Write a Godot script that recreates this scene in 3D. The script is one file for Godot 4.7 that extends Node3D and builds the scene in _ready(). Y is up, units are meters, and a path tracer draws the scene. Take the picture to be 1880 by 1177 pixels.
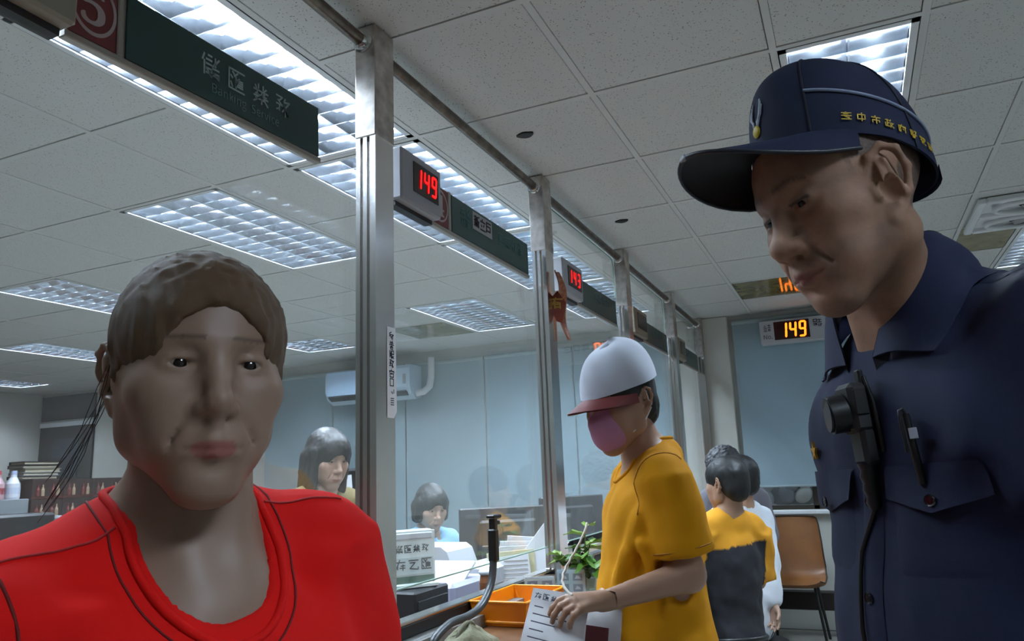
extends Node3D
# A post-office service hall seen from the customers' side: counter with steel posts and glass along x = -1.17, staff area to the left, far wall at z = -6.8.

const CEIL := 2.598
const FAR := -6.80
const BACK := -10.0
const GLASS := -1.17
const SKIP := ""


func _ready() -> void:
	# camera
	var cam := Camera3D.new()
	cam.name = "camera"
	cam.fov = 46.0453
	cam.near = 0.05
	cam.far = 60.0
	cam.transform = Transform3D(Basis(Vector3(0.91166, -0.03865, -0.40912), Vector3(0.11558, 0.97949, 0.16502), Vector3(0.39435, -0.19773, 0.89744)).orthonormalized(), Vector3(0, 1.32, 0))
	add_child(cam)
	cam.current = true
	# environment: the room is closed; a dull daylight sky shows only through the slit of window under the blind
	var env := Environment.new()
	env.background_mode = Environment.BG_SKY
	var sky := Sky.new()
	var sm := ProceduralSkyMaterial.new()
	sm.sky_top_color = Color(0.70, 0.78, 0.88)
	sm.sky_horizon_color = Color(0.84, 0.88, 0.92)
	sm.ground_bottom_color = Color(0.40, 0.40, 0.39)
	sm.ground_horizon_color = Color(0.55, 0.56, 0.56)
	sm.energy_multiplier = DAYLIGHT
	sky.sky_material = sm
	env.sky = sky
	env.tonemap_mode = Environment.TONE_MAPPER_LINEAR
	env.tonemap_exposure = EXPOSURE
	env.sdfgi_enabled = true
	env.ssao_enabled = true
	env.ssil_enabled = true
	var we := WorldEnvironment.new()
	we.name = "environment"
	we.environment = env
	add_child(we)

	make_materials()
	# large structure
	build_room()
	build_lights()
	# the counter with its posts, glass and signs
	build_partition()
	build_signs()
	build_counter()
	# the staff side
	build_staff_side()
	# the customers' side
	build_customer_side()
	# people
	build_officer()
	build_red_woman()
	build_yellow_person()
	build_seated_people()
	build_staff_people()


const DAYLIGHT := 1.2
const EXPOSURE := 1.2
const TUBE_GLOW := 12.0
const LIGHT_TONE := Color(0.84, 0.925, 1.0)
const PANEL_POWER := 5.4


# ---------------------------------------------------------------- mesh building
class MB:
	var v := PackedVector3Array()
	var n := PackedVector3Array()
	var c := PackedColorArray()
	var t := Transform3D()
	var tint := Color.WHITE
	var tinted := false

	func tri(a: Vector3, b: Vector3, d: Vector3, na := Vector3.ZERO, nb := Vector3.ZERO, nd := Vector3.ZERO) -> void:
		var f := (b - a).cross(d - a)
		if f.length_squared() < 1e-20:
			return
		if na == Vector3.ZERO:
			na = f.normalized()
			nb = na
			nd = na
		var flip := f.dot(na + nb + nd) > 0.0
		v.push_back(t * a)
		n.push_back((t.basis * na).normalized())
		if flip:
			v.push_back(t * d)
			n.push_back((t.basis * nd).normalized())
			v.push_back(t * b)
			n.push_back((t.basis * nb).normalized())
		else:
			v.push_back(t * b)
			n.push_back((t.basis * nb).normalized())
			v.push_back(t * d)
			n.push_back((t.basis * nd).normalized())
		if tinted:
			for k in 3:
				c.push_back(tint)

	func flat(a: Vector3, b: Vector3, d: Vector3, e: Vector3, out: Vector3) -> void:
		var f := (b - a).cross(d - a)
		if f.length_squared() < 1e-20:
			f = (d - a).cross(e - a)
		f = f.normalized()
		if f.dot(out) < 0.0:
			f = -f
		tri(a, b, d, f, f, f)
		tri(a, d, e, f, f, f)

	func box(p: Vector3, s: Vector3, bevel := 0.0) -> void:
		var h := s * 0.5
		var b := minf(bevel, minf(h.x, minf(h.y, h.z)) * 0.9)
		for ax in 3:
			var u := (ax + 1) % 3
			var w := (ax + 2) % 3
			for sg in [-1.0, 1.0]:
				var q := []
				for k in [[-1, -1], [1, -1], [1, 1], [-1, 1]]:
					var x := Vector3.ZERO
					x[ax] = h[ax] * sg
					x[u] = (h[u] - b) * k[0]
					x[w] = (h[w] - b) * k[1]
					q.push_back(p + x)
				var o := Vector3.ZERO
				o[ax] = sg
				flat(q[0], q[1], q[2], q[3], o)
		if b <= 0.0:
			return
		for ax in 3:
			var u := (ax + 1) % 3
			var w := (ax + 2) % 3
			for su in [-1.0, 1.0]:
				for sw in [-1.0, 1.0]:
					var q := []
					for k in [[-1, 0], [1, 0], [1, 1], [-1, 1]]:
						var x := Vector3.ZERO
						x[ax] = (h[ax] - b) * k[0]
						x[u] = (h[u] if k[1] == 0 else h[u] - b) * su
						x[w] = (h[w] - b if k[1] == 0 else h[w]) * sw
						q.push_back(p + x)
					var o := Vector3.ZERO
					o[u] = su
					o[w] = sw
					flat(q[0], q[1], q[2], q[3], o)
		for sx in [-1.0, 1.0]:
			for sy in [-1.0, 1.0]:
				for sz in [-1.0, 1.0]:
					var s3 := Vector3(sx, sy, sz)
					var o := s3.normalized()
					tri(p + s3 * Vector3(h.x, h.y - b, h.z - b), p + s3 * Vector3(h.x - b, h.y, h.z - b), p + s3 * Vector3(h.x - b, h.y - b, h.z), o, o, o)

	func span(a: Vector3, b: Vector3, bevel := 0.0) -> void:
		box((a + b) * 0.5, (b - a).abs(), bevel)

	func frame_of(d: Vector3) -> Array:
		var z := d.normalized()
		var r := Vector3.UP if absf(z.y) < 0.95 else Vector3.RIGHT
		var x := r.cross(z).normalized()
		return [x, z.cross(x)]

	func cone(a: Vector3, b: Vector3, ra: float, rb: float, seg := 12, caps := true) -> void:
		var fr := frame_of(b - a)
		var z := (b - a).normalized()
		for k in seg:
			var t0 := TAU * k / seg
			var t1 := TAU * (k + 1) / seg
			var d0: Vector3 = fr[0] * cos(t0) + fr[1] * sin(t0)
			var d1: Vector3 = fr[0] * cos(t1) + fr[1] * sin(t1)
			tri(a + d0 * ra, a + d1 * ra, b + d1 * rb, d0, d1, d1)
			tri(a + d0 * ra, b + d1 * rb, b + d0 * rb, d0, d1, d0)
			if caps:
				tri(a, a + d0 * ra, a + d1 * ra, -z, -z, -z)
				tri(b, b + d0 * rb, b + d1 * rb, z, z, z)

	func ball(p: Vector3, r: Vector3, seg := 14, rings := 9) -> void:
		for i in rings:
			for k in seg:
				var q := []
				for e in [[i, k], [i + 1, k], [i + 1, k + 1], [i, k + 1]]:
					var a: float = PI * e[0] / rings
					var b: float = TAU * e[1] / seg
					q.push_back(Vector3(sin(a) * cos(b), cos(a), sin(a) * sin(b)))
				tri(p + q[0] * r, p + q[1] * r, p + q[2] * r, q[0] / r, q[1] / r, q[2] / r)
				tri(p + q[0] * r, p + q[2] * r, p + q[3] * r, q[0] / r, q[2] / r, q[3] / r)

	# a round bar along points; the radius may change
	func tube(pts: Array, r, seg := 10) -> void:
		var rings := []
		var nor := []
		var keep := Vector3.ZERO
		for i in pts.size():
			var d: Vector3 = (pts[mini(i + 1, pts.size() - 1)] - pts[maxi(i - 1, 0)]).normalized()
			if keep == Vector3.ZERO:
				keep = frame_of(d)[0]
			keep = (keep - d * keep.dot(d)).normalized()
			var y := d.cross(keep)
			var rr: float = r[i] if r is Array else r
			var ring := []
			var nn := []
			for k in seg:
				var a := TAU * k / seg
				var o := keep * cos(a) + y * sin(a)
				nn.push_back(o)
				ring.push_back(pts[i] + o * rr)
			rings.push_back(ring)
			nor.push_back(nn)
		for i in pts.size() - 1:
			for k in seg:
				var m: int = (k + 1) % seg
				tri(rings[i][k], rings[i][m], rings[i + 1][m], nor[i][k], nor[i][m], nor[i + 1][m])
				tri(rings[i][k], rings[i + 1][m], rings[i + 1][k], nor[i][k], nor[i + 1][m], nor[i + 1][k])
		for e in [0, pts.size() - 1]:
			var d: Vector3 = (pts[e] - pts[1]) if e == 0 else (pts[e] - pts[e - 1])
			d = d.normalized()
			for k in seg:
				tri(pts[e], rings[e][k], rings[e][(k + 1) % seg], d, d, d)

	# profile of (radius, height) pairs turned round the y axis at p
	func lathe(p: Vector3, prof: Array, seg := 20) -> void:
		for i in prof.size() - 1:
			var a: Vector2 = prof[i]
			var b: Vector2 = prof[i + 1]
			var e := b - a
			var nn := Vector2(e.y, -e.x).normalized()
			for k in seg:
				var t0 := TAU * k / seg
				var t1 := TAU * (k + 1) / seg
				var c0 := Vector3(cos(t0), 0, sin(t0))
				var c1 := Vector3(cos(t1), 0, sin(t1))
				var up := Vector3.UP
				var n0 := c0 * nn.x + up * nn.y
				var n1 := c1 * nn.x + up * nn.y
				tri(p + c0 * a.x + up * a.y, p + c1 * a.x + up * a.y, p + c1 * b.x + up * b.y, n0, n1, n1)
				tri(p + c0 * a.x + up * a.y, p + c1 * b.x + up * b.y, p + c0 * b.x + up * b.y, n0, n1, n0)

	# a closed outline in the local xy plane, from z0 to z1
	func prism(poly: PackedVector2Array, z0: float, z1: float) -> void:
		var ids := Geometry2D.triangulate_polygon(poly)
		for i in ids.size() / 3:
			var a := poly[ids[i * 3]]
			var b := poly[ids[i * 3 + 1]]
			var d := poly[ids[i * 3 + 2]]
			for z in [z0, z1]:
				var o := Vector3(0, 0, 1 if z == maxf(z0, z1) else -1)
				tri(Vector3(a.x, a.y, z), Vector3(b.x, b.y, z), Vector3(d.x, d.y, z), o, o, o)
		var area := 0.0
		for i in poly.size():
			area += poly[i].cross(poly[(i + 1) % poly.size()])
		for i in poly.size():
			var a := poly[i]
			var b := poly[(i + 1) % poly.size()]
			var e := b - a
			var o := Vector3(e.y, -e.x, 0) * signf(area)
			flat(Vector3(a.x, a.y, z0), Vector3(b.x, b.y, z0), Vector3(b.x, b.y, z1), Vector3(a.x, a.y, z1), o)

	# a smooth sheet of rows x columns of points; closed round the columns if wrap
	func sheet(p: Array, wrap := false, flip := false) -> void:
		var rows := p.size()
		var cols: int = p[0].size()
		var nn := []
		for i in rows:
			var row := []
			for j in cols:
				var du: Vector3 = p[mini(i + 1, rows - 1)][j] - p[maxi(i - 1, 0)][j]
				var dv: Vector3 = p[i][(j + 1) % cols if wrap else mini(j + 1, cols - 1)] - p[i][(j - 1 + cols) % cols if wrap else maxi(j - 1, 0)]
				var o := du.cross(dv)
				row.push_back((-o if flip else o).normalized() if o.length_squared() > 1e-18 else Vector3.UP)
			nn.push_back(row)
		for i in rows - 1:
			for j in (cols if wrap else cols - 1):
				var m := (j + 1) % cols
				tri(p[i][j], p[i + 1][j], p[i + 1][m], nn[i][j], nn[i + 1][j], nn[i + 1][m])
				tri(p[i][j], p[i + 1][m], p[i][m], nn[i][j], nn[i + 1][m], nn[i][m])

	func mesh() -> ArrayMesh:
		var a := []
		a.resize(Mesh.ARRAY_MAX)
		a[Mesh.ARRAY_VERTEX] = v
		a[Mesh.ARRAY_NORMAL] = n
		if tinted:
			a[Mesh.ARRAY_COLOR] = c
		var m := ArrayMesh.new()
		m.add_surface_from_arrays(Mesh.PRIMITIVE_TRIANGLES, a)
		return m


var taken := {}


func numbered(called: String) -> String:
	taken[called] = taken.get(called, -1) + 1
	return called if taken[called] == 0 else "%s_%03d" % [called, taken[called]]


func put(called: String, mesh, material: Material, parent: Node3D, at := Vector3.ZERO) -> MeshInstance3D:
	var o := MeshInstance3D.new()
	o.name = numbered(called) if parent == self else called
	o.mesh = mesh.mesh() if mesh is MB else mesh
	o.material_override = material
	o.position = at
	parent.add_child(o, true)
	return o


func tag(o: Node, label: String, category: String, group := "") -> Node:
	o.set_meta("label", label)
	o.set_meta("category", category)
	if group:
		o.set_meta("group", group)
	return o


func thing(called: String, label: String, category: String, at := Vector3.ZERO, group := "") -> Node3D:
	var o := Node3D.new()
	o.name = numbered(called)
	o.position = at
	add_child(o)
	tag(o, label, category, group)
	return o


func setting(called: String, mesh, material: Material, parent: Node3D = self) -> MeshInstance3D:
	var o := put(called, mesh, material, parent)
	if parent == self:
		o.set_meta("kind", "structure")
	return o


func copy(o: Node3D, label: String, at: Vector3, base: String, group := "") -> Node3D:
	var d: Node3D = o.duplicate()
	d.name = numbered(base)
	add_child(d)
	d.position = at
	d.set_meta("label", label)
	if group:
		d.set_meta("group", group)
	return d


# ---------------------------------------------------------------- materials
var kept := {}


func paint(called: String, color: Color, rough := 0.6, metal := 0.0, spec := 0.5) -> StandardMaterial3D:
	if kept.has(called):
		return kept[called]
	var m := StandardMaterial3D.new()
	m.resource_name = called
	m.albedo_color = color
	m.roughness = rough
	m.metallic = metal
	m.metallic_specular = spec
	kept[called] = m
	return m


func glow(called: String, color: Color, power: float) -> StandardMaterial3D:
	var m := paint(called, color, 0.5)
	m.emission_enabled = true
	m.emission = color
	m.emission_energy_multiplier = power
	return m


func pane(called: String, color: Color) -> StandardMaterial3D:
	var m := paint(called, color, 0.02)
	m.transparency = BaseMaterial3D.TRANSPARENCY_ALPHA
	return m


func noise_tex(freq: float, a: Color, b: Color, size := 256, octaves := 4, seed_ := 3, cellular := false) -> NoiseTexture2D:
	var f := FastNoiseLite.new()
	f.seed = seed_
	f.frequency = freq
	f.fractal_octaves = octaves
	if cellular:
		f.noise_type = FastNoiseLite.TYPE_CELLULAR
	var t := NoiseTexture2D.new()
	t.noise = f
	t.width = size
	t.height = size
	t.seamless = true
	var g := Gradient.new()
	g.set_color(0, a)
	g.set_color(1, b)
	t.color_ramp = g
	return t


func grained(m: StandardMaterial3D, tex: Texture2D, scale: float, world := true) -> StandardMaterial3D:
	m.albedo_texture = tex
	m.uv1_triplanar = true
	m.uv1_world_triplanar = world
	m.uv1_scale = Vector3.ONE * scale
	return m


func relief(m: StandardMaterial3D, freq: float, cm: float, scale: float, world := false, seed_ := 5, octaves := 3) -> StandardMaterial3D:
	m.heightmap_enabled = true
	m.heightmap_texture = noise_tex(freq, Color.BLACK, Color.WHITE, 256, octaves, seed_)
	m.heightmap_scale = cm
	m.uv1_triplanar = true
	m.uv1_world_triplanar = world
	m.uv1_scale = Vector3.ONE * scale
	return m


# ---------------------------------------------------------------- lettering
# strokes on a grid of ten by ten (x to the right, y down): each word of digits is one brush stroke through its points
func strokes(mb: MB, text: String, at: Vector3, right: Vector3, up: Vector3, size: float, wide: float, deep := 0.0012) -> void:
	var face := right.cross(up)
	for word in text.split(" ", false):
		var last := Vector3.ZERO
		for i in word.length() / 2:
			var p := at + right * (word[i * 2].to_float() / 9.0 * size) - up * (word[i * 2 + 1].to_float() / 9.0 * size)
			if i > 0:
				var d := (p - last).normalized()
				var s := d.cross(face) * wide * 0.5
				var a := last - d * wide * 0.3
				var b := p + d * wide * 0.3
				var o := face * deep
				mb.flat(a - s + o, a + s + o, b + s + o, b - s + o, face)
				mb.flat(a - s, a - s + o, b - s + o, b - s, -s)
				mb.flat(a + s, a + s + o, b + s + o, b + s, s)
			last = p


# a seven-segment figure, leaning a little
func segments(mb: MB, figure: String, at: Vector3, right: Vector3, up: Vector3, wide: float, tall: float, bar: float) -> void:
	var on: String = {"1": "bc", "4": "fgbc", "9": "abcdfg", "3": "abcdg"}[figure]
	var ends := {"a": [0, 2, 1, 2], "b": [1, 2, 1, 1], "c": [1, 1, 1, 0], "d": [0, 0, 1, 0], "e": [0, 1, 0, 0], "f": [0, 2, 0, 1], "g": [0, 1, 1, 1]}
	var face := right.cross(up)
	for s in on:
		var e: Array = ends[s]
		var a: Vector3 = at + right * (e[0] * wide + e[1] * tall * 0.04) + up * (e[1] * tall * 0.5)
		var b: Vector3 = at + right * (e[2] * wide + e[3] * tall * 0.04) + up * (e[3] * tall * 0.5)
		var d := (b - a).normalized()
		a += d * bar * 0.3
		b -= d * bar * 0.3
		var w := d.cross(face) * bar * 0.5
		var o := face * 0.002
		mb.flat(a - w + o, a + w + o, b + w + o, b - w + o, face)
		mb.tri(a - w + o, a - d * bar * 0.5 + o, a + w + o, face, face, face)
		mb.tri(b - w + o, b + d * bar * 0.5 + o, b + w + o, face, face, face)


func words(called: String, text: String, font: String, size: float, material: Material, parent: Node3D, at: Vector3, basis: Basis, weight := 400) -> MeshInstance3D:
	var f := SystemFont.new()
	f.font_names = PackedStringArray([font])
	f.font_weight = weight
	var m := TextMesh.new()
	m.font = f
	m.text = text
	m.font_size = 48
	m.pixel_size = size / 48.0
	m.depth = 0.0015
	m.curve_step = 2.0
	var o := put(called, m, material, parent)
	o.transform = Transform3D(basis, at)
	return o


var M := {}


func make_materials() -> void:
	# mineral-fibre ceiling tile: off-white with punched pinholes and short fissures
	var im := Image.create(512, 512, false, Image.FORMAT_RGB8)
	im.fill(Color(0.80, 0.80, 0.79))
	var r := RandomNumberGenerator.new()
	r.seed = 11
	for i in 9000:
		var s := r.randf_range(-0.03, 0.03)
		im.set_pixel(r.randi() % 512, r.randi() % 512, Color(0.80 + s, 0.80 + s, 0.79 + s))
	for i in 1700:
		var x := r.randi() % 512
		var y := r.randi() % 512
		var dark := r.randf_range(0.22, 0.48)
		var w := 1 + r.randi() % 3
		var h := 1 + r.randi() % 2
		if r.randf() < 0.5:
			var k := w
			w = h
			h = k
		for a in w:
			for b in h:
				im.set_pixel((x + a) % 512, (y + b) % 512, Color(dark, dark, dark))
	var tex := ImageTexture.create_from_image(im)
	M.tile = grained(paint("mineral fibre tile", Color.WHITE, 0.9), tex, 1.0 / 0.62)
	M.bar = paint("ceiling grid enamel", Color(0.80, 0.80, 0.79), 0.55)
	M.plenum = paint("dark plenum", Color(0.16, 0.16, 0.17), 0.9)
	M.stained = grained(paint("yellowed glossy panel", Color.WHITE, 0.06), noise_tex(0.02, Color(0.46, 0.42, 0.27), Color(0.56, 0.52, 0.36), 256, 4, 8), 1.5)
	M.wall = grained(paint("painted plaster", Color.WHITE, 0.7), noise_tex(0.012, Color(0.74, 0.74, 0.71), Color(0.80, 0.80, 0.77), 256, 5, 4), 0.4)
	M.blind = grained(paint("roller blind cloth", Color.WHITE, 0.75), noise_tex(0.3, Color(0.60, 0.68, 0.71), Color(0.64, 0.72, 0.75), 256, 2, 21), 2.0)
	M.blind.backlight_enabled = true
	M.blind.backlight = Color(0.55, 0.62, 0.68)
	M.floor_tile = grained(paint("grey floor tile", Color.WHITE, 0.35), noise_tex(0.03, Color(0.55, 0.54, 0.51), Color(0.63, 0.62, 0.59), 256, 5, 31), 0.9)
	M.grout = paint("grout", Color(0.36, 0.35, 0.33), 0.9)
	M.steel = paint("brushed stainless steel", Color(0.88, 0.87, 0.86), 0.20, 1.0)
	M.old_steel = grained(paint("worn stainless steel", Color.WHITE, 0.33, 1.0), noise_tex(0.02, Color(0.62, 0.59, 0.56), Color(0.86, 0.84, 0.82), 256, 5, 17), 3.0)
	M.rail_steel = grained(paint("dull brown steel", Color.WHITE, 0.3, 1.0), noise_tex(0.02, Color(0.34, 0.30, 0.27), Color(0.58, 0.54, 0.50), 256, 5, 23), 3.0)
	M.chrome = paint("chrome", Color(0.86, 0.86, 0.86), 0.08, 1.0)
	M.louver = paint("specular aluminium louvre", Color(0.88, 0.90, 0.93), 0.16, 1.0)
	M.white_enamel = paint("white enamel", Color(0.86, 0.87, 0.88), 0.4)
	M.glass = pane("clear glass", Color(0.92, 0.97, 0.96, 0.06))
	M.glass_edge = paint("ground glass edge", Color(0.55, 0.66, 0.62), 0.3)
	M.black = paint("black plastic", Color(0.045, 0.045, 0.05), 0.42)
	M.dark = paint("charcoal plastic", Color(0.11, 0.11, 0.12), 0.5)
	M.white_plastic = paint("white plastic", Color(0.72, 0.73, 0.75), 0.38)
	M.grey_plastic = paint("grey plastic", Color(0.60, 0.60, 0.62), 0.45)
	M.beige_plastic = paint("beige plastic", Color(0.58, 0.56, 0.51), 0.5)
	M.paper = paint("white paper", Color(0.86, 0.86, 0.87), 0.8)
	M.ink = paint("black ink", Color(0.07, 0.07, 0.09), 0.7)


func ceiling_lines() -> Array:
	var cols := [-10.05, -9.45, -8.85, -8.25, -7.6, -7.0, -6.4, -5.75, -4.98, -4.34, -3.66, -3.05, -2.42, -2.02, -1.39, -0.69, -0.09, 0.34, 0.70, 1.02, 1.65, 2.28, 2.9]
	var rows := [3.0, 2.38, 1.75, 1.12, 0.5, -0.1, -0.56, -1.14, -1.74, -2.34, -2.96, -3.59, -4.23, -4.87, -5.50, -6.13, -6.82]
	return [cols, rows]


# every troffer as [x0, x1, z near, z far, label]
func troffers() -> Array:
	return [
		[-2.02, -1.39, -0.1, -1.14, "louvred ceiling light over the counter cut by the top left frame edge"],
		[-2.02, -1.39, -1.14, -2.34, "louvred ceiling light just behind the sign with the number 5"],
		[-2.02, -1.39, -2.34, -3.59, "louvred ceiling light behind the nearest post and the sign with the number 4"],
		[-2.02, -1.39, -3.59, -4.87, "louvred ceiling light above the display reading 143"],
		[-2.02, -1.39, -4.87, -6.13, "louvred ceiling light at the far end of the row over the counter"],
		[-3.05, -2.42, -2.34, -3.59, "louvred ceiling light right of the woman in red's head, over the staff area"],
		[-3.05, -2.42, -4.87, -6.13, "louvred ceiling light over the staff area close to the blue blinds"],
		[-4.98, -4.34, -2.96, -4.23, "louvred ceiling light left of the woman in red's head, nearest of the three there"],
		[-7.0, -6.4, -4.23, -5.50, "louvred ceiling light deep in the staff area, middle of three at left"],
		[-9.45, -8.85, -5.50, -6.13, "small louvred ceiling light in the far corner above the white back wall"],
		[-4.98, -4.34, -5.50, -6.13, "short louvred ceiling light just over the air conditioner"],
		[-0.09, 0.34, -2.34, -3.59, "louvred ceiling light behind the officer's cap on the customers' side"],
		[1.02, 1.65, 0.5, -0.56, "added unseen louvred ceiling light on the customers' side right of the viewer"],  # out of view, added to brighten the people from the camera side
		[1.02, 1.65, -4.87, -6.13, "louvred ceiling light at the right edge behind the officer's shoulder"],
	]


func build_room() -> void:
	var cl := ceiling_lines()
	var cols: Array = cl[0]
	var rows: Array = cl[1]
	var x0: float = cols[0]
	var x1: float = cols[-1]
	var z0: float = rows[0]
	var z1: float = rows[-1]
	# floor with its tiles
	var m := MB.new()
	m.span(Vector3(x0 - 0.2, -0.2, z1 - 0.2), Vector3(x1 + 0.2, -0.004, z0 + 0.2))
	var fl := setting("floor", m, M.grout)
	var tm := MB.new()
	tm.box(Vector3(0, -0.005, 0), Vector3(0.443, 0.01, 0.443), 0.0015)
	var tmesh := tm.mesh()
	for i in 6:
		for j in 11:
			put("floor_tile", tmesh, M.floor_tile, fl, Vector3(-0.95 + 0.45 * i, 0, -6.55 + 0.45 * j))
	m = MB.new()
	for i in 20:
		for j in 22:
			var at := Vector3(-9.8 + 0.45 * i, 0, -6.55 + 0.45 * j)
			if at.x < -1.2:
				m.box(at - Vector3(0, 0.005, 0), Vector3(0.443, 0.01, 0.443), 0.0015)
	for i in 9:
		for j in 22:
			if i >= 6 or j >= 11:
				m.box(Vector3(-0.95 + 0.45 * i, -0.005, -6.55 + 0.45 * j), Vector3(0.443, 0.01, 0.443), 0.0015)
	setting("floor_tiles", m, M.floor_tile, fl).set_meta("kind", "stuff")

	# ceiling: slab, T-bar grid, and every tile laid in it
	m = MB.new()
	m.span(Vector3(x0 - 0.2, CEIL + 0.2, z1 - 0.2), Vector3(x1 + 0.2, CEIL + 0.4, z0 + 0.2))
	var ceiling := setting("ceiling", m, M.plenum)
	for x in cols:
		var b := MB.new()
		b.span(Vector3(x - 0.011, CEIL, z1), Vector3(x + 0.011, CEIL + 0.03, z0))
		put("grid_bar", b, M.bar, ceiling)
	var taken_cells := {}
	for f in troffers():
		taken_cells[f] = Rect2(f[0] + 0.02, f[3] + 0.02, f[1] - f[0] - 0.04, f[2] - f[3] - 0.04)
	for k in rows.size():
		for i in cols.size() - 1:
			var zz: float = rows[k]
			var mid: float = (cols[i] + cols[i + 1]) * 0.5
			var inside := false
			for q in taken_cells.values():
				inside = inside or q.has_point(Vector2(mid, zz))
			if not inside:
				var b := MB.new()
				b.span(Vector3(cols[i] + 0.011, CEIL, zz - 0.011), Vector3(cols[i + 1] - 0.011, CEIL + 0.03, zz + 0.011))
				put("grid_bar", b, M.bar, ceiling)
	var made := {}
	for i in cols.size() - 1:
		for k in rows.size() - 1:
			var w: float = cols[i + 1] - cols[i]
			var l: float = rows[k] - rows[k + 1]
			var c := Vector3((cols[i] + cols[i + 1]) * 0.5 - 0.0012, CEIL + 0.0105, (rows[k] + rows[k + 1]) * 0.5 + 0.0012)
			var lit := false
			for q in taken_cells.values():
				lit = lit or q.has_point(Vector2(c.x, c.z))
			if lit:
				continue
			var key := Vector2i(roundi(w * 1000), roundi(l * 1000))
			if not made.has(key):
				var b := MB.new()
				b.box(Vector3.ZERO, Vector3(w - 0.025, 0.016, l - 0.025), 0.002)
				made[key] = b.mesh()
			var yellow: bool = (absf(c.x + 0.39) < 0.2 and absf(c.z + 5.8) < 0.2) or (absf(c.x + 3.35) < 0.2 and absf(c.z + 5.8) < 0.2) or (absf(c.x - 0.86) < 0.2 and absf(c.z + 5.2) < 0.2)
			var o := put("ceiling_tile", made[key], M.stained if yellow else M.tile, ceiling, c)
			if yellow:
				o.set_meta("label", "yellowed glossy panel")
	# two holes left in the customers' ceiling tiles
	for h in [[Vector3(-1.02, CEIL, -2.52), "dark oval hole broken in the ceiling tile beside the second post"], [Vector3(-0.98, CEIL, -3.72), "dark oval hole broken in the ceiling tile near the officer's visor"]]:
		var b := MB.new()
		var ring := PackedVector2Array()
		for k in 18:
			var a := TAU * k / 18
			ring.push_back(Vector2(cos(a) * 0.034 * (1.0 + 0.12 * sin(3.0 * a)), sin(a) * 0.022 * (1.0 + 0.1 * cos(4.0 * a))))
		b.t = Transform3D(Basis(Vector3.RIGHT, PI / 2), Vector3.ZERO)
		b.prism(ring, -0.004, 0.004)
		var o := put("ceiling_hole", b, M.black, self, h[0])
		tag(o, h[1], "hole", "")

	# walls, with thickness
	m = MB.new()
	# far wall: solid but for the window behind the customers' blind (x -0.84 .. 0.9, y 0.93 .. 2.42)
	m.span(Vector3(x0 - 0.2, 0, FAR - 0.2), Vector3(-0.84, CEIL + 0.2, FAR))
	m.span(Vector3(0.9, 0, FAR - 0.2), Vector3(x1 + 0.2, CEIL + 0.2, FAR))
	m.span(Vector3(-0.84, 0, FAR - 0.2), Vector3(0.9, 0.93, FAR))
	m.span(Vector3(-0.84, 2.42, FAR - 0.2), Vector3(0.9, CEIL + 0.2, FAR))
	setting("wall_far", m, M.wall)
	m = MB.new()
	m.span(Vector3(BACK - 0.25, 0, z1), Vector3(BACK, CEIL + 0.2, z0 + 0.2))
	setting("wall_back", m, M.wall)
	m = MB.new()
	m.span(Vector3(x1, 0, z1), Vector3(x1 + 0.2, CEIL + 0.2, z0 + 0.2))
	setting("wall_right", m, M.wall)
	m = MB.new()
	m.span(Vector3(BACK, 0, z0), Vector3(x1, CEIL + 0.2, z0 + 0.2))
	setting("wall_near", m, M.wall)
	# pilaster where the counter meets the far wall
	m = MB.new()
	m.span(Vector3(-1.33, 0, FAR - 0.02), Vector3(-0.90, CEIL, FAR + 0.07), 0.004)
	setting("trim_1", m, M.wall)


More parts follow.
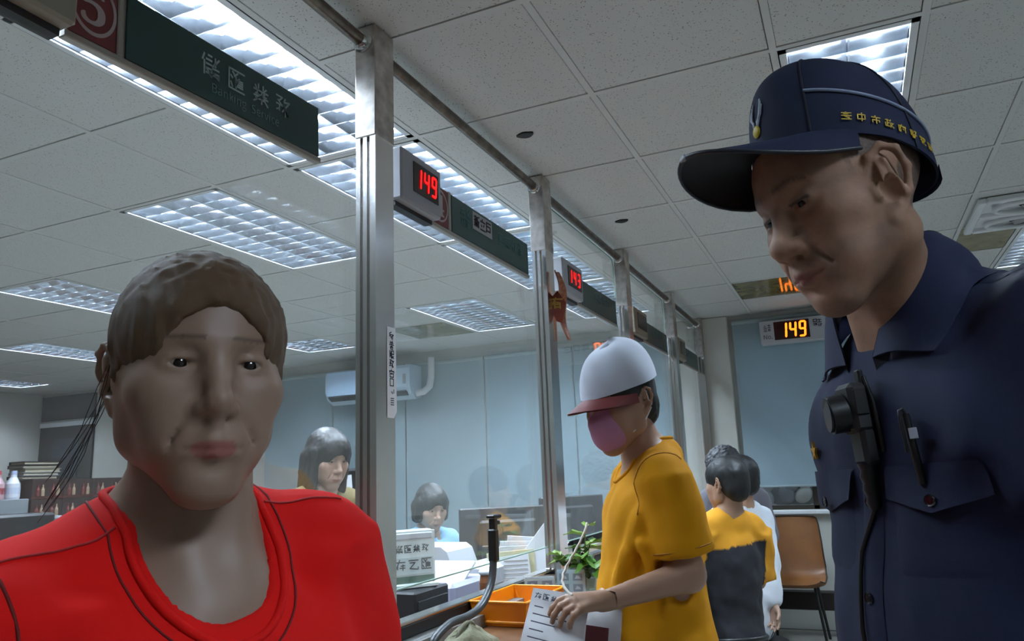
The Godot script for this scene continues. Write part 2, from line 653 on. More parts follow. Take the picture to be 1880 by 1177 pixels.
func build_lights() -> void:
	for f in troffers():
		var wide: float = f[1] - f[0] - 0.03
		var long: float = f[2] - f[3] - 0.03
		var o := thing("ceiling_light", f[4], "ceiling light", Vector3((f[0] + f[1]) * 0.5, CEIL, (f[2] + f[3]) * 0.5), "louvred ceiling lights")
		var m := MB.new()
		var hx := wide * 0.5
		var hz := long * 0.5
		m.span(Vector3(-hx, 0.10, -hz), Vector3(hx, 0.105, hz))
		for s in [-1.0, 1.0]:
			m.span(Vector3(s * hx, 0.0, -hz), Vector3(s * (hx - 0.006), 0.10, hz))
			m.span(Vector3(-hx, 0.0, s * hz), Vector3(hx, 0.10, s * (hz - 0.006)))
			m.span(Vector3(s * hx, -0.001, -hz), Vector3(s * (hx - 0.022), 0.004, hz))
			m.span(Vector3(-hx, -0.001, s * hz), Vector3(hx, 0.004, s * (hz - 0.022)))
		put("housing", m, M.white_enamel, o)
		var runs := 3 if wide > 0.5 else 2
		var pitch := (wide - 0.05) / runs
		# louvre: V-shaped blades along, flat blades across
		m = MB.new()
		for k in runs + 1:
			var x := -hx + 0.025 + pitch * k
			var up := 0.017 if k > 0 and k < runs else 0.008
			for s in [-1.0, 1.0]:
				m.flat(Vector3(x + s * 0.002, 0.006, -hz + 0.02), Vector3(x + s * 0.002, 0.006, hz - 0.02), Vector3(x + s * up, 0.055, hz - 0.02), Vector3(x + s * up, 0.055, -hz + 0.02), Vector3(s, -0.2, 0))
		var n := maxi(5, roundi(long / 0.098))
		for k in n + 1:
			var z := -hz + 0.025 + (long - 0.05) * k / n
			for s in [-1.0, 1.0]:
				m.flat(Vector3(-hx + 0.02, 0.006, z + s * 0.001), Vector3(hx - 0.02, 0.006, z + s * 0.001), Vector3(hx - 0.02, 0.050, z + s * 0.009), Vector3(-hx + 0.02, 0.050, z + s * 0.009), Vector3(0, -0.1, s))
		put("louvre", m, M.louver, o)
		for k in runs:
			m = MB.new()
			var x := -hx + 0.025 + pitch * (k + 0.5)
			m.cone(Vector3(x, 0.076, -hz + 0.05), Vector3(x, 0.076, hz - 0.05), 0.015, 0.015, 12)
			put("light_tube", m, glow("lit fluorescent tube", Color(0.93, 0.97, 1.0), TUBE_GLOW), o)
		for k in runs:
			var a := AreaLight3D.new()
			a.name = "tube_light"
			a.area_size = Vector2(0.028, long - 0.11)
			a.light_color = LIGHT_TONE
			a.light_energy = PANEL_POWER * long / 1.2 / runs
			a.area_range = 14.0
			a.shadow_enabled = true
			a.rotation = Vector3(-PI / 2, 0, 0)
			a.position = Vector3(-hx + 0.025 + pitch * (k + 0.5), 0.060, 0)
			o.add_child(a, true)


const POSTS := [-1.685, -2.965, -4.265, -5.545, -6.715]


func build_partition() -> void:
	var where := ["nearest steel post, with a white paper strip stuck on it", "second steel post from the camera, with a red paper charm hanging on it", "third steel post, behind the display reading 143", "fourth steel post, between the two farthest signs", "last steel post of the counter, against the far wall"]
	for i in POSTS.size():
		var o := thing("counter_post", where[i], "post", Vector3(-1.145, 0, POSTS[i]), "steel posts of the counter")
		# lower column with two glass channels in the faces along the counter
		var m := MB.new()
		var out := PackedVector2Array([Vector2(-0.032, -0.045), Vector2(-0.018, -0.045), Vector2(-0.018, -0.030), Vector2(-0.009, -0.030), Vector2(-0.009, -0.045), Vector2(0.004, -0.045), Vector2(0.004, -0.030), Vector2(0.013, -0.030), Vector2(0.013, -0.045), Vector2(0.032, -0.045),
			Vector2(0.032, 0.045), Vector2(0.013, 0.045), Vector2(0.013, 0.030), Vector2(0.004, 0.030), Vector2(0.004, 0.045), Vector2(-0.009, 0.045), Vector2(-0.009, 0.030), Vector2(-0.018, 0.030), Vector2(-0.018, 0.045), Vector2(-0.032, 0.045)])
		m.t = Transform3D(Basis(Vector3(1, 0, 0), Vector3(0, 0, 1), Vector3(0, -1, 0)), Vector3.ZERO)
		m.prism(out, -2.27, -0.897)
		put("column", m, M.steel, o)
		m = MB.new()
		m.span(Vector3(-0.035, 2.255, -0.048), Vector3(0.035, CEIL - 0.001, 0.048), 0.003)
		put("sleeve", m, M.old_steel, o)
		for s in [-1.0, 1.0]:
			if (i == 4 and s < 0):
				continue
			m = MB.new()
			m.t = Transform3D(Basis(Vector3.RIGHT, s * PI / 2), Vector3(-0.005, 2.545, s * 0.048))
			m.lathe(Vector3.ZERO, [Vector2(0.0, 0.0), Vector2(0.031, 0.0), Vector2(0.031, 0.006), Vector2(0.026, 0.010), Vector2(0.021, 0.011), Vector2(0.020, 0.026), Vector2(0.0, 0.026)], 20)
			put("flange", m, M.chrome, o)
	# the round rail between the posts, just under the ceiling
	var spans := [["round steel rail under the ceiling, running to the nearest post from the camera's side", 0.6, POSTS[0] + 0.07], ["round steel rail between the first and the second post", POSTS[0] - 0.07, POSTS[1] + 0.07], ["round steel rail between the second and the third post", POSTS[1] - 0.07, POSTS[2] + 0.07], ["round steel rail between the third and the fourth post", POSTS[2] - 0.07, POSTS[3] + 0.07], ["round steel rail between the two farthest posts", POSTS[3] - 0.07, POSTS[4] + 0.07]]
	for s in spans:
		var m := MB.new()
		m.cone(Vector3(0, 0, s[1]), Vector3(0, 0, s[2]), 0.0185, 0.0185, 16)
		tag(put("top_rail", m, M.rail_steel, self, Vector3(-1.15, 2.545, 0)), s[0], "rail", "rails between the counter posts")
	# panes
	var panes := [["large glass pane of the window under the sign with the number 5", 0.6, POSTS[0] + 0.04], ["glass pane of the window under the display reading 149 and the number 4", POSTS[0] - 0.04, POSTS[1] + 0.04], ["glass pane of the window under the display reading 143", POSTS[1] - 0.04, POSTS[2] + 0.04], ["glass pane between the third and the fourth post", POSTS[2] - 0.04, POSTS[3] + 0.04], ["farthest glass pane of the counter", POSTS[3] - 0.04, POSTS[4] + 0.04]]
	for p in panes:
		var o := thing("glass_pane", p[0], "glass", Vector3(GLASS, 1.02, 0), "glass panes of the counter")
		var m := MB.new()
		m.span(Vector3(-0.003, 0.004, p[2]), Vector3(0.003, 1.09, p[1]))
		put("sheet", m, M.glass, o)
		m = MB.new()
		m.span(Vector3(-0.003, 0, p[2]), Vector3(0.003, 0.004, p[1]))
		put("ground_edge", m, M.glass_edge, o)
	# rounded acrylic screens over the signs of the farther windows
	var screens := [["clear acrylic screen with rounded white edge above the display reading 143", POSTS[1] - 0.10, POSTS[2] + 0.06], ["clear acrylic screen above the sign between the third and fourth posts", POSTS[2] - 0.06, POSTS[3] + 0.06], ["clear acrylic screen above the farthest sign", POSTS[3] - 0.06, POSTS[4] + 0.06]]
	for s in screens:
		var o := thing("acrylic_screen", s[0], "screen", Vector3(GLASS - 0.01, 2.30, 0), "acrylic screens above the signs")
		var m := MB.new()
		m.span(Vector3(-0.0015, 0, s[2]), Vector3(0.0015, 0.235, s[1]))
		put("sheet", m, M.glass, o)
		m = MB.new()
		var pts := []
		pts.push_back(Vector3(0, 0, s[1]))
		pts.push_back(Vector3(0, 0.235, s[1]))
		pts.push_back(Vector3(0, 0.235, s[2] + 0.05))
		for k in 7:
			var a := PI / 2 * k / 6
			pts.push_back(Vector3(0, 0.185 + cos(a) * 0.05, s[2] + 0.05 - sin(a) * 0.05))
		pts.push_back(Vector3(0, 0, s[2]))
		m.tube(pts, 0.004, 6)
		put("edge", m, M.glass_edge, o)


const SIGN_BASIS := Basis(Vector3(0, 0, -1), Vector3(0, 1, 0), Vector3(1, 0, 0))


func display(label: String, z_near: float, z_far: float, figures: String, housing: Material) -> Node3D:
	var o := thing("queue_display", label, "display", Vector3(GLASS + 0.02, 2.10, z_near), "number displays over the counter")
	var w := z_near - z_far
	var m := MB.new()
	m.span(Vector3(-0.03, 0.02, -w), Vector3(0.03, 0.185, 0), 0.006)
	put("housing", m, housing, o)
	m = MB.new()
	m.span(Vector3(0.026, 0.062, -w + 0.022), Vector3(0.0325, 0.158, -0.065))
	put("screen", m, paint("dark red display window", Color(0.10, 0.012, 0.02), 0.2), o)
	if figures:
		var step := (w - 0.10) / 3.0
		for i in 3:
			m = MB.new()
			segments(m, figures[i], Vector3(0.033, 0.080, -0.078 - step * i), Vector3(0, 0, -1), Vector3.UP, 0.024, 0.062, 0.0085)
			put("led_digit", m, glow("red led figures", Color(1.0, 0.07, 0.07), 1.6), o)
	m = MB.new()
	m.span(Vector3(-0.028, 0.006, -w + 0.01), Vector3(0.0, 0.022, -0.01))
	put("bracket", m, M.dark, o)
	return o


func window_sign(label: String, z0: float, z1: float, z2: float, z3: float, digit: String) -> Node3D:
	# number plate from z0 to z1, green plate from z2 to z3
	var o := thing("window_sign", label, "sign", Vector3(GLASS, 2.13, z0), "signs over the counter windows")
	var m := MB.new()
	m.span(Vector3(-0.010, -0.014, z3 - z0 - 0.004), Vector3(0.010, 0.0, 0.004), 0.002)
	m.span(Vector3(-0.010, 0.0, z2 - z0), Vector3(0.010, 0.138, z1 - z0), 0.002)
	m.span(Vector3(-0.004, 0.0, z3 - z0), Vector3(0.004, 0.136, 0))
	put("frame", m, paint("aluminium sign frame", Color(0.62, 0.60, 0.57), 0.4, 0.6), o)
	m = MB.new()
	m.span(Vector3(0.004, 0.001, z1 - z0 + 0.001), Vector3(0.008, 0.134, -0.001), 0.001)
	var np := put("number_plate", m, paint("maroon plate", Color(0.42, 0.13, 0.14), 0.35), o)
	var cz := (z1 - z0) * 0.5
	var rr := minf(0.057, (z0 - z1) * 0.47)
	m = MB.new()
	m.t = Transform3D(SIGN_BASIS, Vector3(0.008, 0.069, cz))
	for k in 40:
		var a := TAU * k / 40
		var b := TAU * (k + 1) / 40
		var ca := Vector3(cos(a) * rr / 0.057 , sin(a), 0)
		var cb := Vector3(cos(b) * rr / 0.057 , sin(b), 0)
		m.flat(ca * 0.057 + Vector3(0, 0, 0.001), cb * 0.057 + Vector3(0, 0, 0.001), cb * 0.0495 + Vector3(0, 0, 0.001), ca * 0.0495 + Vector3(0, 0, 0.001), Vector3(0, 0, 1))
	put("ring", m, paint("pale sign print", Color(0.66, 0.60, 0.60), 0.4), np)
	if digit:
		words("numeral", digit, "Droid Serif", 0.105, paint("pale sign print", Color(0.66, 0.60, 0.60), 0.4), np, Vector3(0.0085, 0.069, cz), SIGN_BASIS, 700)
	m = MB.new()
	m.span(Vector3(0.004, 0.002, z3 - z0 + 0.002), Vector3(0.008, 0.134, z2 - z0 - 0.008), 0.001)
	put("service_plate", m, paint("dark green plate", Color(0.10, 0.25, 0.235), 0.35), o)
	return o


const GLYPH := {
	"chu": "1003 1319 3050 2252 2454 2656 2858 2659 5659 7074 5595 9055 6797 6799 9799 6898",
	"hui": "0090 0009 0999 2132 1324 1628 5133 4348 4484 4585 4686 4787 6347",
	"ye": "3032 6062 1123 8163 0393 2435 7464 1585 1777 0696 5359 5509 5599",
	"wu": "0040 4022 1244 0444 2427 0726 6052 5291 9147 5588 5588 6469",
	"xin": "0151 3031 1334 4233 0454 0656 3539 3609 3658 9051 6169 6494 8489",
	"li": "4042 0292 2536 7466 0999",
	"hu": "9010 1016 1609 1383 8387 1787",
	"cun": "0292 4009 2528 5595 7477 7977 4797",
	"zhuan": "0191 1383 1388 1588 1787 4049 0999 7788",
	"ban": "0242 2022 0545 2629 1434 5353 6292 8268 9269 7279",
	"gui": "0343 2029 2205 2245 5090 5059 5999 6282 6266 8286 6484 6686 5797",
	"tai": "0292 4143 2363 0595 2578 6777 0999",
	"qi": "5003 5093 2629 2929 5459 5585 0999 2659",
	"kou": "1080 1018 8088 1888",
	"chuang": "4042 0292 0204 9294 3223 6273 1585 1519 8589 1989 4446 3555",
	"you": "0393 4002 2405 2479 7477 3684",
	"shan": "2031 7061 1282 0494 2676 5055 2739 2777 3979 7779",
	"fu": "1018 1049 4045 1343 1646 5059 5090 9094 5494 5699 9659",
	"ren": "3005 2229",
	"zhong": "1282 1217 8287 1787 5059",
	"shi": "4041 0292 1518 1585 8587 5259",
	"zheng": "0141 2028 2444 0408 0848 6052 5494 8459 5699",
	"fuu": "4041 0292 0209 3315 2329 5393 8389 5566",
	"jing": "0141 1022 3022 0343 0648 5090 6052 9059 0595 2757 2959",
	"cha": "0191 0103 9193 3224 5274 0575 4549 2719 6989",
	"ju": "9010 1014 1484 8084 1409 1686 8689 2858 3838",
	"qing": "1121 0333 0545 0747 0949 1949 5191 7074 5494 6686 6669 8689 6888",
	"hao": "0040 0003 4043 0343 0545 2547 0747 5191 7074 5494 6669 8689 9697",
	"yi": "0191 1363 6318 1899 9997",
	"ji": "1080 1018 1888 8088 1484 4049 2666",
	"wei": "0090 2049 7059 3363 0595 2779",
}


# a row of characters, each a part of its own
func characters(list: Array, at: Vector3, step: Vector3, right: Vector3, size: float, wide: float, material: Material, parent: Node3D, deep := 0.0012) -> void:
	for i in list.size():
		var m := MB.new()
		strokes(m, GLYPH.get(list[i], list[i]), at + step * i, right, Vector3.UP, size, wide, deep)
		put("character", m, material, parent)


func build_signs() -> void:
	var white_print := paint("pale lettering", Color(0.60, 0.68, 0.68), 0.4)
	var dim_print := paint("dim lettering", Color(0.22, 0.40, 0.40), 0.4)
	# window 5
	display("beige number display left of the sign with the number 5, cut by the frame", -0.34, -0.765, "", M.beige_plastic).position.y -= 0.030
	var s := window_sign("maroon and green sign with the number 5 and the words Banking Service", -0.775, -0.873, -0.885, -1.462, "5")
	s.position.y -= 0.026
	s.rotation.x = 0.036
	var m := MB.new()
	var away := Vector3(0, 0, -1)
	characters(["chu", "hui", "ye", "wu"], Vector3(0.0082, 0.104, -0.300), away * 0.0755, away, 0.046, 0.0042, white_print, s)
	words("small_lettering", "Banking  Service", "Droid Sans", 0.029, paint("grey lettering", Color(0.38, 0.50, 0.50), 0.4), s, Vector3(0.0085, 0.035, -1.205 + 0.775), SIGN_BASIS)
	# window 4
	display("grey number display showing 149 in red, right of the nearest post", -1.785, -2.022, "149", M.grey_plastic)
	s = window_sign("maroon and green sign with the number 4 and a white sticker in the middle", -2.028, -2.145, -2.162, -2.84, "4")
	characters(["cun", "chu"], Vector3(0.0082, 0.112, -0.207), away * 0.04, away, 0.026, 0.003, dim_print, s)
	characters(["ji", "hui"], Vector3(0.0082, 0.074, -0.207), away * 0.04, away, 0.026, 0.003, dim_print, s)
	characters(["zhuan", "xin", "ban", "gui"], Vector3(0.0082, 0.108, -0.517), away * 0.062, away, 0.044, 0.0042, dim_print, s)
	m = MB.new()
	m.span(Vector3(0.008, 0.058, -2.485 + 2.028), Vector3(0.0095, 0.124, -2.325 + 2.028))
	var st := put("sticker", m, paint("pale sticker", Color(0.60, 0.60, 0.62), 0.5), s)
	characters(["xin", "li", "hu"], Vector3(0.0097, 0.112, -0.307), away * 0.049, away, 0.040, 0.0055, paint("dark violet ink", Color(0.16, 0.08, 0.13), 0.6), st)
	# window 3
	display("grey number display showing 143 in red, right of the second post", -3.15, -3.425, "143", M.grey_plastic)
	s = window_sign("green sign right of the display reading 143, over the third window", -3.43, -3.505, -3.515, -4.145, "3")
	characters(["qi", "ye", "chuang", "kou"], Vector3(0.0082, 0.112, -0.30), away * 0.075, away, 0.046, 0.005, dim_print, s)
	# window 2
	display("unlit number display with an orange-brown window, right of the third post", -4.40, -4.70, "", paint("pale tan plastic", Color(0.50, 0.45, 0.38), 0.5))
	s = window_sign("green sign between the third and fourth posts", -4.705, -4.80, -4.81, -5.45, "2")
	characters(["cun", "hui", "chuang", "kou"], Vector3(0.0082, 0.112, -0.295), away * 0.09, away, 0.046, 0.005, dim_print, s)
	# window 1
	display("unlit number display farthest along the counter", -5.66, -5.92, "", paint("pale tan plastic", Color(0.50, 0.45, 0.38), 0.5))
	s = window_sign("farthest green sign, beside the last post", -5.925, -6.01, -6.02, -6.64, "1")
	characters(["you", "wu", "chuang", "kou"], Vector3(0.0082, 0.112, -0.225), away * 0.09, away, 0.046, 0.005, dim_print, s)
	# paper strip on the nearest post
	var o := thing("paper_strip", "long white paper strip with black characters down the nearest post", "notice", Vector3(-1.1125, 1.475, -1.712))
	m = MB.new()
	m.prism(PackedVector2Array([Vector2(-0.022, 0), Vector2(0.010, 0), Vector2(0.024, 0.018), Vector2(0.020, 0.245), Vector2(-0.021, 0.245)]), 0.0, 0.001)
	var sheet := put("sheet", m, M.paper, o)
	sheet.basis = SIGN_BASIS
	characters(["you", "shan", "fu", "wu", "chuang", "kou"], Vector3(-0.011, 0.232, 0.0012), Vector3(0, -0.0255, 0), Vector3.RIGHT, 0.021, 0.0028, M.ink, sheet, 0.0004)
	characters(["2356 5623 8085", "0080 0383 0686 0989"], Vector3(-0.006, 0.076, 0.0012), Vector3(0, -0.024, 0), Vector3.RIGHT, 0.017, 0.0022, M.ink, sheet, 0.0004)
	# red paper charm on the second post
	o = thing("paper_charm", "curling red and gold paper charm hung on the second post", "ornament", Vector3(-1.10, 1.88, -3.0))
	m = MB.new()
	var pts := []
	for i in 15:
		var t := i / 14.0
		var w := 0.012 + 0.040 * sin(PI * clampf(t * 0.9 + 0.1, 0, 1)) 
		var row := []
		for j in 5:
			var u := (j - 2) / 2.0
			row.push_back(Vector3(0.012 * sin(t * 7.0) + 0.014 * u * u, 0.29 * (1.0 - t), -0.10 * t - u * w + 0.02))
		pts.push_back(row)
	m.sheet(pts)
	var charm := put("charm_paper", m, grained(paint("red and gold printed paper", Color.WHITE, 0.5), noise_tex(0.06, Color(0.42, 0.12, 0.06), Color(0.66, 0.48, 0.28), 128, 3, 9), 6.0, false), o)
	m = MB.new()
	m.t = Transform3D(Basis(Vector3.UP, 0.5), Vector3(0.0, 0.12, 0.0))
	m.prism(PackedVector2Array([Vector2(-0.045, 0.035), Vector2(0.0, 0.085), Vector2(0.035, 0.03), Vector2(0.015, -0.06), Vector2(-0.01, -0.05)]), 0.012, 0.014)
	var card := put("charm_card", m, paint("vermilion card", Color(0.45, 0.15, 0.06), 0.5), o)
	m = MB.new()
	m.t = Transform3D(Basis(Vector3.UP, 0.5), Vector3(0.0, 0.12, 0.0))
	strokes(m, "0292 4109 3475 3439 7579 3676 3878", Vector3(-0.032, 0.058, 0.0145), Vector3.RIGHT, Vector3.UP, 0.052, 0.007)
	put("lettering", m, paint("gold print", Color(0.70, 0.55, 0.22), 0.4), card)
	# glyph lettering on the display under the ceiling at the far wall
	o = thing("ceiling_display", "white hanging display box showing 149 in orange, by the officer's mouth", "display", Vector3(-0.62, 2.30, FAR + 0.11))
	m = MB.new()
	m.span(Vector3(0, 0, -0.05), Vector3(0.78, 0.20, 0.05), 0.006)
	put("housing", m, M.white_plastic, o)
	m = MB.new()
	m.span(Vector3(0.115, 0.028, 0.048), Vector3(0.395, 0.182, 0.054))
	put("screen", m, paint("deep red display window", Color(0.20, 0.008, 0.01), 0.25), o)
	for i in 3:
		m = MB.new()
		segments(m, "149"[i], Vector3(0.165 + 0.075 * i, 0.045, 0.0545), Vector3.RIGHT, Vector3.UP, 0.042, 0.12, 0.017)
		put("led_digit", m, glow("orange led figures", Color(1.0, 0.50, 0.10), 2.2), o)
	var violet := paint("grey violet ink", Color(0.25, 0.22, 0.32), 0.6)
	characters(["qing"], Vector3(0.035, 0.165, 0.0505), Vector3.ZERO, Vector3.RIGHT, 0.055, 0.006, violet, o)
	characters(["hao", "kou", "chuang"], Vector3(0.43, 0.170, 0.0505), Vector3(0.09, 0, 0), Vector3.RIGHT, 0.060, 0.007, violet, o)
	words("small_lettering", "No.", "Droid Sans", 0.05, paint("grey violet ink", Color(0.25, 0.22, 0.32), 0.6), o, Vector3(0.062, 0.06, 0.051), Basis.IDENTITY)


func build_counter() -> void:
	var z_far := FAR + 0.01
	# the counter body that separates the halls, and the ledge for customers
	var o := thing("service_counter", "long grey service counter with brown laminate ledge under the glass", "counter", Vector3(0, 0, 0))
	var m := MB.new()
	m.span(Vector3(-1.22, 0.0, z_far), Vector3(-1.10, 0.895, 0.6))
	put("partition_body", m, paint("grey laminate", Color(0.46, 0.46, 0.45), 0.5), o)
	m = MB.new()
	m.span(Vector3(-1.10, 0.825, z_far), Vector3(-0.74, 0.86, 0.6), 0.006)
	put("ledge", m, grained(paint("brown laminate", Color.WHITE, 0.35), noise_tex(0.03, Color(0.36, 0.24, 0.15), Color(0.50, 0.35, 0.23), 256, 5, 12), 1.2), o)
	for k in 6:
		m = MB.new()
		m.span(Vector3(-1.10, 0.02, -0.62 - 1.15 * k), Vector3(-1.06, 0.825, 0.50 - 1.15 * k), 0.004)
		put("front_panel", m, paint("beige panel", Color(0.62, 0.60, 0.55), 0.5), o)
	var rails := [["steel and black sill rail of the nearest window, behind the woman in red", 0.6, POSTS[0] + 0.05], ["steel and black sill rail of the second window, above the yellow tray", POSTS[0] - 0.05, POSTS[1] + 0.05], ["sill rail of the third window, behind the person in the yellow shirt", POSTS[1] - 0.05, POSTS[2] + 0.05], ["sill rail of the fourth window", POSTS[2] - 0.05, POSTS[3] + 0.05], ["sill rail of the farthest window", POSTS[3] - 0.05, POSTS[4] + 0.05]]
	for r in rails:
		var s := thing("sill_rail", r[0], "rail", Vector3(GLASS, 0.896, 0), "sill rails of the counter windows")
		m = MB.new()
		m.span(Vector3(-0.022, 0.0, r[2]), Vector3(0.022, 0.034, r[1]), 0.003)
		put("channel", m, M.black, s)
		m = MB.new()
		m.span(Vector3(-0.024, 0.034, r[2]), Vector3(0.024, 0.044, r[1]), 0.003)
		put("cap_strip", m, M.steel, s)
	# yellow tray
	o = thing("plastic_tray", "open yellow plastic tray on the counter ledge", "tray", Vector3(-1.05, 0.861, -2.36))
	m = MB.new()
	m.span(Vector3(-0.085, 0.0, -0.15), Vector3(0.085, 0.004, 0.15))
	for s in [-1.0, 1.0]:
		m.flat(Vector3(s * 0.080, 0.0, -0.15), Vector3(s * 0.080, 0.0, 0.15), Vector3(s * 0.092, 0.072, 0.162), Vector3(s * 0.092, 0.072, -0.162), Vector3(-s, 0, 0))
		m.flat(Vector3(s * 0.084, 0.0, -0.15), Vector3(s * 0.084, 0.0, 0.15), Vector3(s * 0.095, 0.072, 0.165), Vector3(s * 0.095, 0.072, -0.165), Vector3(s, 0, 0))
		m.flat(Vector3(-0.085, 0.0, s * 0.15), Vector3(0.085, 0.0, s * 0.15), Vector3(0.095, 0.072, s * 0.165), Vector3(-0.095, 0.072, s * 0.165), Vector3(0, 0, s))
		m.flat(Vector3(-0.085, 0.0, s * 0.146), Vector3(0.085, 0.0, s * 0.146), Vector3(0.092, 0.072, s * 0.161), Vector3(-0.092, 0.072, s * 0.161), Vector3(0, 0, -s))
	var yellow := paint("orange-yellow plastic", Color(0.88, 0.50, 0.02), 0.35)
	put("basin", m, yellow, o)
	m = MB.new()
	var rim := []
	for k in 33:
		var a := TAU * k / 32
		rim.push_back(Vector3(clampf(cos(a) * 0.14, -0.096, 0.096), 0.073, clampf(sin(a) * 0.24, -0.166, 0.166)))
	m.tube(rim, 0.004, 6)
	put("rim", m, paint("bright yellow plastic edge", Color(0.95, 0.62, 0.08), 0.3), o)
	m = MB.new()
	m.span(Vector3(-0.088, 0.010, 0.151), Vector3(0.088, 0.016, 0.158), 0.001)
	put("foot_rib", m, paint("bright yellow plastic edge", Color(0.95, 0.62, 0.08), 0.3), o)
	# gooseneck stand
	o = thing("gooseneck_stand", "bent grey gooseneck with a slim black holder on top, clamped to the counter", "stand", Vector3(-1.03, 0.86, -1.80))
	m = MB.new()
	m.cone(Vector3(0, 0, 0.05), Vector3(0, 0.03, 0.05), 0.032, 0.026, 16)
	put("base", m, M.dark, o)
	m = MB.new()
	var pts := []
	var ctl := [Vector3(0, 0.03, 0.05), Vector3(0.0, 0.055, 0.02), Vector3(0.0, 0.075, -0.06), Vector3(0, 0.075, -0.16), Vector3(0, 0.088, -0.24), Vector3(0, 0.125, -0.30), Vector3(0, 0.165, -0.325), Vector3(0, 0.215, -0.335)]
	for i in ctl.size() - 1:
		for k in 5:
			pts.push_back(ctl[maxi(i - 1, 0)].lerp(ctl[i], 1.0).cubic_interpolate(ctl[i + 1], ctl[maxi(i - 1, 0)], ctl[mini(i + 2, ctl.size() - 1)], k / 5.0))
	pts.push_back(ctl[-1])
	m.tube(pts, 0.0115, 10)
	put("gooseneck", m, paint("ribbed grey hose", Color(0.28, 0.29, 0.30), 0.4, 0.4), o)
	m = MB.new()
	m.span(Vector3(-0.012, 0.20, -0.350), Vector3(0.014, 0.295, -0.322), 0.004)
	m.span(Vector3(-0.009, 0.29, -0.348), Vector3(0.012, 0.335, -0.326), 0.003)
	put("holder", m, M.black, o)
	m = MB.new()
	m.span(Vector3(-0.013, 0.325, -0.372), Vector3(0.015, 0.337, -0.318), 0.003)
	m.span(Vector3(-0.006, 0.306, -0.376), Vector3(0.008, 0.318, -0.344), 0.003)
	m.span(Vector3(-0.010, 0.262, -0.358), Vector3(0.010, 0.272, -0.345), 0.002)
	put("clamp_jaw", m, M.black, o)
	# khaki bag at the woman's elbow
	o = thing("cloth_bag", "khaki cloth bag on the counter beside the red shirt", "bag", Vector3(-0.93, 0.861, -1.72))
	m = MB.new()
	var rows := []
	for i in 9:
		var t := i / 8.0
		var row := []
		for j in 20:
			var a := TAU * j / 20
			var r := sqrt(maxf(0.0, 1.0 - pow(t, 3.0))) * (1.0 + 0.10 * sin(3.0 * a + 4.0 * t) + 0.05 * sin(7.0 * a))
			row.push_back(Vector3(cos(a) * 0.075 * r + 0.015 * t, 0.088 * t + 0.015 * t * sin(2.0 * a), sin(a) * 0.13 * r - 0.03 * t))
		rows.push_back(row)
	m.sheet(rows, true)
	put("bag_body", m, relief(paint("khaki canvas", Color(0.50, 0.49, 0.39), 0.85), 0.05, 0.4, 5.0), o)
	m = MB.new()
	var loop := []
	for k in 13:
		var a := PI * k / 12
		loop.push_back(Vector3(0.01 + 0.01 * cos(a), 0.080 + 0.02 * sin(a), 0.06 * cos(a) - 0.02))
	m.tube(loop, 0.006, 6)
	put("handle", m, paint("khaki strap", Color(0.42, 0.41, 0.33), 0.85), o)
	# two clear card holders
	for k in 2:
		o = thing("card_holder", ["clear card holder on the counter left of the plant, nearer the yellow tray", "clear card holder on the counter at the foot of the potted plant"][k], "holder", Vector3([-1.075, -1.03][k], 0.861, [-2.60, -2.80][k]), "clear card holders on the counter")
		o.rotation.y = [0.35, 0.15][k]
		m = MB.new()
		m.span(Vector3(-0.056, 0, -0.022), Vector3(0.056, 0.005, 0.03))
		m.span(Vector3(-0.056, 0.005, -0.006), Vector3(0.056, 0.098, -0.003))
		m.span(Vector3(-0.056, 0.005, 0.004), Vector3(0.056, 0.085, 0.006))
		put("acrylic_stand", m, pane("clear acrylic", Color(0.88, 0.95, 0.95, 0.12)), o)
		m = MB.new()
		m.span(Vector3(-0.052, 0.006, -0.002), Vector3(0.052, 0.092, 0.002))
		var card := put("card", m, paint("pale blue card", Color(0.74, 0.82, 0.86), 0.6), o)
		for i in 2:
			for j in 2:
				m = MB.new()
				var c := Vector3(-0.026 + 0.052 * i, 0.028 + 0.038 * j, 0.0022)
				m.span(c - Vector3(0.018, 0.013, 0), c + Vector3(0.018, 0.013, 0.0006))
				put("picture", m, paint("slate print", Color(0.42, 0.47, 0.58), 0.6), card)
				m = MB.new()
				m.prism(PackedVector2Array([Vector2(c.x - 0.012, c.y - 0.006), Vector2(c.x + 0.012, c.y - 0.006), Vector2(c.x + 0.006, c.y + 0.003), Vector2(c.x - 0.004, c.y + 0.006)]), c.z, c.z + 0.0012)
				put("emblem", m, paint("white print", Color(0.80, 0.84, 0.88), 0.6), card)
	build_plant()


func leaf(m: MB, base: Vector3, dir: Vector3, long: float, wide: float, droop: float) -> void:
	var side := dir.cross(Vector3.UP).normalized()
	if side.length() < 0.5:
		side = Vector3.RIGHT
	var rows := []
	for i in 8:
		var t := i / 7.0
		var w := wide * pow(sin(PI * clampf(pow(t, 0.7), 0.0, 1.0)), 0.8)
		var c := base + dir * long * t - Vector3.UP * droop * t * t
		var row := []
		for j in 5:
			var u := (j - 2) / 2.0
			row.push_back(c + side * w * 0.5 * u + Vector3.UP * (0.25 * w * absf(u) + 0.004 * sin(t * 14.0) * absf(u)))
		rows.push_back(row)
	m.sheet(rows)


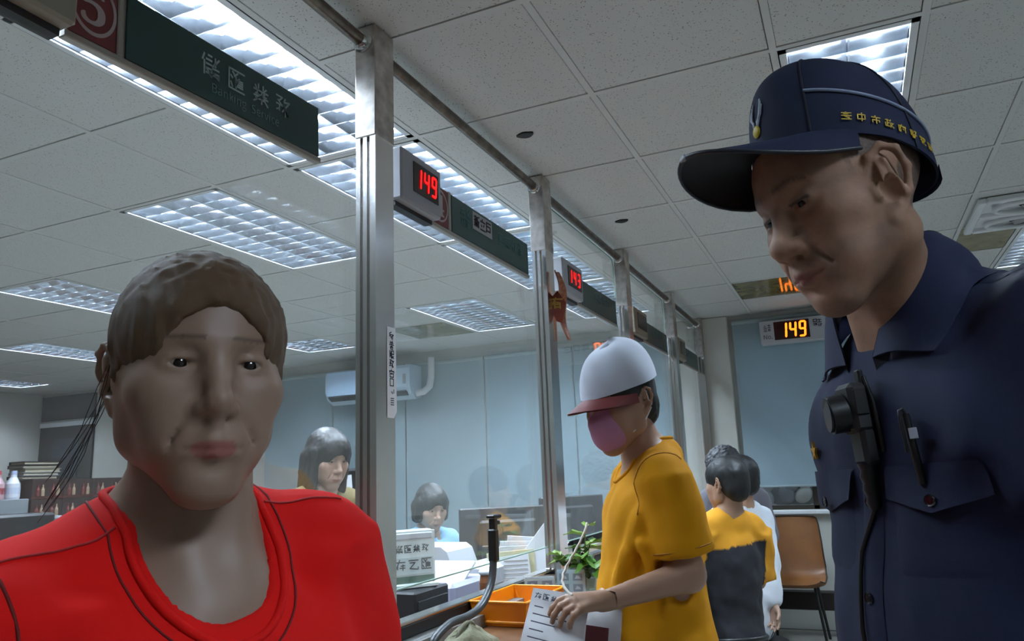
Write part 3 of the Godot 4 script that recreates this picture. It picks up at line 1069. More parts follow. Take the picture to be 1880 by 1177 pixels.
func build_plant() -> void:
	var o := thing("potted_plant", "leafy green pothos in a glass jar of water on the counter", "plant", Vector3(-1.0, 0.861, -2.88))
	var m := MB.new()
	m.lathe(Vector3.ZERO, [Vector2(0.0, 0.0), Vector2(0.038, 0.0), Vector2(0.044, 0.01), Vector2(0.046, 0.06), Vector2(0.036, 0.088), Vector2(0.040, 0.098), Vector2(0.036, 0.098), Vector2(0.033, 0.088), Vector2(0.042, 0.06), Vector2(0.040, 0.01), Vector2(0.0, 0.006)], 24)
	put("glass_jar", m, pane("jar glass", Color(0.85, 0.93, 0.90, 0.12)), o)
	m = MB.new()
	m.lathe(Vector3.ZERO, [Vector2(0.0, 0.007), Vector2(0.039, 0.011), Vector2(0.041, 0.055), Vector2(0.0, 0.056)], 24)
	var w := paint("jar water", Color(0.75, 0.85, 0.80, 0.2), 0.02)
	w.refraction_enabled = true
	w.refraction_scale = 0.033
	w.transparency = BaseMaterial3D.TRANSPARENCY_ALPHA
	put("water", m, w, o)
	var r := RandomNumberGenerator.new()
	r.seed = 77
	var greens := [paint("fresh green leaf", Color(0.30, 0.46, 0.14), 0.4), paint("mid green leaf", Color(0.16, 0.34, 0.10), 0.4), paint("deep green leaf", Color(0.09, 0.22, 0.07), 0.4), paint("pale young leaf", Color(0.46, 0.57, 0.24), 0.4)]
	for g in greens:
		g.backlight_enabled = true
		g.backlight = Color(0.25, 0.3, 0.1)
	for k in 8:
		var a := TAU * k / 8 + r.randf_range(-0.3, 0.3)
		var lean := r.randf_range(0.03, 0.10)
		var tall := r.randf_range(0.12, 0.19)
		if k == 0:
			lean = 0.01
			tall = 0.225
		var sp := []
		for i in 7:
			var t := i / 6.0
			sp.push_back(Vector3(cos(a) * lean * t * t, 0.02 + tall * t - 0.05 * lean * 10.0 * t * t * t, sin(a) * lean * t * t))
		m = MB.new()
		m.tube(sp, 0.0028, 6)
		put("stem", m, paint("leaf stem", Color(0.34, 0.40, 0.18), 0.6), o)
		var count := 5 if k > 0 else 4
		for i in count:
			var t := 1.0 - i * 0.17
			var p: Vector3 = sp[clampi(roundi(t * 6), 0, 6)]
			var b := a + r.randf_range(-1.6, 1.6) + i * 2.4
			var d := Vector3(cos(b), r.randf_range(-0.1, 0.5), sin(b)).normalized()
			m = MB.new()
			leaf(m, p, d, r.randf_range(0.068, 0.105), r.randf_range(0.044, 0.064), r.randf_range(0.012, 0.035))
			put("leaf", m, greens[3] if (k == 0 or i == 0 and r.randf() < 0.4) else greens[r.randi() % 3], o)


func roller_blind(called: String, label: String, x0: float, x1: float, y0: float, y1: float, group: String, cloth: Material = null) -> void:
	var o := thing(called, label, "blind", Vector3((x0 + x1) * 0.5, y0, FAR + 0.045), group)
	var h := (x1 - x0) * 0.5
	var m := MB.new()
	var rows := []
	for i in 10:
		var row := []
		for j in 9:
			var u := j / 8.0 * 2.0 - 1.0
			row.push_back(Vector3(u * h, (y1 - y0 - 0.05) * i / 9.0 + 0.012, 0.004 * cos(u * 5.0) + 0.003 * sin(i * 0.9)))
		rows.push_back(row)
	m.sheet(rows)
	put("cloth", m, cloth if cloth else M.blind, o)
	m = MB.new()
	m.span(Vector3(-h, 0.0, -0.006), Vector3(h, 0.018, 0.010), 0.004)
	put("bottom_bar", m, paint("blind bar", Color(0.60, 0.66, 0.67), 0.5), o)
	m = MB.new()
	m.cone(Vector3(-h, y1 - y0 - 0.035, 0), Vector3(h, y1 - y0 - 0.035, 0), 0.022, 0.022, 12)
	put("roller", m, paint("blind bar", Color(0.60, 0.66, 0.67), 0.5), o)


func monitor(called: String, label: String, at: Vector3, turn: float, w: float, h: float, lift: float) -> Node3D:
	var o := thing(called, label, "monitor", at, "computer monitors on the staff desks")
	o.rotation.y = turn
	var m := MB.new()
	m.box(Vector3(0, lift + h * 0.5, 0), Vector3(w, h, 0.03), 0.006)
	m.box(Vector3(0, lift + h * 0.5, -0.025), Vector3(w * 0.6, h * 0.6, 0.03), 0.012)
	put("casing", m, M.dark, o)
	m = MB.new()
	m.box(Vector3(0, lift + h * 0.5, 0.0155), Vector3(w - 0.03, h - 0.03, 0.002))
	put("screen", m, paint("dark lcd", Color(0.05, 0.06, 0.08), 0.15), o)
	m = MB.new()
	m.span(Vector3(-0.025, 0.012, -0.04), Vector3(0.025, lift + 0.06, -0.015), 0.004)
	put("stem", m, M.black, o)
	m = MB.new()
	m.box(Vector3(0, 0.007, -0.01), Vector3(0.22, 0.014, 0.17), 0.006)
	put("foot", m, M.black, o)
	return o


func desk(label: String, at: Vector3, size: Vector3, color: Color) -> void:
	var o := thing("office_desk", label, "desk", at, "")
	var m := MB.new()
	m.span(Vector3(-size.x * 0.5, size.y - 0.03, -size.z * 0.5), Vector3(size.x * 0.5, size.y, size.z * 0.5), 0.005)
	put("desk_top", m, paint("desk wood " + str(color), color, 0.4), o)
	for s in [-1.0, 1.0]:
		m = MB.new()
		m.span(Vector3(s * size.x * 0.46 - 0.012, 0, s * 0.0 - size.z * 0.48), Vector3(s * size.x * 0.46 + 0.012, size.y - 0.03, size.z * 0.48), 0.003)
		put("side_panel", m, paint("grey laminate", Color(0.46, 0.46, 0.45), 0.5), o)
	m = MB.new()
	m.span(Vector3(-size.x * 0.45, 0.2, -size.z * 0.45), Vector3(size.x * 0.45, size.y - 0.03, -size.z * 0.45 + 0.015))
	put("modesty_panel", m, paint("grey laminate", Color(0.46, 0.46, 0.45), 0.5), o)


func build_staff_side() -> void:
	# blinds along the far wall, with the white dado below
	roller_blind("roller_blind", "pale blue blind left of the air conditioner pipe, behind the nearest post", -5.14, -4.225, 0.70, 2.50, "pale blue blinds of the staff area")
	roller_blind("roller_blind", "pale blue blind left of the nearest post, under the air conditioner's left end", -6.08, -5.155, 0.70, 2.50, "pale blue blinds of the staff area")
	roller_blind("roller_blind", "pale blue blind right of the air conditioner pipe, between the first and second post", -4.21, -3.30, 0.70, 2.50, "pale blue blinds of the staff area")
	roller_blind("roller_blind", "pale blue blind left of the second post", -3.285, -2.36, 0.70, 2.50, "pale blue blinds of the staff area")
	roller_blind("roller_blind", "pale blue blind right of the second post, behind the person in the white hat", -2.345, -1.40, 0.70, 2.50, "pale blue blinds of the staff area")
	var m := MB.new()
	m.span(Vector3(-8.6, 0.655, FAR), Vector3(-1.34, 0.68, FAR + 0.06), 0.004)
	setting("trim_2", m, M.white_enamel)
	# dark doorway in the far corner
	m = MB.new()
	m.span(Vector3(-9.98, 0, FAR - 0.01), Vector3(-8.95, 2.15, FAR + 0.03), 0.003)
	var door := setting("door_1", m, paint("dark green-grey door", Color(0.07, 0.085, 0.10), 0.4))
	m = MB.new()
	m.span(Vector3(-9.98, 2.15, FAR - 0.01), Vector3(-8.95, 2.21, FAR + 0.045), 0.003)
	put("lintel", m, M.white_enamel, door)
	m = MB.new()
	m.span(Vector3(-9.98, 2.24, FAR - 0.01), Vector3(-8.95, 2.56, FAR + 0.03), 0.003)
	put("transom_panel", m, paint("dark transom", Color(0.16, 0.17, 0.18), 0.5), door)
	for k in 2:
		m = MB.new()
		m.span(Vector3(-9.70, 0.9 + 0.6 * k, FAR + 0.03), Vector3(-9.2, 1.4 + 0.6 * k, FAR + 0.036), 0.003)
		put("door_panel", m, paint("dark blue door panel", Color(0.10, 0.14, 0.19), 0.3), door)

	# air conditioner
	var o := thing("air_conditioner", "white wall-mounted air conditioner beside the nearest post", "air conditioner", Vector3(-4.53, 2.095, FAR + 0.065))
	m = MB.new()
	var prof := PackedVector2Array([Vector2(0, 0.02), Vector2(0.10, 0.0), Vector2(0.20, 0.05), Vector2(0.235, 0.12), Vector2(0.235, 0.31), Vector2(0.215, 0.345), Vector2(0, 0.345)])
	m.t = Transform3D(Basis(Vector3(0, 0, 1), Vector3(0, 1, 0), Vector3(-1, 0, 0)), Vector3.ZERO)
	m.prism(prof, -0.52, 0.52)
	put("casing", m, paint("pale blue-white plastic", Color(0.72, 0.80, 0.86), 0.35), o)
	m = MB.new()
	m.span(Vector3(-0.50, 0.085, 0.2), Vector3(0.36, 0.335, 0.242), 0.004)
	put("front_cover", m, paint("blue-white cover", Color(0.70, 0.80, 0.90), 0.2), o)
	m = MB.new()
	m.t = Transform3D(Basis(Vector3.RIGHT, -0.55), Vector3(0, 0.055, 0.185))
	m.span(Vector3(-0.48, -0.02, -0.012), Vector3(0.48, 0.0, 0.058), 0.003)
	put("air_flap", m, M.dark, o)
	m = MB.new()
	m.span(Vector3(0.44, 0.15, 0.235), Vector3(0.475, 0.25, 0.24), 0.002)
	put("indicator", m, M.grey_plastic, o)
	m = MB.new()
	m.tube([Vector3(0.52, 0.06, 0.10), Vector3(0.60, 0.07, 0.09), Vector3(0.65, 0.12, 0.06), Vector3(0.66, 0.22, 0.04), Vector3(0.66, 0.42, 0.03)], 0.035, 10)
	put("pipe_cover", m, M.white_enamel, o)
	# the counter desk on the staff side and what stands on it
	desk("long staff desk just behind the counter glass", Vector3(-1.60, 0, -3.3), Vector3(0.74, 0.74, 6.2), Color(0.40, 0.33, 0.26))
	o = thing("cash_terminal", "charcoal cash terminal behind the glass at the nearest post", "terminal", Vector3(-1.345, 0.741, -2.20))
	m = MB.new()
	m.span(Vector3(-0.10, 0, -0.115), Vector3(0.06, 0.228, 0.10), 0.006)
	put("cabinet", m, M.dark, o)
	m = MB.new()
	m.span(Vector3(0.058, 0.03, -0.10), Vector3(0.064, 0.20, 0.085), 0.002)
	put("back_cover", m, paint("dark grey cover", Color(0.14, 0.14, 0.15), 0.5), o)
	o = thing("desk_sign", "white and green upright notice with black characters behind the glass", "sign", Vector3(-1.35, 0.971, -2.20))
	o.rotation.y = 0.9
	m = MB.new()
	m.span(Vector3(-0.075, 0, -0.03), Vector3(0.075, 0.012, 0.03), 0.002)
	m.span(Vector3(-0.075, 0.012, -0.006), Vector3(0.075, 0.175, 0.0), 0.001)
	put("stand", m, paint("white board", Color(0.80, 0.83, 0.82), 0.5), o)
	m = MB.new()
	m.span(Vector3(-0.07, 0.012, 0.0), Vector3(0.07, 0.034, 0.0025))
	put("green_band", m, paint("deep green print", Color(0.12, 0.28, 0.20), 0.5), o)
	m = MB.new()
	m.span(Vector3(-0.068, 0.040, 0.0), Vector3(0.068, 0.092, 0.002))
	put("inner_card", m, paint("light card", Color(0.70, 0.74, 0.74), 0.5), o)
	characters(["cun", "yi", "hui"], Vector3(-0.062, 0.086, 0.0022), Vector3(0.045, 0, 0), Vector3.RIGHT, 0.032, 0.0036, M.ink, o, 0.0005)
	characters(["chu", "hui", "ye", "wu"], Vector3(-0.06, 0.130, 0.0002), Vector3(0.03, 0, 0), Vector3.RIGHT, 0.022, 0.0026, M.ink, o, 0.0005)
	m = MB.new()
	m.span(Vector3(-0.075, 0.14, -0.05), Vector3(0.075, 0.178, 0.004), 0.012)
	put("top_cap", m, M.white_plastic, o)
	# receipt printer, banknote counter
	o = thing("printer", "white printer with a slotted side behind the counter glass", "printer", Vector3(-1.52, 0.741, -2.72))
	m = MB.new()
	m.span(Vector3(-0.15, 0, -0.14), Vector3(0.12, 0.185, 0.16), 0.015)
	put("case", m, paint("lilac-white plastic", Color(0.60, 0.60, 0.68), 0.4), o)
	for k in 8:
		m = MB.new()
		m.span(Vector3(-0.02, 0.045 + 0.015 * k, 0.158), Vector3(0.07, 0.050 + 0.015 * k, 0.1615))
		put("vent_slot", m, M.dark, o)
	m = MB.new()
	m.t = Transform3D(Basis(Vector3.RIGHT, 0.5), Vector3(0, 0.185, 0.02))
	m.span(Vector3(-0.13, 0, -0.10), Vector3(0.10, 0.014, 0.08), 0.004)
	put("paper_flap", m, M.white_plastic, o)
	o = thing("banknote_counter", "white banknote counting machine with a rounded hood behind the printer", "machine", Vector3(-1.74, 0.741, -3.08))
	m = MB.new()
	m.t = Transform3D(Basis(Vector3(1, 0, 0), Vector3(0, 1, 0), Vector3(0, 0, 1)), Vector3.ZERO)
	m.prism(PackedVector2Array([Vector2(-0.16, 0), Vector2(0.16, 0), Vector2(0.15, 0.10), Vector2(0.09, 0.255), Vector2(0.06, 0.275), Vector2(-0.14, 0.275), Vector2(-0.16, 0.25)]), -0.12, 0.12)
	put("body", m, M.white_plastic, o)
	m = MB.new()
	m.span(Vector3(-0.09, 0.215, 0.115), Vector3(0.0, 0.238, 0.122), 0.002)
	put("note_slot", m, M.grey_plastic, o)
	m = MB.new()
	m.span(Vector3(0.16, 0.10, -0.10), Vector3(0.30, 0.21, 0.10), 0.025)
	put("output_tray", m, M.white_plastic, o)
	o = thing("tape_box", "small red and white tin beside the printer", "tin", Vector3(-1.50, 0.741, -2.50))
	m = MB.new()
	m.cone(Vector3(0, 0, 0), Vector3(0, 0.11, 0), 0.032, 0.032, 18)
	put("tin", m, paint("crimson tin", Color(0.45, 0.05, 0.07), 0.35), o)
	m = MB.new()
	m.cone(Vector3(0, 0.03, 0), Vector3(0, 0.055, 0), 0.0325, 0.0325, 18)
	put("pale_band", m, M.paper, o)
	o = thing("keyboard", "black keypad propped behind the sill rail", "keypad", Vector3(-1.33, 0.741, -2.40))
	m = MB.new()
	m.t = Transform3D(Basis(Vector3(0, 0, 1), 0.5), Vector3(0, 0.10, 0))
	m.span(Vector3(-0.08, -0.01, -0.085), Vector3(0.08, 0.012, 0.10), 0.005)
	put("case", m, M.black, o)
	for i in 5:
		for j in 4:
			m = MB.new()
			m.t = Transform3D(Basis(Vector3(0, 0, 1), 0.5), Vector3(0, 0.10, 0))
			m.box(Vector3(-0.045 + 0.028 * j, 0.015, -0.062 + 0.032 * i), Vector3(0.022, 0.008, 0.026), 0.002)
			put("key", m, M.dark, o)
	m = MB.new()
	m.span(Vector3(-0.05, 0, -0.06), Vector3(0.0, 0.08, 0.06), 0.005)
	put("rest", m, M.black, o)
	o = thing("wooden_stamp", "turned wooden hand stamp with a white knob behind the rail", "stamp", Vector3(-1.29, 0.741, -2.60))
	m = MB.new()
	m.lathe(Vector3.ZERO, [Vector2(0, 0), Vector2(0.026, 0), Vector2(0.026, 0.05), Vector2(0.020, 0.10), Vector2(0.023, 0.19), Vector2(0.018, 0.215), Vector2(0.0, 0.215)], 20)
	put("shaft", m, paint("turned wood", Color(0.42, 0.25, 0.14), 0.4), o)
	m = MB.new()
	m.ball(Vector3(0, 0.225, 0), Vector3(0.025, 0.014, 0.025))
	put("knob", m, M.white_plastic, o)
	# rack of forms
	o = thing("document_rack", "black wire rack holding printed forms behind the second window", "rack", Vector3(-1.40, 0.741, -3.18))
	o.rotation.y = -1.0
	m = MB.new()
	m.span(Vector3(-0.11, 0, -0.16), Vector3(0.09, 0.02, 0.16), 0.004)
	m.span(Vector3(-0.11, 0.02, -0.16), Vector3(-0.095, 0.26, 0.16), 0.004)
	m.span(Vector3(0.05, 0.02, -0.16), Vector3(0.06, 0.12, 0.02), 0.004)
	put("rack_frame", m, M.black, o)
	for k in 5:
		m = MB.new()
		m.t = Transform3D(Basis(Vector3(0, 0, 1), -0.22 + 0.05 * k) * Basis(Vector3(1, 0, 0), 0.05 * (k - 2)), Vector3(-0.06 + 0.028 * k, 0.02, 0.02 * k - 0.02))
		m.span(Vector3(-0.002, 0, -0.105), Vector3(0.002, 0.285 - 0.02 * k, 0.105))
		put("form", m, M.paper if k != 3 else paint("cream printed form", Color(0.80, 0.77, 0.62), 0.8), o)
	m = MB.new()
	m.t = Transform3D(Basis(Vector3(1, 0, 0), -0.7), Vector3(0.03, 0.24, -0.10))
	m.span(Vector3(-0.002, -0.10, -0.07), Vector3(0.002, 0.10, 0.07))
	put("loose_form", m, M.paper, o)
	m = MB.new()
	for k in 9:
		m = MB.new()
		m.span(Vector3(0.060, 0.06 + 0.018 * k, -0.02), Vector3(0.0615, 0.063 + 0.018 * k, 0.085))
		put("print_line", m, paint("faint print", Color(0.58, 0.55, 0.50), 0.8), o)
	# monitors
	monitor("computer_monitor", "black back of a computer monitor behind the gooseneck holder", Vector3(-1.66, 0.741, -3.62), -2.5, 0.50, 0.31, 0.10)
	monitor("computer_monitor", "dark computer monitor between the second post and the yellow shirt", Vector3(-1.68, 0.741, -4.65), -2.2, 0.48, 0.30, 0.12)
	# staff chair and side screen behind the woman in red
	o = thing("lcd_customer_screen", "dark upright screen with a white paper stuck on it, left of the nearest post", "screen", Vector3(-2.66, 0, -3.62))
	o.rotation.y = -0.15
	m = MB.new()
	m.span(Vector3(-0.19, 0.95, -0.02), Vector3(0.17, 1.38, 0.02), 0.015)
	put("casing", m, M.black, o)
	m = MB.new()
	m.t = Transform3D(Basis(Vector3(0, 0, 1), 0.10), Vector3(0.02, 1.26, 0.0215))
	m.span(Vector3(-0.05, -0.05, 0), Vector3(0.05, 0.08, 0.002))
	put("note", m, M.paper, o)
	m = MB.new()
	m.cone(Vector3(0, 0.04, -0.01), Vector3(0, 0.97, -0.01), 0.03, 0.03, 12)
	m.lathe(Vector3(0, 0, 0), [Vector2(0, 0), Vector2(0.22, 0), Vector2(0.22, 0.02), Vector2(0.04, 0.05), Vector2(0, 0.05)], 20)
	put("floor_stand", m, M.dark, o)
	# back desk along the staff wall, with cartons, bottles, binders
	desk("long table deep in the staff area carrying stacked cartons", Vector3(-7.75, 0, -5.25), Vector3(0.75, 0.845, 2.2), Color(0.48, 0.38, 0.27))
	desk("nearer staff desk with green papers, at the left edge", Vector3(-6.3, 0, -4.15), Vector3(1.0, 0.84, 1.2), Color(0.42, 0.34, 0.26))
	var carton := thing("carton", "brown printed drink carton at the top left of the carton stack", "carton", Vector3.ZERO, "printed drink cartons on the back desk")
	m = MB.new()
	m.box(Vector3(0, 0.098, 0), Vector3(0.36, 0.196, 0.33), 0.004)
	put("box", m, grained(paint("dark maroon carton", Color.WHITE, 0.55), noise_tex(0.05, Color(0.13, 0.06, 0.055), Color(0.24, 0.13, 0.11), 128, 3, 51), 3.0, false), carton)
	for s in [-1.0, 1.0]:
		for k in 2:
			m = MB.new()
			m.lathe(Vector3(0.182, 0.03, s * 0.08 + (k - 0.5) * 0.05), [Vector2(0, 0), Vector2(0.018, 0), Vector2(0.018, 0.06), Vector2(0.008, 0.085), Vector2(0.007, 0.115), Vector2(0, 0.115)], 8)
			m.t = Transform3D.IDENTITY
			put("printed_bottle", m, paint("pale print %d" % k, [Color(0.62, 0.52, 0.42), Color(0.42, 0.16, 0.14)][k], 0.6), carton)
	m = MB.new()
	m.span(Vector3(0.178, 0.004, -0.165), Vector3(0.181, 0.026, 0.165))
	put("base_band", m, paint("rust band", Color(0.34, 0.12, 0.08), 0.6), carton)
	var names := ["leftmost", "second from the left", "third from the left", "rightmost"]
	var tiers := ["lowest row", "second row", "topmost row"]
	var first := true
	for tier in 3:
		for k in 4:
			var at := Vector3(-7.68, 0.846 + 0.198 * tier, -5.22 - 0.336 * k)
			var lab := "brown printed drink carton, %s of the %s of the stack" % [names[k], tiers[tier]]
			if first:
				carton.position = at
				carton.set_meta("label", lab)
				first = false
			else:
				copy(carton, lab, at, "carton", "printed drink cartons on the back desk")
	var books := ["pile of binders on the cartons, lowest dark one", "pile of binders on the cartons, grey one above the lowest", "pile of binders on the cartons, cream one in the middle", "pile of binders on the cartons, dark one under the top", "pile of binders on the cartons, topmost black one"]
	for k in 5:
		o = thing("binder", books[k], "binder", Vector3(-7.66, 1.441 + 0.036 * k, -5.16 - 0.012 * (k % 3)), "binders piled on the cartons")
		m = MB.new()
		m.box(Vector3(0, 0.016, 0), Vector3(0.22, 0.024, 0.36), 0.003)
		put("pages", m, paint("aged pages", Color(0.62, 0.58, 0.50), 0.8), o)
		m = MB.new()
		m.box(Vector3(0.0, 0.002, 0), Vector3(0.24, 0.004, 0.38), 0.001)
		m.box(Vector3(0.0, 0.032, 0), Vector3(0.24, 0.004, 0.38), 0.001)
		m.box(Vector3(-0.118, 0.017, 0), Vector3(0.004, 0.03, 0.38), 0.001)
		put("cover", m, [M.dark, M.grey_plastic, paint("cream cover", Color(0.72, 0.69, 0.58), 0.6), M.dark, M.black][k], o)
	var tones := [Color(0.80, 0.83, 0.88), Color(0.20, 0.42, 0.66), Color(0.82, 0.80, 0.84), Color(0.75, 0.60, 0.62), Color(0.84, 0.85, 0.88)]
	var said := ["white detergent bottle at the left frame edge", "blue detergent bottle left of the cartons", "white detergent bottle with a red label left of the cartons", "pinkish detergent bottle left of the cartons", "white detergent bottle touching the cartons"]
	for k in 5:
		o = thing("bottle", said[k], "bottle", Vector3(-7.62, 1.255, -4.32 - 0.155 * k), "detergent bottles left of the cartons")
		m = MB.new()
		m.lathe(Vector3.ZERO, [Vector2(0, 0), Vector2(0.062, 0), Vector2(0.066, 0.02), Vector2(0.064, 0.15), Vector2(0.03, 0.21), Vector2(0.028, 0.235), Vector2(0, 0.235)], 14)
		put("body", m, paint("bottle %d" % k, tones[k], 0.35), o)
		m = MB.new()
		m.cone(Vector3(0, 0.235, 0), Vector3(0, 0.275, 0), 0.03, 0.028, 12)
		put("cap", m, paint("cap %d" % (k % 2), [Color(0.66, 0.70, 0.80), Color(0.70, 0.30, 0.32)][k % 2], 0.4), o)
		m = MB.new()
		m.cone(Vector3(0, 0.05, 0), Vector3(0, 0.11, 0), 0.0665, 0.0665, 14, false)
		put("label_band", m, paint("label %d" % (k % 3), [Color(0.55, 0.20, 0.22), Color(0.75, 0.78, 0.85), Color(0.30, 0.40, 0.62)][k % 3], 0.5), o)
	o = thing("parcel_box", "pale parcel box carrying the detergent bottles", "box", Vector3(-7.68, 0.846, -4.60))
	m = MB.new()
	m.span(Vector3(-0.2, 0, -0.42), Vector3(0.2, 0.408, 0.42), 0.006)
	put("case", m, paint("pale grey carton", Color(0.50, 0.52, 0.54), 0.6), o)
	m = MB.new()
	m.span(Vector3(0.2, 0.18, -0.42), Vector3(0.203, 0.21, 0.42))
	put("tape", m, paint("tan tape", Color(0.55, 0.47, 0.36), 0.4), o)
	# printer and green papers nearer by
	o = thing("laser_printer", "dark laser printer at the left frame edge in front of the parcel box", "printer", Vector3(-6.50, 0.841, -4.22))
	m = MB.new()
	m.span(Vector3(-0.22, 0, -0.26), Vector3(0.20, 0.30, 0.30), 0.02)
	put("case", m, paint("navy-black plastic", Color(0.06, 0.065, 0.085), 0.35), o)
	m = MB.new()
	m.span(Vector3(0.05, 0.05, -0.34), Vector3(0.20, 0.27, -0.26), 0.02)
	put("side_cover", m, M.grey_plastic, o)
	m = MB.new()
	m.span(Vector3(0.20, 0.10, -0.18), Vector3(0.206, 0.13, 0.22))
	put("paper_slot", m, M.black, o)
	o = thing("papers_pile", "green and white papers lying on the desk at the left edge", "papers", Vector3(-6.00, 0.841, -4.15))
	for k in 7:
		m = MB.new()
		m.t = Transform3D(Basis(Vector3.UP, 0.5 * k) * Basis(Vector3.RIGHT, 0.10 * (k % 3 - 1)), Vector3(0.03 * (k % 3) - 0.03, 0.016 + 0.012 * k, 0.10 * (k % 4) - 0.15))
		m.span(Vector3(-0.10, 0, -0.15), Vector3(0.10, 0.003, 0.15))
		put("sheet", m, [paint("green sheet", Color(0.16, 0.40, 0.12), 0.6), M.paper, paint("green sheet", Color(0.16, 0.40, 0.12), 0.6), paint("grey sheet", Color(0.55, 0.57, 0.55), 0.7)][k % 4], o)
	m = MB.new()
	m.span(Vector3(-0.16, 0, -0.28), Vector3(0.14, 0.012, 0.28), 0.003)
	put("folder", m, M.dark, o)
	o = thing("notice_board", "small white notice standing at the left edge below the green papers", "notice", Vector3(-5.60, 0.0, -3.70))
	m = MB.new()
	m.t = Transform3D(Basis(Vector3.UP, 1.0), Vector3.ZERO)
	m.span(Vector3(-0.13, 0.55, -0.004), Vector3(0.13, 0.79, 0.004), 0.003)
	put("board", m, M.paper, o)
	m = MB.new()
	m.t = Transform3D(Basis(Vector3.UP, 1.0), Vector3.ZERO)
	m.span(Vector3(-0.015, 0.03, -0.02), Vector3(0.015, 0.60, -0.005), 0.003)
	m.lathe(Vector3.ZERO, [Vector2(0, 0), Vector2(0.15, 0), Vector2(0.15, 0.015), Vector2(0.02, 0.035), Vector2(0, 0.035)], 18)
	put("stand", m, M.dark, o)


func build_customer_side() -> void:
	roller_blind("roller_blind", "large pale blue blind behind the officer, over the brown chair", -0.86, 0.92, 1.115, 2.57, "")
	# window below the blind
	var m := MB.new()
	for s in [[-0.84, 0.93, 0.9, 0.965], [-0.84, 2.38, 0.9, 2.42], [-0.84, 0.93, -0.80, 2.42], [-0.36, 0.93, -0.31, 2.42], [0.2, 0.93, 0.25, 2.42], [0.86, 0.93, 0.9, 2.42]]:
		m.span(Vector3(s[0], s[1], FAR - 0.12), Vector3(s[2], s[3], FAR - 0.06), 0.004)
	var win := setting("window_1", m, paint("bronze window frame", Color(0.30, 0.28, 0.24), 0.4, 0.3))
	for k in 3:
		m = MB.new()
		m.span(Vector3([-0.80, -0.31, 0.25][k], 0.965, FAR - 0.095), Vector3([-0.36, 0.2, 0.86][k], 2.38, FAR - 0.090))
		put("pane", m, M.glass, win)
	m = MB.new()
	m.span(Vector3(-0.90, 0.895, FAR - 0.05), Vector3(1.2, 0.928, FAR + 0.05), 0.006)
	setting("trim_3", m, M.white_enamel)
	# rubble garden wall outside the window
	var r := RandomNumberGenerator.new()
	r.seed = 5
	var o := thing("rubble_wall", "pale grey rubble wall seen outside through the slit of window", "wall", Vector3(0, 0, FAR - 1.6))
	m = MB.new()
	m.span(Vector3(-2.5, -0.2, -0.3), Vector3(2.5, 1.45, -0.15))
	put("core", m, paint("mortar", Color(0.42, 0.43, 0.42), 0.9), o)
	var stone := MB.new()
	stone.ball(Vector3.ZERO, Vector3(1, 0.75, 0.6), 9, 6)
	var sm := stone.mesh()
	for i in 90:
		var st := put("stone", sm, paint("stone %d" % (i % 3), [Color(0.55, 0.57, 0.56), Color(0.40, 0.42, 0.42), Color(0.68, 0.69, 0.66)][i % 3], 0.9), o, Vector3(-1.5 + 0.2 * (i % 15) + r.randf_range(-0.06, 0.06), 0.68 + 0.14 * (i / 15) + r.randf_range(-0.03, 0.03), -0.12))
		st.basis = Basis(Vector3(0, 0, 1), r.randf_range(0, 3.0)) * Basis.from_scale(Vector3.ONE * r.randf_range(0.08, 0.13))
	# brown shell chair on its dark beam
	o = thing("shell_chair", "brown shell chair on black legs under the window, beside the officer", "chair", Vector3(-0.52, 0, -6.28))
	m = MB.new()
	var rows := []
	var back := []
	var prof := [[0.445, 0.24, 0.19], [0.43, 0.20, 0.215], [0.425, 0.05, 0.22], [0.43, -0.10, 0.22], [0.45, -0.165, 0.215], [0.50, -0.195, 0.215], [0.60, -0.21, 0.21], [0.72, -0.225, 0.205], [0.84, -0.245, 0.195], [0.885, -0.252, 0.185], [0.90, -0.255, 0.165]]
	for p in prof:
		var row := []
		var rb := []
		for j in 13:
			var u := j / 6.0 - 1.0
			var curl := 0.030 * u * u * u * u
			var fwd: float = curl if p[0] > 0.5 else 0.0
			var upw: float = curl if p[0] <= 0.5 else 0.0
			row.push_back(Vector3(u * p[2], p[0] + upw, p[1] + fwd + 0.02 * u * u))
			rb.push_back(Vector3(u * (p[2] + 0.003), p[0] + upw - (0.012 if p[0] < 0.5 else 0.002), p[1] + fwd + 0.02 * u * u - (0.012 if p[0] > 0.44 else 0.0)))
		rows.push_back(row)
		back.push_back(rb)
	m.sheet(rows)
	m.sheet(back, false, true)
	for i in prof.size() - 1:
		for j in [0, 12]:
			m.flat(rows[i][j], rows[i + 1][j], back[i + 1][j], back[i][j], Vector3(-1 if j == 0 else 1, 0, 0))
	for j in 12:
		m.flat(rows[0][j], rows[0][j + 1], back[0][j + 1], back[0][j], Vector3(0, 0, 1))
		m.flat(rows[-1][j], rows[-1][j + 1], back[-1][j + 1], back[-1][j], Vector3(0, 1, 0))
	put("shell", m, grained(paint("brown shell plastic", Color.WHITE, 0.42), noise_tex(0.02, Color(0.47, 0.30, 0.16), Color(0.53, 0.345, 0.185), 128, 3, 2), 2.0), o)
	m = MB.new()
	var edge := []
	for i in prof.size():
		edge.push_back(rows[i][0])
	for j in range(1, 12):
		edge.push_back(rows[-1][j])
	for i in range(prof.size() - 1, -1, -1):
		edge.push_back(rows[i][12])
	m.tube(edge, 0.006, 6)
	put("edge_trim", m, paint("dark brown trim", Color(0.16, 0.10, 0.07), 0.5), o)
	for s in [[-1, 1], [1, 1], [-1, -1], [1, -1]]:
		m = MB.new()
		m.cone(Vector3(s[0] * 0.14, 0.425, s[1] * 0.12), Vector3(s[0] * 0.19, 0.0, s[1] * 0.19), 0.012, 0.010, 10)
		put("leg", m, M.black, o)
	o = thing("bench_beam", "dark maroon low bench plank behind the brown chair's legs", "bench", Vector3(-0.42, 0, -6.55))
	m = MB.new()
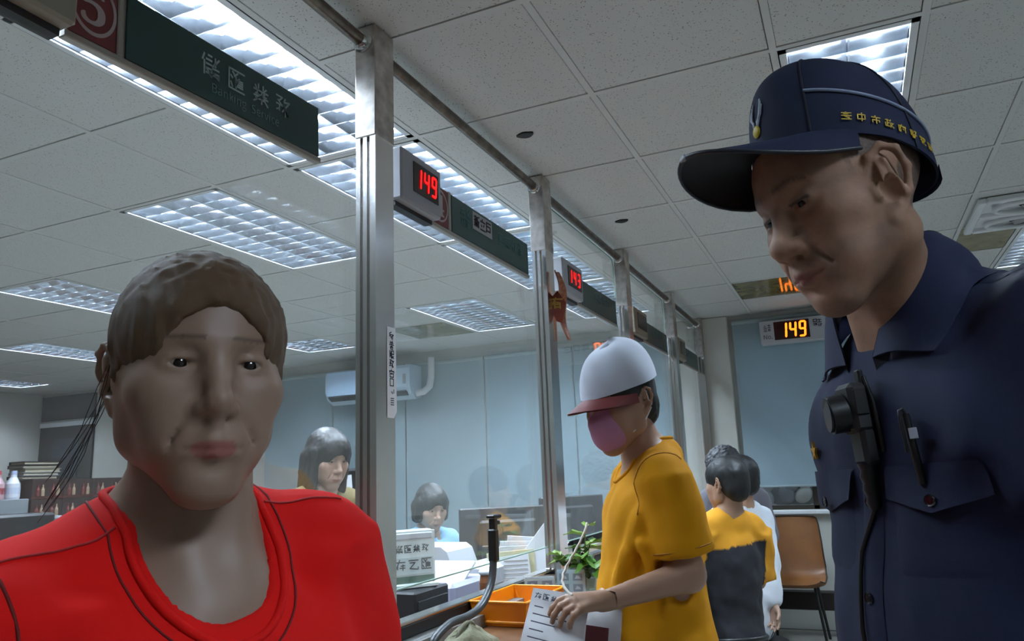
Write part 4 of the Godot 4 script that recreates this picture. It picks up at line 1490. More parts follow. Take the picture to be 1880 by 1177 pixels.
	m.span(Vector3(-0.45, 0.20, -0.06), Vector3(0.9, 0.33, 0.06), 0.006)
	put("plank", m, paint("dark maroon wood", Color(0.12, 0.06, 0.06), 0.5), o)
	for s in [-0.38, 0.8]:
		m = MB.new()
		m.span(Vector3(s - 0.03, 0, -0.05), Vector3(s + 0.03, 0.20, 0.05), 0.004)
		put("leg", m, M.black, o)
	# ceiling circulators
	o = thing("ceiling_fan", "white ceiling panel with two round fans near the right edge", "fan", Vector3(1.02, CEIL - 0.002, -4.62))
	m = MB.new()
	for s in [-1.0, 1.0]:
		m.span(Vector3(s * 0.30, -0.03, -0.30), Vector3(s * 0.26, 0, 0.30), 0.006)
		m.span(Vector3(-0.26, -0.03, s * 0.30), Vector3(0.26, 0, s * 0.26), 0.006)
	m.span(Vector3(-0.26, -0.03, -0.025), Vector3(0.26, 0, 0.025), 0.004)
	m.span(Vector3(-0.26, -0.008, -0.26), Vector3(0.26, -0.004, 0.26))
	put("frame", m, M.white_enamel, o)
	for s in [-1.0, 1.0]:
		m = MB.new()
		var ring := []
		for k in 33:
			var a := TAU * k / 32
			ring.push_back(Vector3(cos(a) * 0.21, -0.03, s * 0.145 + sin(a) * 0.105))
		m.tube(ring, 0.014, 8)
		put("ring", m, M.white_enamel, o)
		m = MB.new()
		m.lathe(Vector3(0, -0.012, s * 0.145), [Vector2(0.0, 0.0), Vector2(0.1, 0.0)], 24)
		put("throat", m, paint("dark throat", Color(0.10, 0.10, 0.11), 0.6), o)
		for k in 5:
			m = MB.new()
			m.t = Transform3D(Basis(Vector3.UP, TAU * k / 5) * Basis(Vector3.RIGHT, 0.5), Vector3(0, -0.022, s * 0.145))
			m.span(Vector3(0.02, -0.001, -0.018), Vector3(0.088, 0.001, 0.018))
			put("blade", m, M.grey_plastic, o)
		m = MB.new()
		m.cone(Vector3(0, -0.034, s * 0.145), Vector3(0, -0.012, s * 0.145), 0.022, 0.026, 14)
		put("hub", m, M.white_enamel, o)


# ---------------------------------------------------------------- bodies: blended capsules and ellipsoids, meshed as surface nets
class Field:
	var kind := PackedInt32Array()  # 0 rounded bar, 1 ellipsoid, 2 bar with flat ends
	var sign_ := PackedInt32Array()  # 1 joined, -1 cut away
	var a := PackedVector3Array()
	var b := PackedVector3Array()
	var ra := PackedFloat32Array()
	var rb := PackedFloat32Array()
	var k := PackedFloat32Array()
	var inv: Array[Basis] = []
	var squash := PackedFloat32Array()
	var flat_ := PackedVector3Array()
	var grow := 0.0
	var noise: FastNoiseLite
	var noise_by := 0.0
	var noise_stretch := Vector3.ONE
	var far := PackedFloat32Array()

	func bar(p: Vector3, q: Vector3, r0: float, r1: float, blend := 0.02, cut := 1, flat_dir := Vector3.ZERO, ratio := 1.0, kind_ := 0) -> void:
		kind.push_back(kind_)
		sign_.push_back(cut)
		a.push_back(p)
		b.push_back(q)
		ra.push_back(r0)
		rb.push_back(r1)
		k.push_back(blend)
		inv.push_back(Basis.IDENTITY)
		squash.push_back(ratio)
		flat_.push_back(flat_dir)

	func egg(p: Vector3, r: Vector3, blend := 0.02, cut := 1, turn := Basis.IDENTITY) -> void:
		kind.push_back(1)
		sign_.push_back(cut)
		a.push_back(p)
		b.push_back(r)
		ra.push_back(0)
		rb.push_back(0)
		k.push_back(blend)
		inv.push_back(turn.transposed())
		squash.push_back(1)
		flat_.push_back(Vector3.ZERO)

	func pair(p: Vector3, r: Vector3, blend := 0.02, cut := 1, turn := Basis.IDENTITY) -> void:
		egg(p, r, blend, cut, turn)
		var t2 := Basis(Vector3(turn.x.x, -turn.x.y, -turn.x.z), Vector3(-turn.y.x, turn.y.y, turn.y.z), Vector3(-turn.z.x, turn.z.y, turn.z.z))
		egg(Vector3(-p.x, p.y, p.z), r, blend, cut, t2)

	func bars(p: Vector3, q: Vector3, r0: float, r1: float, blend := 0.02, cut := 1) -> void:
		bar(p, q, r0, r1, blend, cut)
		bar(Vector3(-p.x, p.y, p.z), Vector3(-q.x, q.y, q.z), r0, r1, blend, cut)

	var every := PackedInt32Array()
	var parts_d := PackedFloat32Array()

	func at(p: Vector3) -> float:
		if every.size() != kind.size():
			every = PackedInt32Array(range(kind.size()))
			parts_d.resize(kind.size())
		return of(p, every)

	# the shapes of a list that can matter within r of a point where the list gives d
	func near(list: PackedInt32Array, d: float, r: float) -> PackedInt32Array:
		var out := PackedInt32Array()
		for i in list:
			if parts_d[i] < (maxf(d + grow, 0.0) if sign_[i] > 0 else 0.0) + 2.6 * r + k[i] + grow + noise_by:
				out.push_back(i)
		return out

	func of(p: Vector3, list: PackedInt32Array) -> float:
		var d := 1e3
		for i in list:
			var e: float
			var kd := kind[i]
			if kd == 1:
				var q := inv[i] * (p - a[i])
				var r := b[i]
				var u := Vector3(q.x / r.x, q.y / r.y, q.z / r.z)
				var k0 := u.length()
				var k1 := Vector3(u.x / r.x, u.y / r.y, u.z / r.z).length()
				e = k0 * (k0 - 1.0) / k1 if k1 > 1e-9 else -minf(r.x, minf(r.y, r.z))
			else:
				var ab := b[i] - a[i]
				var ap := p - a[i]
				var t := ap.dot(ab) / ab.length_squared()
				var tc := clampf(t, 0.0, 1.0)
				var r := lerpf(ra[i], rb[i], tc)
				var q := ap - ab * (tc if kd == 0 else t)
				var ratio := squash[i]
				if ratio != 1.0:
					var n := flat_[i]
					q += n * (q.dot(n) * (1.0 / ratio - 1.0))
				e = (q.length() - r) * minf(1.0, ratio)
				if kd == 2:
					e = maxf(e, maxf(-t, t - 1.0) * ab.length())
			parts_d[i] = e
			var kk := k[i]
			if sign_[i] > 0:
				if d > 500.0:
					d = e
				else:
					var h := maxf(kk - absf(d - e), 0.0) / kk if kk > 0.0 else 0.0
					d = minf(d, e) - h * h * kk * 0.25
			else:
				e = -e
				var h := maxf(kk - absf(d - e), 0.0) / kk if kk > 0.0 else 0.0
				d = maxf(d, e) + h * h * kk * 0.25
		d -= grow
		if noise:
			d -= noise_by * noise.get_noise_3dv(p * noise_stretch)
		return d

	const corner := [Vector3i(0, 0, 0), Vector3i(1, 0, 0), Vector3i(0, 1, 0), Vector3i(1, 1, 0), Vector3i(0, 0, 1), Vector3i(1, 0, 1), Vector3i(0, 1, 1), Vector3i(1, 1, 1)]
	const edges := [[0, 1], [2, 3], [4, 5], [6, 7], [0, 2], [1, 3], [4, 6], [5, 7], [0, 4], [1, 5], [2, 6], [3, 7]]

	func block(o: Vector3i, few: PackedInt32Array, lo: Vector3, cell: float, np: Vector3i, val: PackedFloat32Array, cell_at: Dictionary, cells: Array[Vector3i], pts: PackedVector3Array) -> void:
		const BL := 4
		for z in BL + 1:
			for y in BL + 1:
				for x in BL + 1:
					var c := o + Vector3i(x, y, z)
					var id := (c.z * np.y + c.y) * np.x + c.x
					if val[id] > 1e8:
						val[id] = of(lo + Vector3(c) * cell, few)
		for z in BL:
			for y in BL:
				for x in BL:
					var c := o + Vector3i(x, y, z)
					var s := PackedFloat32Array()
					s.resize(8)
					var neg := 0
					for j in 8:
						var q: Vector3i = c + corner[j]
						s[j] = val[(q.z * np.y + q.y) * np.x + q.x]
						if s[j] < 0.0:
							neg += 1
					if neg == 0 or neg == 8:
						continue
					var sum := Vector3.ZERO
					var cnt := 0
					for e in edges:
						var u: float = s[e[0]]
						var w: float = s[e[1]]
						if (u < 0.0) != (w < 0.0):
							sum += Vector3(corner[e[0]]).lerp(Vector3(corner[e[1]]), u / (u - w))
							cnt += 1
					cell_at[c] = pts.size()
					cells.push_back(c)
					pts.push_back(lo + (Vector3(c) + sum / cnt) * cell)

	func mesh_into(mb: MB, lo: Vector3, hi: Vector3, cell: float, tone = null) -> void:
		var n := Vector3i(((hi - lo) / cell).ceil()) + Vector3i.ONE
		const BL := 4
		var nb := Vector3i(ceili(n.x / float(BL)), ceili(n.y / float(BL)), ceili(n.z / float(BL)))
		n = nb * BL
		var np := n + Vector3i.ONE
		var val := PackedFloat32Array()
		val.resize(np.x * np.y * np.z)
		val.fill(1e9)
		var cell_at := {}
		var pts := PackedVector3Array()
		var cells: Array[Vector3i] = []
		var reach := cell * BL * 0.87 * 1.25 + noise_by
		var ns := Vector3i(ceili(nb.x / 4.0), ceili(nb.y / 4.0), ceili(nb.z / 4.0))
		for sz in ns.z:
			for sy in ns.y:
				for sx in ns.x:
					var mid := lo + (Vector3(sx, sy, sz) + Vector3.ONE * 0.5) * cell * BL * 4
					var d0 := at(mid)
					if absf(d0) > reach * 4.0:
						continue
					var some := near(every, d0, reach * 2.8)
					for wz in mini(4, nb.z - sz * 4):
						for wy in mini(4, nb.y - sy * 4):
							for wx in mini(4, nb.x - sx * 4):
								var o := Vector3i(sx * 4 + wx, sy * 4 + wy, sz * 4 + wz) * BL
								var d1 := of(lo + (Vector3(o) + Vector3.ONE * BL * 0.5) * cell, some)
								if absf(d1) > reach:
									continue
								var few := near(some, d1, reach * 0.7)
								block(o, few, lo, cell, np, val, cell_at, cells, pts)
		# quads round each crossed edge
		var quads := PackedInt32Array()
		var nor := PackedVector3Array()
		nor.resize(pts.size())
		var dirs := [Vector3i(1, 0, 0), Vector3i(0, 1, 0), Vector3i(0, 0, 1)]
		for c in cells:
			var v0 := val[(c.z * np.y + c.y) * np.x + c.x]
			for ax in 3:
				var q: Vector3i = c + dirs[ax]
				var v1 := val[(q.z * np.y + q.y) * np.x + q.x]
				if v1 > 1e8 or (v0 < 0.0) == (v1 < 0.0):
					continue
				var du: Vector3i = dirs[(ax + 1) % 3]
				var dv: Vector3i = dirs[(ax + 2) % 3]
				var i0: int = cell_at.get(c, -1)
				var i1: int = cell_at.get(c - du, -1)
				var i2: int = cell_at.get(c - du - dv, -1)
				var i3: int = cell_at.get(c - dv, -1)
				if i0 < 0 or i1 < 0 or i2 < 0 or i3 < 0:
					continue
				var f := (pts[i2] - pts[i0]).cross(pts[i3] - pts[i1])
				var want := Vector3(dirs[ax]) * (1.0 if v0 < 0.0 else -1.0)
				if f.dot(want) < 0.0:
					f = -f
				for i in [i0, i1, i2, i3]:
					nor[i] += f
				quads.append_array(PackedInt32Array([i0, i1, i2, i3]))
		var cols := PackedColorArray()
		if tone != null:
			cols.resize(pts.size())
			for i in pts.size():
				cols[i] = tone.call(pts[i])
		for i in nor.size():
			nor[i] = nor[i].normalized()
		for i in quads.size() / 4:
			var q := [quads[i * 4], quads[i * 4 + 1], quads[i * 4 + 2], quads[i * 4 + 3]]
			for tr in [[0, 1, 2], [0, 2, 3]]:
				var p0: int = q[tr[0]]
				var p1: int = q[tr[1]]
				var p2: int = q[tr[2]]
				var was := mb.v.size()
				mb.tri(pts[p0], pts[p1], pts[p2], nor[p0], nor[p1], nor[p2])
				if mb.v.size() > was and tone != null:
					# the triangle may have been turned round: colour by corner
					for j in 3:
						var w := mb.v[was + j]
						var best := p0
						if w.distance_squared_to(mb.t * pts[p1]) < 1e-14:
							best = p1
						elif w.distance_squared_to(mb.t * pts[p2]) < 1e-14:
							best = p2
						mb.c[mb.c.size() - 3 + j] = cols[best]


func skin(called: String) -> StandardMaterial3D:
	var m := paint(called, Color.WHITE, 0.46, 0.0, 0.45)
	m.vertex_color_use_as_albedo = true
	return m


func cloth_noise(seed_: int, freq: float) -> FastNoiseLite:
	var f := FastNoiseLite.new()
	f.seed = seed_
	f.frequency = freq
	f.fractal_octaves = 2
	return f


# the head in its own axes (x to the person's left, y up, z forward, origin between the ears), in metres
func head_field(soft := false) -> Field:
	var f := Field.new()
	f.egg(Vector3(0, 0.045, -0.014), Vector3(0.076, 0.088, 0.097), 0.02)
	f.egg(Vector3(0, 0.045, 0.036), Vector3(0.066, 0.062, 0.058), 0.03)
	f.egg(Vector3(0, -0.020, 0.042), Vector3(0.061, 0.078, 0.053), 0.03)
	var slim := 0.88 if soft else 1.0
	f.bars(Vector3(0.050 * slim, -0.052, 0.010), Vector3(0.015 * slim, -0.099, 0.070), 0.021 * slim, 0.016, 0.035)
	f.bars(Vector3(0.056, 0.0, 0.010), Vector3(0.050, -0.055, 0.012), 0.018, 0.018, 0.03)
	f.egg(Vector3(0, -0.099, 0.072), Vector3(0.024, 0.017, 0.021), 0.02)
	f.pair(Vector3(0.046, -0.014, 0.060), Vector3(0.024, 0.020, 0.026), 0.025)
	f.pair(Vector3(0.030, -0.050, 0.066), Vector3(0.024, 0.030, 0.024), 0.025)
	f.egg(Vector3(0, -0.062, 0.077), Vector3(0.032, 0.028, 0.026), 0.02)
	# eye sockets, brows, lids
	f.pair(Vector3(0.033, 0.014, 0.099), Vector3(0.020, 0.012, 0.016), 0.016, -1)
	f.bars(Vector3(0.013, 0.035, 0.090), Vector3(0.043, 0.038, 0.074), 0.0080, 0.0065, 0.016)
	f.pair(Vector3(0.032, 0.013, 0.0775), Vector3(0.0165, 0.0125, 0.0145), 0.008)
	f.bars(Vector3(0.020, 0.0175, 0.091), Vector3(0.042, 0.0185, 0.084), 0.0022, 0.0022, 0.004)
	f.pair(Vector3(0.032, 0.0115, 0.094), Vector3(0.0130, 0.0030, 0.011), 0.002, -1)
	# nose
	f.bar(Vector3(0, 0.024, 0.089), Vector3(0, -0.022, 0.112), 0.0085, 0.0105, 0.016)
	var n := 0.8 if soft else 1.0
	f.egg(Vector3(0, -0.027, 0.1145 - 0.004 * (1.0 - n) * 5.0), Vector3(0.0140, 0.0125, 0.0130) * n, 0.01)
	f.pair(Vector3(0.0155 * n, -0.0315, 0.101 - 0.003 * (1.0 - n) * 5.0), Vector3(0.0105, 0.0100, 0.0135) * n, 0.007)
	f.pair(Vector3(0.0082, -0.0425, 0.106), Vector3(0.0052, 0.0062, 0.0072), 0.002, -1)
	f.bar(Vector3(0, -0.040, 0.106), Vector3(0, -0.054, 0.103), 0.004, 0.006, 0.012)
	# mouth
	f.bars(Vector3(0.026, -0.0665, 0.0895), Vector3(0.004, -0.0610, 0.1045), 0.0042, 0.0068, 0.006)
	f.bars(Vector3(0.023, -0.0695, 0.0900), Vector3(0.0, -0.0750, 0.1020), 0.0044, 0.0080, 0.006)
	f.bars(Vector3(0.027, -0.0672, 0.0965), Vector3(0.0, -0.0680, 0.1130), 0.0013, 0.0024, 0.0015, -1)
	f.bars(Vector3(0.0235, -0.024, 0.104), Vector3(0.0270, -0.038, 0.098), 0.0022, 0.0022, 0.005, -1)
	f.bars(Vector3(0.029, -0.042, 0.096), Vector3(0.036, -0.062, 0.087), 0.0018, 0.0018, 0.008, -1)
	f.bar(Vector3(-0.014, -0.083, 0.106), Vector3(0.014, -0.083, 0.106), 0.006, 0.006, 0.012, -1)
	if true:
		# ears: rim, shell, lobe, the little flap in front and the inner fold
		var es := 1.0 if soft else 1.26
		var move := Vector3(0, 0, 0) if soft else Vector3(0.0, -0.010, 0.020)
		for s in [1.0, -1.0]:
			var e := func(x: float, y: float, z: float) -> Vector3:
				var p := (Vector3(x, y, z) - Vector3(0.078, 0, -0.012)) * es + Vector3(0.078, 0, -0.012) + move
				return Vector3(p.x * s, p.y, p.z)
			var rim := [e.call(0.072, 0.012, 0.004), e.call(0.079, 0.030, -0.001), e.call(0.085, 0.036, -0.012), e.call(0.089, 0.028, -0.023), e.call(0.088, 0.010, -0.027), e.call(0.083, -0.010, -0.022), e.call(0.077, -0.024, -0.012)]
			for i in rim.size() - 1:
				f.bar(rim[i], rim[i + 1], 0.0034 * es, 0.0034 * es, 0.004)
			f.egg(e.call(0.078, 0.004, -0.013), Vector3(0.0050, 0.028, 0.016) * es, 0.006, 1, Basis(Vector3.UP, s * 0.45))
			f.egg(e.call(0.0745, -0.027, -0.005), Vector3(0.0060, 0.0105, 0.0085) * es, 0.006)
			f.bar(e.call(0.075, -0.006, 0.004), e.call(0.074, 0.003, 0.005), 0.0046 * es, 0.0040 * es, 0.005)
			f.bar(e.call(0.086, 0.022, -0.008), e.call(0.084, -0.012, -0.016), 0.0028 * es, 0.0034 * es, 0.004)
			f.egg(e.call(0.084, -0.004, -0.006), Vector3(0.0105, 0.0125, 0.0075) * es, 0.003, -1, Basis(Vector3.UP, s * 0.4))
			f.egg(e.call(0.090, 0.016, -0.015), Vector3(0.0060, 0.0130, 0.0040) * es, 0.003, -1)
	return f


func add_eyes(person: Node3D, head: Transform3D, scale := 1.0) -> void:
	for s in [1.0, -1.0]:
		var m := MB.new()
		m.t = head
		m.ball(Vector3(s * 0.032, 0.0125, 0.0775), Vector3.ONE * 0.0122, 16, 12)
		var e := put("eye", m, paint("eye white", Color(0.55, 0.50, 0.46), 0.15), person)
		m = MB.new()
		m.t = head * Transform3D(Basis(Vector3.RIGHT, PI / 2 + 0.12) , Vector3(s * 0.0315, 0.0118, 0.0775))
		m.lathe(Vector3.ZERO, [Vector2(0.0, 0.01275), Vector2(0.003, 0.01245), Vector2(0.0056, 0.0113), Vector2(0.0060, 0.0105)], 16)
		put("iris", m, paint("dark brown iris", Color(0.09, 0.05, 0.035), 0.08), e)


# one finger: joints, thickest at the root
func finger(f: Field, pts: Array, r: float) -> void:
	for i in pts.size() - 1:
		f.bar(pts[i], pts[i + 1], r * (1.0 - 0.09 * i), r * (1.0 - 0.09 * (i + 1)), 0.004)


func build_officer() -> void:
	var head := Transform3D(Basis(Vector3(0.612, 0.067, 0.788), Vector3(-0.300, 0.942, 0.153), Vector3(-0.732, -0.330, 0.596)).orthonormalized(), Vector3(0.026, 1.623, -0.961))
	var torso := place(Vector3(0.095, 1.520, -1.085), Vector3(-0.80, -0.05, 0.58), Vector3(-0.06, 1, 0))
	var o := thing("person", "person in dark navy uniform and navy peaked cap, looking down to the left", "person")
	# body
	var m := MB.new()
	m.tinted = true
	m.t = head
	var f := head_field()
	var nb := head.affine_inverse() * (torso * Vector3(0, -0.05, 0.022))
	f.bar(Vector3(0, -0.055, -0.014), nb, 0.048, 0.052, 0.03)
	var to_head := head.affine_inverse() * torso
	for k in [1.0, -1.0]:
		f.bar(Vector3(k * 0.044, -0.06, -0.005), to_head * Vector3(k * 0.014, -0.075, 0.070), 0.014, 0.011, 0.03)
	var base := Color(0.30, 0.165, 0.102)
	var speckle := cloth_noise(9, 260.0)
	var patch := cloth_noise(4, 30.0)
	var tone := func(p: Vector3) -> Color:
		var c := base * (1.0 + 0.22 * patch.get_noise_3dv(p) + 0.10 * speckle.get_noise_3dv(p * 0.7))
		c.r *= 1.0 + 0.10 * clampf(patch.get_noise_3dv(p * 1.7 + Vector3.ONE), 0.0, 1.0)
		# lips
		var lip := clampf(1.6 - Vector2((absf(p.x)) / 0.024, (p.y + 0.0675 - 0.001 * p.x) / 0.0092).length() * 1.2, 0.0, 1.0) if p.z > 0.088 and p.y > -0.078 and p.y < -0.058 else 0.0
		c = c.lerp(Color(0.25, 0.085, 0.075), lip * 0.8)
		# eyebrow hairs
		if p.z > 0.06 and absf(p.x) > 0.010 and absf(p.x) < 0.050:
			var by := 0.039 + 0.10 * (absf(p.x) - 0.010) - 2.2 * pow(maxf(absf(p.x) - 0.03, 0.0), 2.0) * 10.0
			var w := clampf(1.0 - absf(p.y - by) / 0.0065, 0.0, 1.0)
			c = c.lerp(Color(0.05, 0.035, 0.03), w * (0.55 + 0.4 * speckle.get_noise_3dv(p)))
		# lashes line
		if p.z > 0.08 and absf(absf(p.x) - 0.032) < 0.014 and absf(p.y - 0.0155) < 0.0016:
			c = c.lerp(Color(0.03, 0.02, 0.02), 0.8)
		# shaved beard stubble
		if p.y < -0.045 and p.z > 0.02 and lip < 0.2:
			c = c.lerp(Color(0.13, 0.10, 0.09), 0.14 + 0.12 * speckle.get_noise_3dv(p))
		# cropped hair round the ears and nape
		var hair_line := 0.055 if p.z > 0.045 else (0.014 if p.z > 0.010 else -0.045)
		if p.y > hair_line and not (absf(p.x) > 0.072 and p.z > -0.026 and p.z < 0.038 and p.y < 0.034) and absf(p.x) < 0.082 and p.z < 0.075 and (p.z < 0.06 or p.y > 0.07):
			var w := clampf((p.y - hair_line) / 0.02, 0.0, 1.0) * clampf((0.060 - p.z) / 0.035, 0.0, 1.0)
			c = c.lerp(Color(0.05, 0.04, 0.035), w * clampf(0.72 + 0.4 * speckle.get_noise_3dv(p), 0.0, 1.0))
		return c
	f.mesh_into(m, Vector3(-0.10, -0.24, -0.13), Vector3(0.10, 0.14, 0.135), 0.0023, tone)
	# upper chest, arms and hands below the shirt
	var fb := Field.new()
	fb.egg(Vector3(0, -0.16, 0.0), Vector3(0.15, 0.16, 0.10), 0.03)
	fb.bar(Vector3(0, -0.01, 0.01), Vector3(0, -0.10, 0.01), 0.045, 0.075, 0.04)
	for s in [1.0, -1.0]:
		fb.bar(Vector3(0.175, -0.08, -0.01) if s > 0 else Vector3(-0.145, -0.11, -0.05), Vector3(s * 0.215, -0.33, -0.03), 0.045, 0.038, 0.03)
		fb.bar(Vector3(s * 0.215, -0.33, -0.03), Vector3(s * 0.20, -0.58, 0.06), 0.038, 0.026, 0.02)
		fb.egg(Vector3(s * 0.195, -0.635, 0.085), Vector3(0.018, 0.045, 0.036), 0.02, 1, Basis(Vector3.RIGHT, -0.3))
		for k in 4:
			var q := Vector3(s * 0.195, -0.665, 0.068 + 0.016 * k)
			finger(fb, [q, q + Vector3(0, -0.034, 0.012), q + Vector3(-s * 0.008, -0.062, 0.012), q + Vector3(-s * 0.018, -0.078, 0.008)], 0.0085)
		finger(fb, [Vector3(s * 0.190, -0.62, 0.11), Vector3(s * 0.182, -0.645, 0.135), Vector3(s * 0.178, -0.675, 0.142)], 0.0095)
	fb.egg(Vector3(0, -0.42, 0.0), Vector3(0.13, 0.22, 0.09), 0.05)
	fb.egg(Vector3(0, -0.62, 0.0), Vector3(0.145, 0.14, 0.10), 0.05)
	for s in [1.0, -1.0]:
		fb.bar(Vector3(s * 0.085, -0.66, 0), Vector3(s * 0.095, -1.06, 0.015), 0.075, 0.05, 0.03)
		fb.bar(Vector3(s * 0.095, -1.06, 0.015), Vector3(s * 0.10, -1.42, -0.01), 0.05, 0.034, 0.02)
		fb.bar(Vector3(s * 0.10, -1.455, -0.02), Vector3(s * 0.115, -1.475, 0.13), 0.036, 0.03, 0.02)
	m.t = torso
	fb.mesh_into(m, Vector3(-0.32, -1.52, -0.17), Vector3(0.32, 0.04, 0.20), 0.013, func(_p: Vector3) -> Color: return base)
	put("body", m, relief(skin("tanned skin"), 0.35, 0.035, 60.0), o)
	add_eyes(o, head)
	officer_clothes(o, torso)
	officer_cap(o, head)


func officer_torso() -> Field:
	var f := Field.new()
	f.egg(Vector3(0, -0.20, -0.004), Vector3(0.180, 0.20, 0.108), 0.03)
	f.pair(Vector3(0.085, -0.175, 0.040), Vector3(0.085, 0.080, 0.055), 0.03)
	f.bar(Vector3(0.025, -0.035, -0.030), Vector3(0.176, -0.080, -0.012), 0.046, 0.042, 0.03)
	f.bar(Vector3(-0.025, -0.035, -0.030), Vector3(-0.150, -0.105, -0.045), 0.046, 0.040, 0.03)
	f.egg(Vector3(0, -0.42, 0.014), Vector3(0.176, 0.23, 0.124), 0.05)
	f.egg(Vector3(0, -0.60, 0.010), Vector3(0.180, 0.17, 0.132), 0.05)
	return f


func officer_clothes(o: Node3D, torso: Transform3D) -> void:
	var navy := paint("navy twill", Color(0.075, 0.10, 0.22), 0.68, 0.0, 0.35)
	navy.rim_enabled = true
	navy.rim = 0.25
	navy.rim_tint = 0.4
	var deep := paint("dark navy twill", Color(0.045, 0.05, 0.10), 0.75)
	var f := officer_torso()
	for s in [1.0, -1.0]:
		f.bar(Vector3(0.190, -0.085, -0.012) if s > 0 else Vector3(-0.150, -0.115, -0.055), Vector3(s * 0.232, -0.35, -0.03) if s > 0 else Vector3(-0.205, -0.36, -0.07), 0.062, 0.060, 0.04)
		f.bar(Vector3(0.232, -0.35, -0.03) if s > 0 else Vector3(-0.205, -0.36, -0.07), Vector3(s * 0.210, -0.575, 0.055) if s > 0 else Vector3(-0.21, -0.58, 0.0), 0.058, 0.046, 0.03)
	f.grow = 0.012
	# folds: a slack pull across the chest, creases at the armpit and waist
	for c in [[Vector3(0.13, -0.10, 0.05), Vector3(0.135, -0.19, 0.095), 0.004], [Vector3(0.155, -0.11, 0.03), Vector3(0.165, -0.24, 0.07), 0.004], [Vector3(0.02, -0.46, 0.108), Vector3(0.16, -0.40, 0.06), 0.004], [Vector3(-0.03, -0.44, 0.108), Vector3(-0.15, -0.36, 0.05), 0.004]]:
		f.bar(c[0], c[1], c[2], c[2], 0.03)
	f.noise = cloth_noise(12, 7.0)
	f.noise_by = 0.006
	f.noise_stretch = Vector3(1.5, 0.8, 1.5)
	# the open neck
	f.bar(Vector3(0, 0.08, 0.006), Vector3(0, -0.030, 0.016), 0.060, 0.048, 0.010, -1)
	f.bar(Vector3(0, 0.0, 0.075), Vector3(0.0, -0.150, 0.150), 0.026, 0.002, 0.006, -1)
	var m := MB.new()
	m.t = torso
	f.mesh_into(m, Vector3(-0.34, -0.76, -0.19), Vector3(0.34, 0.06, 0.22), 0.0085)
	var shirt := put("shirt", m, relief(navy, 0.2, 0.06, 40.0), o)
	# the front face of the shirt at (x, y), found by walking in along z
	var probe := func(x: float, y: float) -> Vector3:
		var z := 0.24
		for i in 60:
			var d := f.at(Vector3(x, y, z))
			if d < 0.0004:
				break
			z -= maxf(d * 0.8, 0.0005)
		return Vector3(x, y, z)
	# button placket
	m = MB.new()
	m.t = torso
	var rows := []
	for i in 30:
		var y := -0.155 - 0.018 * i
		var row := []
		for j in 5:
			var x := -0.018 + 0.009 * j
			var q: Vector3 = probe.call(x, y)
			row.push_back(q + Vector3(0, 0, 0.0035 if j in [1, 2, 3] else 0.0005))
		rows.push_back(row)
	m.sheet(rows)
	put("placket", m, navy, shirt)
	for i in 4:
		var y := -0.245 - 0.105 * i
		var q: Vector3 = probe.call(0.0, y)
		put_button(shirt, torso, q + Vector3(0, 0, 0.004), Vector3(0, 0, 1))
	# breast pockets with pointed flaps
	for s in [1.0, -1.0]:
		m = MB.new()
		m.t = torso
		rows = []
		for i in 7:
			var t := i / 6.0
			var row := []
			for j in 13:
				var u := j / 12.0 * 2.0 - 1.0
				var drop := 0.036 + 0.016 * (1.0 - absf(u))
				var x = s * (0.090 + 0.060 * u)
				var q: Vector3 = probe.call(x, -0.205 - drop * t)
				var e := Vector3(x * 2.5, 0, 1).normalized()
				row.push_back(q + e * (0.003 + 0.006 * t + 0.004 * t * sin(u * 3.0 + s)))
			rows.push_back(row)
		m.sheet(rows)
		var back := []
		for r in rows:
			var row := []
			for p in r:
				row.push_back(p - Vector3(p.x * 2.5, 0, 1).normalized() * 0.0025)
			back.push_back(row)
		m.sheet(back, false, true)
		for j in 12:
			m.flat(rows[6][j], rows[6][j + 1], back[6][j + 1], back[6][j], Vector3(0, -1, 0))
		put("pocket_flap", m, navy, shirt)
		m = MB.new()
		m.t = torso
		rows = []
		for i in 9:
			var row := []
			for j in 9:
				var x = s * (0.090 + 0.057 * (j / 4.0 - 1.0))
				var q: Vector3 = probe.call(x, -0.215 - 0.014 * i)
				row.push_back(q + Vector3(x * 2.5, 0, 1).normalized() * (0.0022 if i in range(0, 8) and j > 0 and j < 8 else -0.001))
			rows.push_back(row)
		m.sheet(rows)
		put("pocket", m, navy, shirt)
		var qb: Vector3 = probe.call(s * 0.090, -0.244)
		put_button(shirt, torso, qb + Vector3(s * 0.25, 0, 1).normalized() * 0.011, Vector3(s * 0.25, 0, 1).normalized())
		# shoulder strap
		m = MB.new()
		m.t = torso
		rows = []
		for i in 12:
			var t := i / 11.0
			var row := []
			for j in 5:
				var x = s * lerpf(0.085, 0.205, t)
				var z := -0.012 + (j - 2) * 0.0115
				var y := 0.09
				for k in 60:
					var d := f.at(Vector3(x, y, z))
					if d < 0.0005:
						break
					y -= maxf(d * 0.8, 0.0005)
				row.push_back(Vector3(x, y + (0.0045 if j > 0 and j < 4 else 0.0), z))
			rows.push_back(row)
		m.sheet(rows)
		put("shoulder_strap", m, navy, shirt)
	# collar: stand and wings, laid from the nape round to the open throat
	var inner_c := [Vector3(0.0, 0.050, -0.048), Vector3(0.052, 0.066, -0.014), Vector3(0.070, 0.064, 0.038), Vector3(0.062, 0.014, 0.080), Vector3(0.026, -0.076, 0.102)]
	var outer_c := [Vector3(0.0, -0.012, -0.078), Vector3(0.072, -0.010, -0.044), Vector3(0.104, -0.014, 0.014), Vector3(0.114, -0.040, 0.046), Vector3(0.102, -0.088, 0.082)]
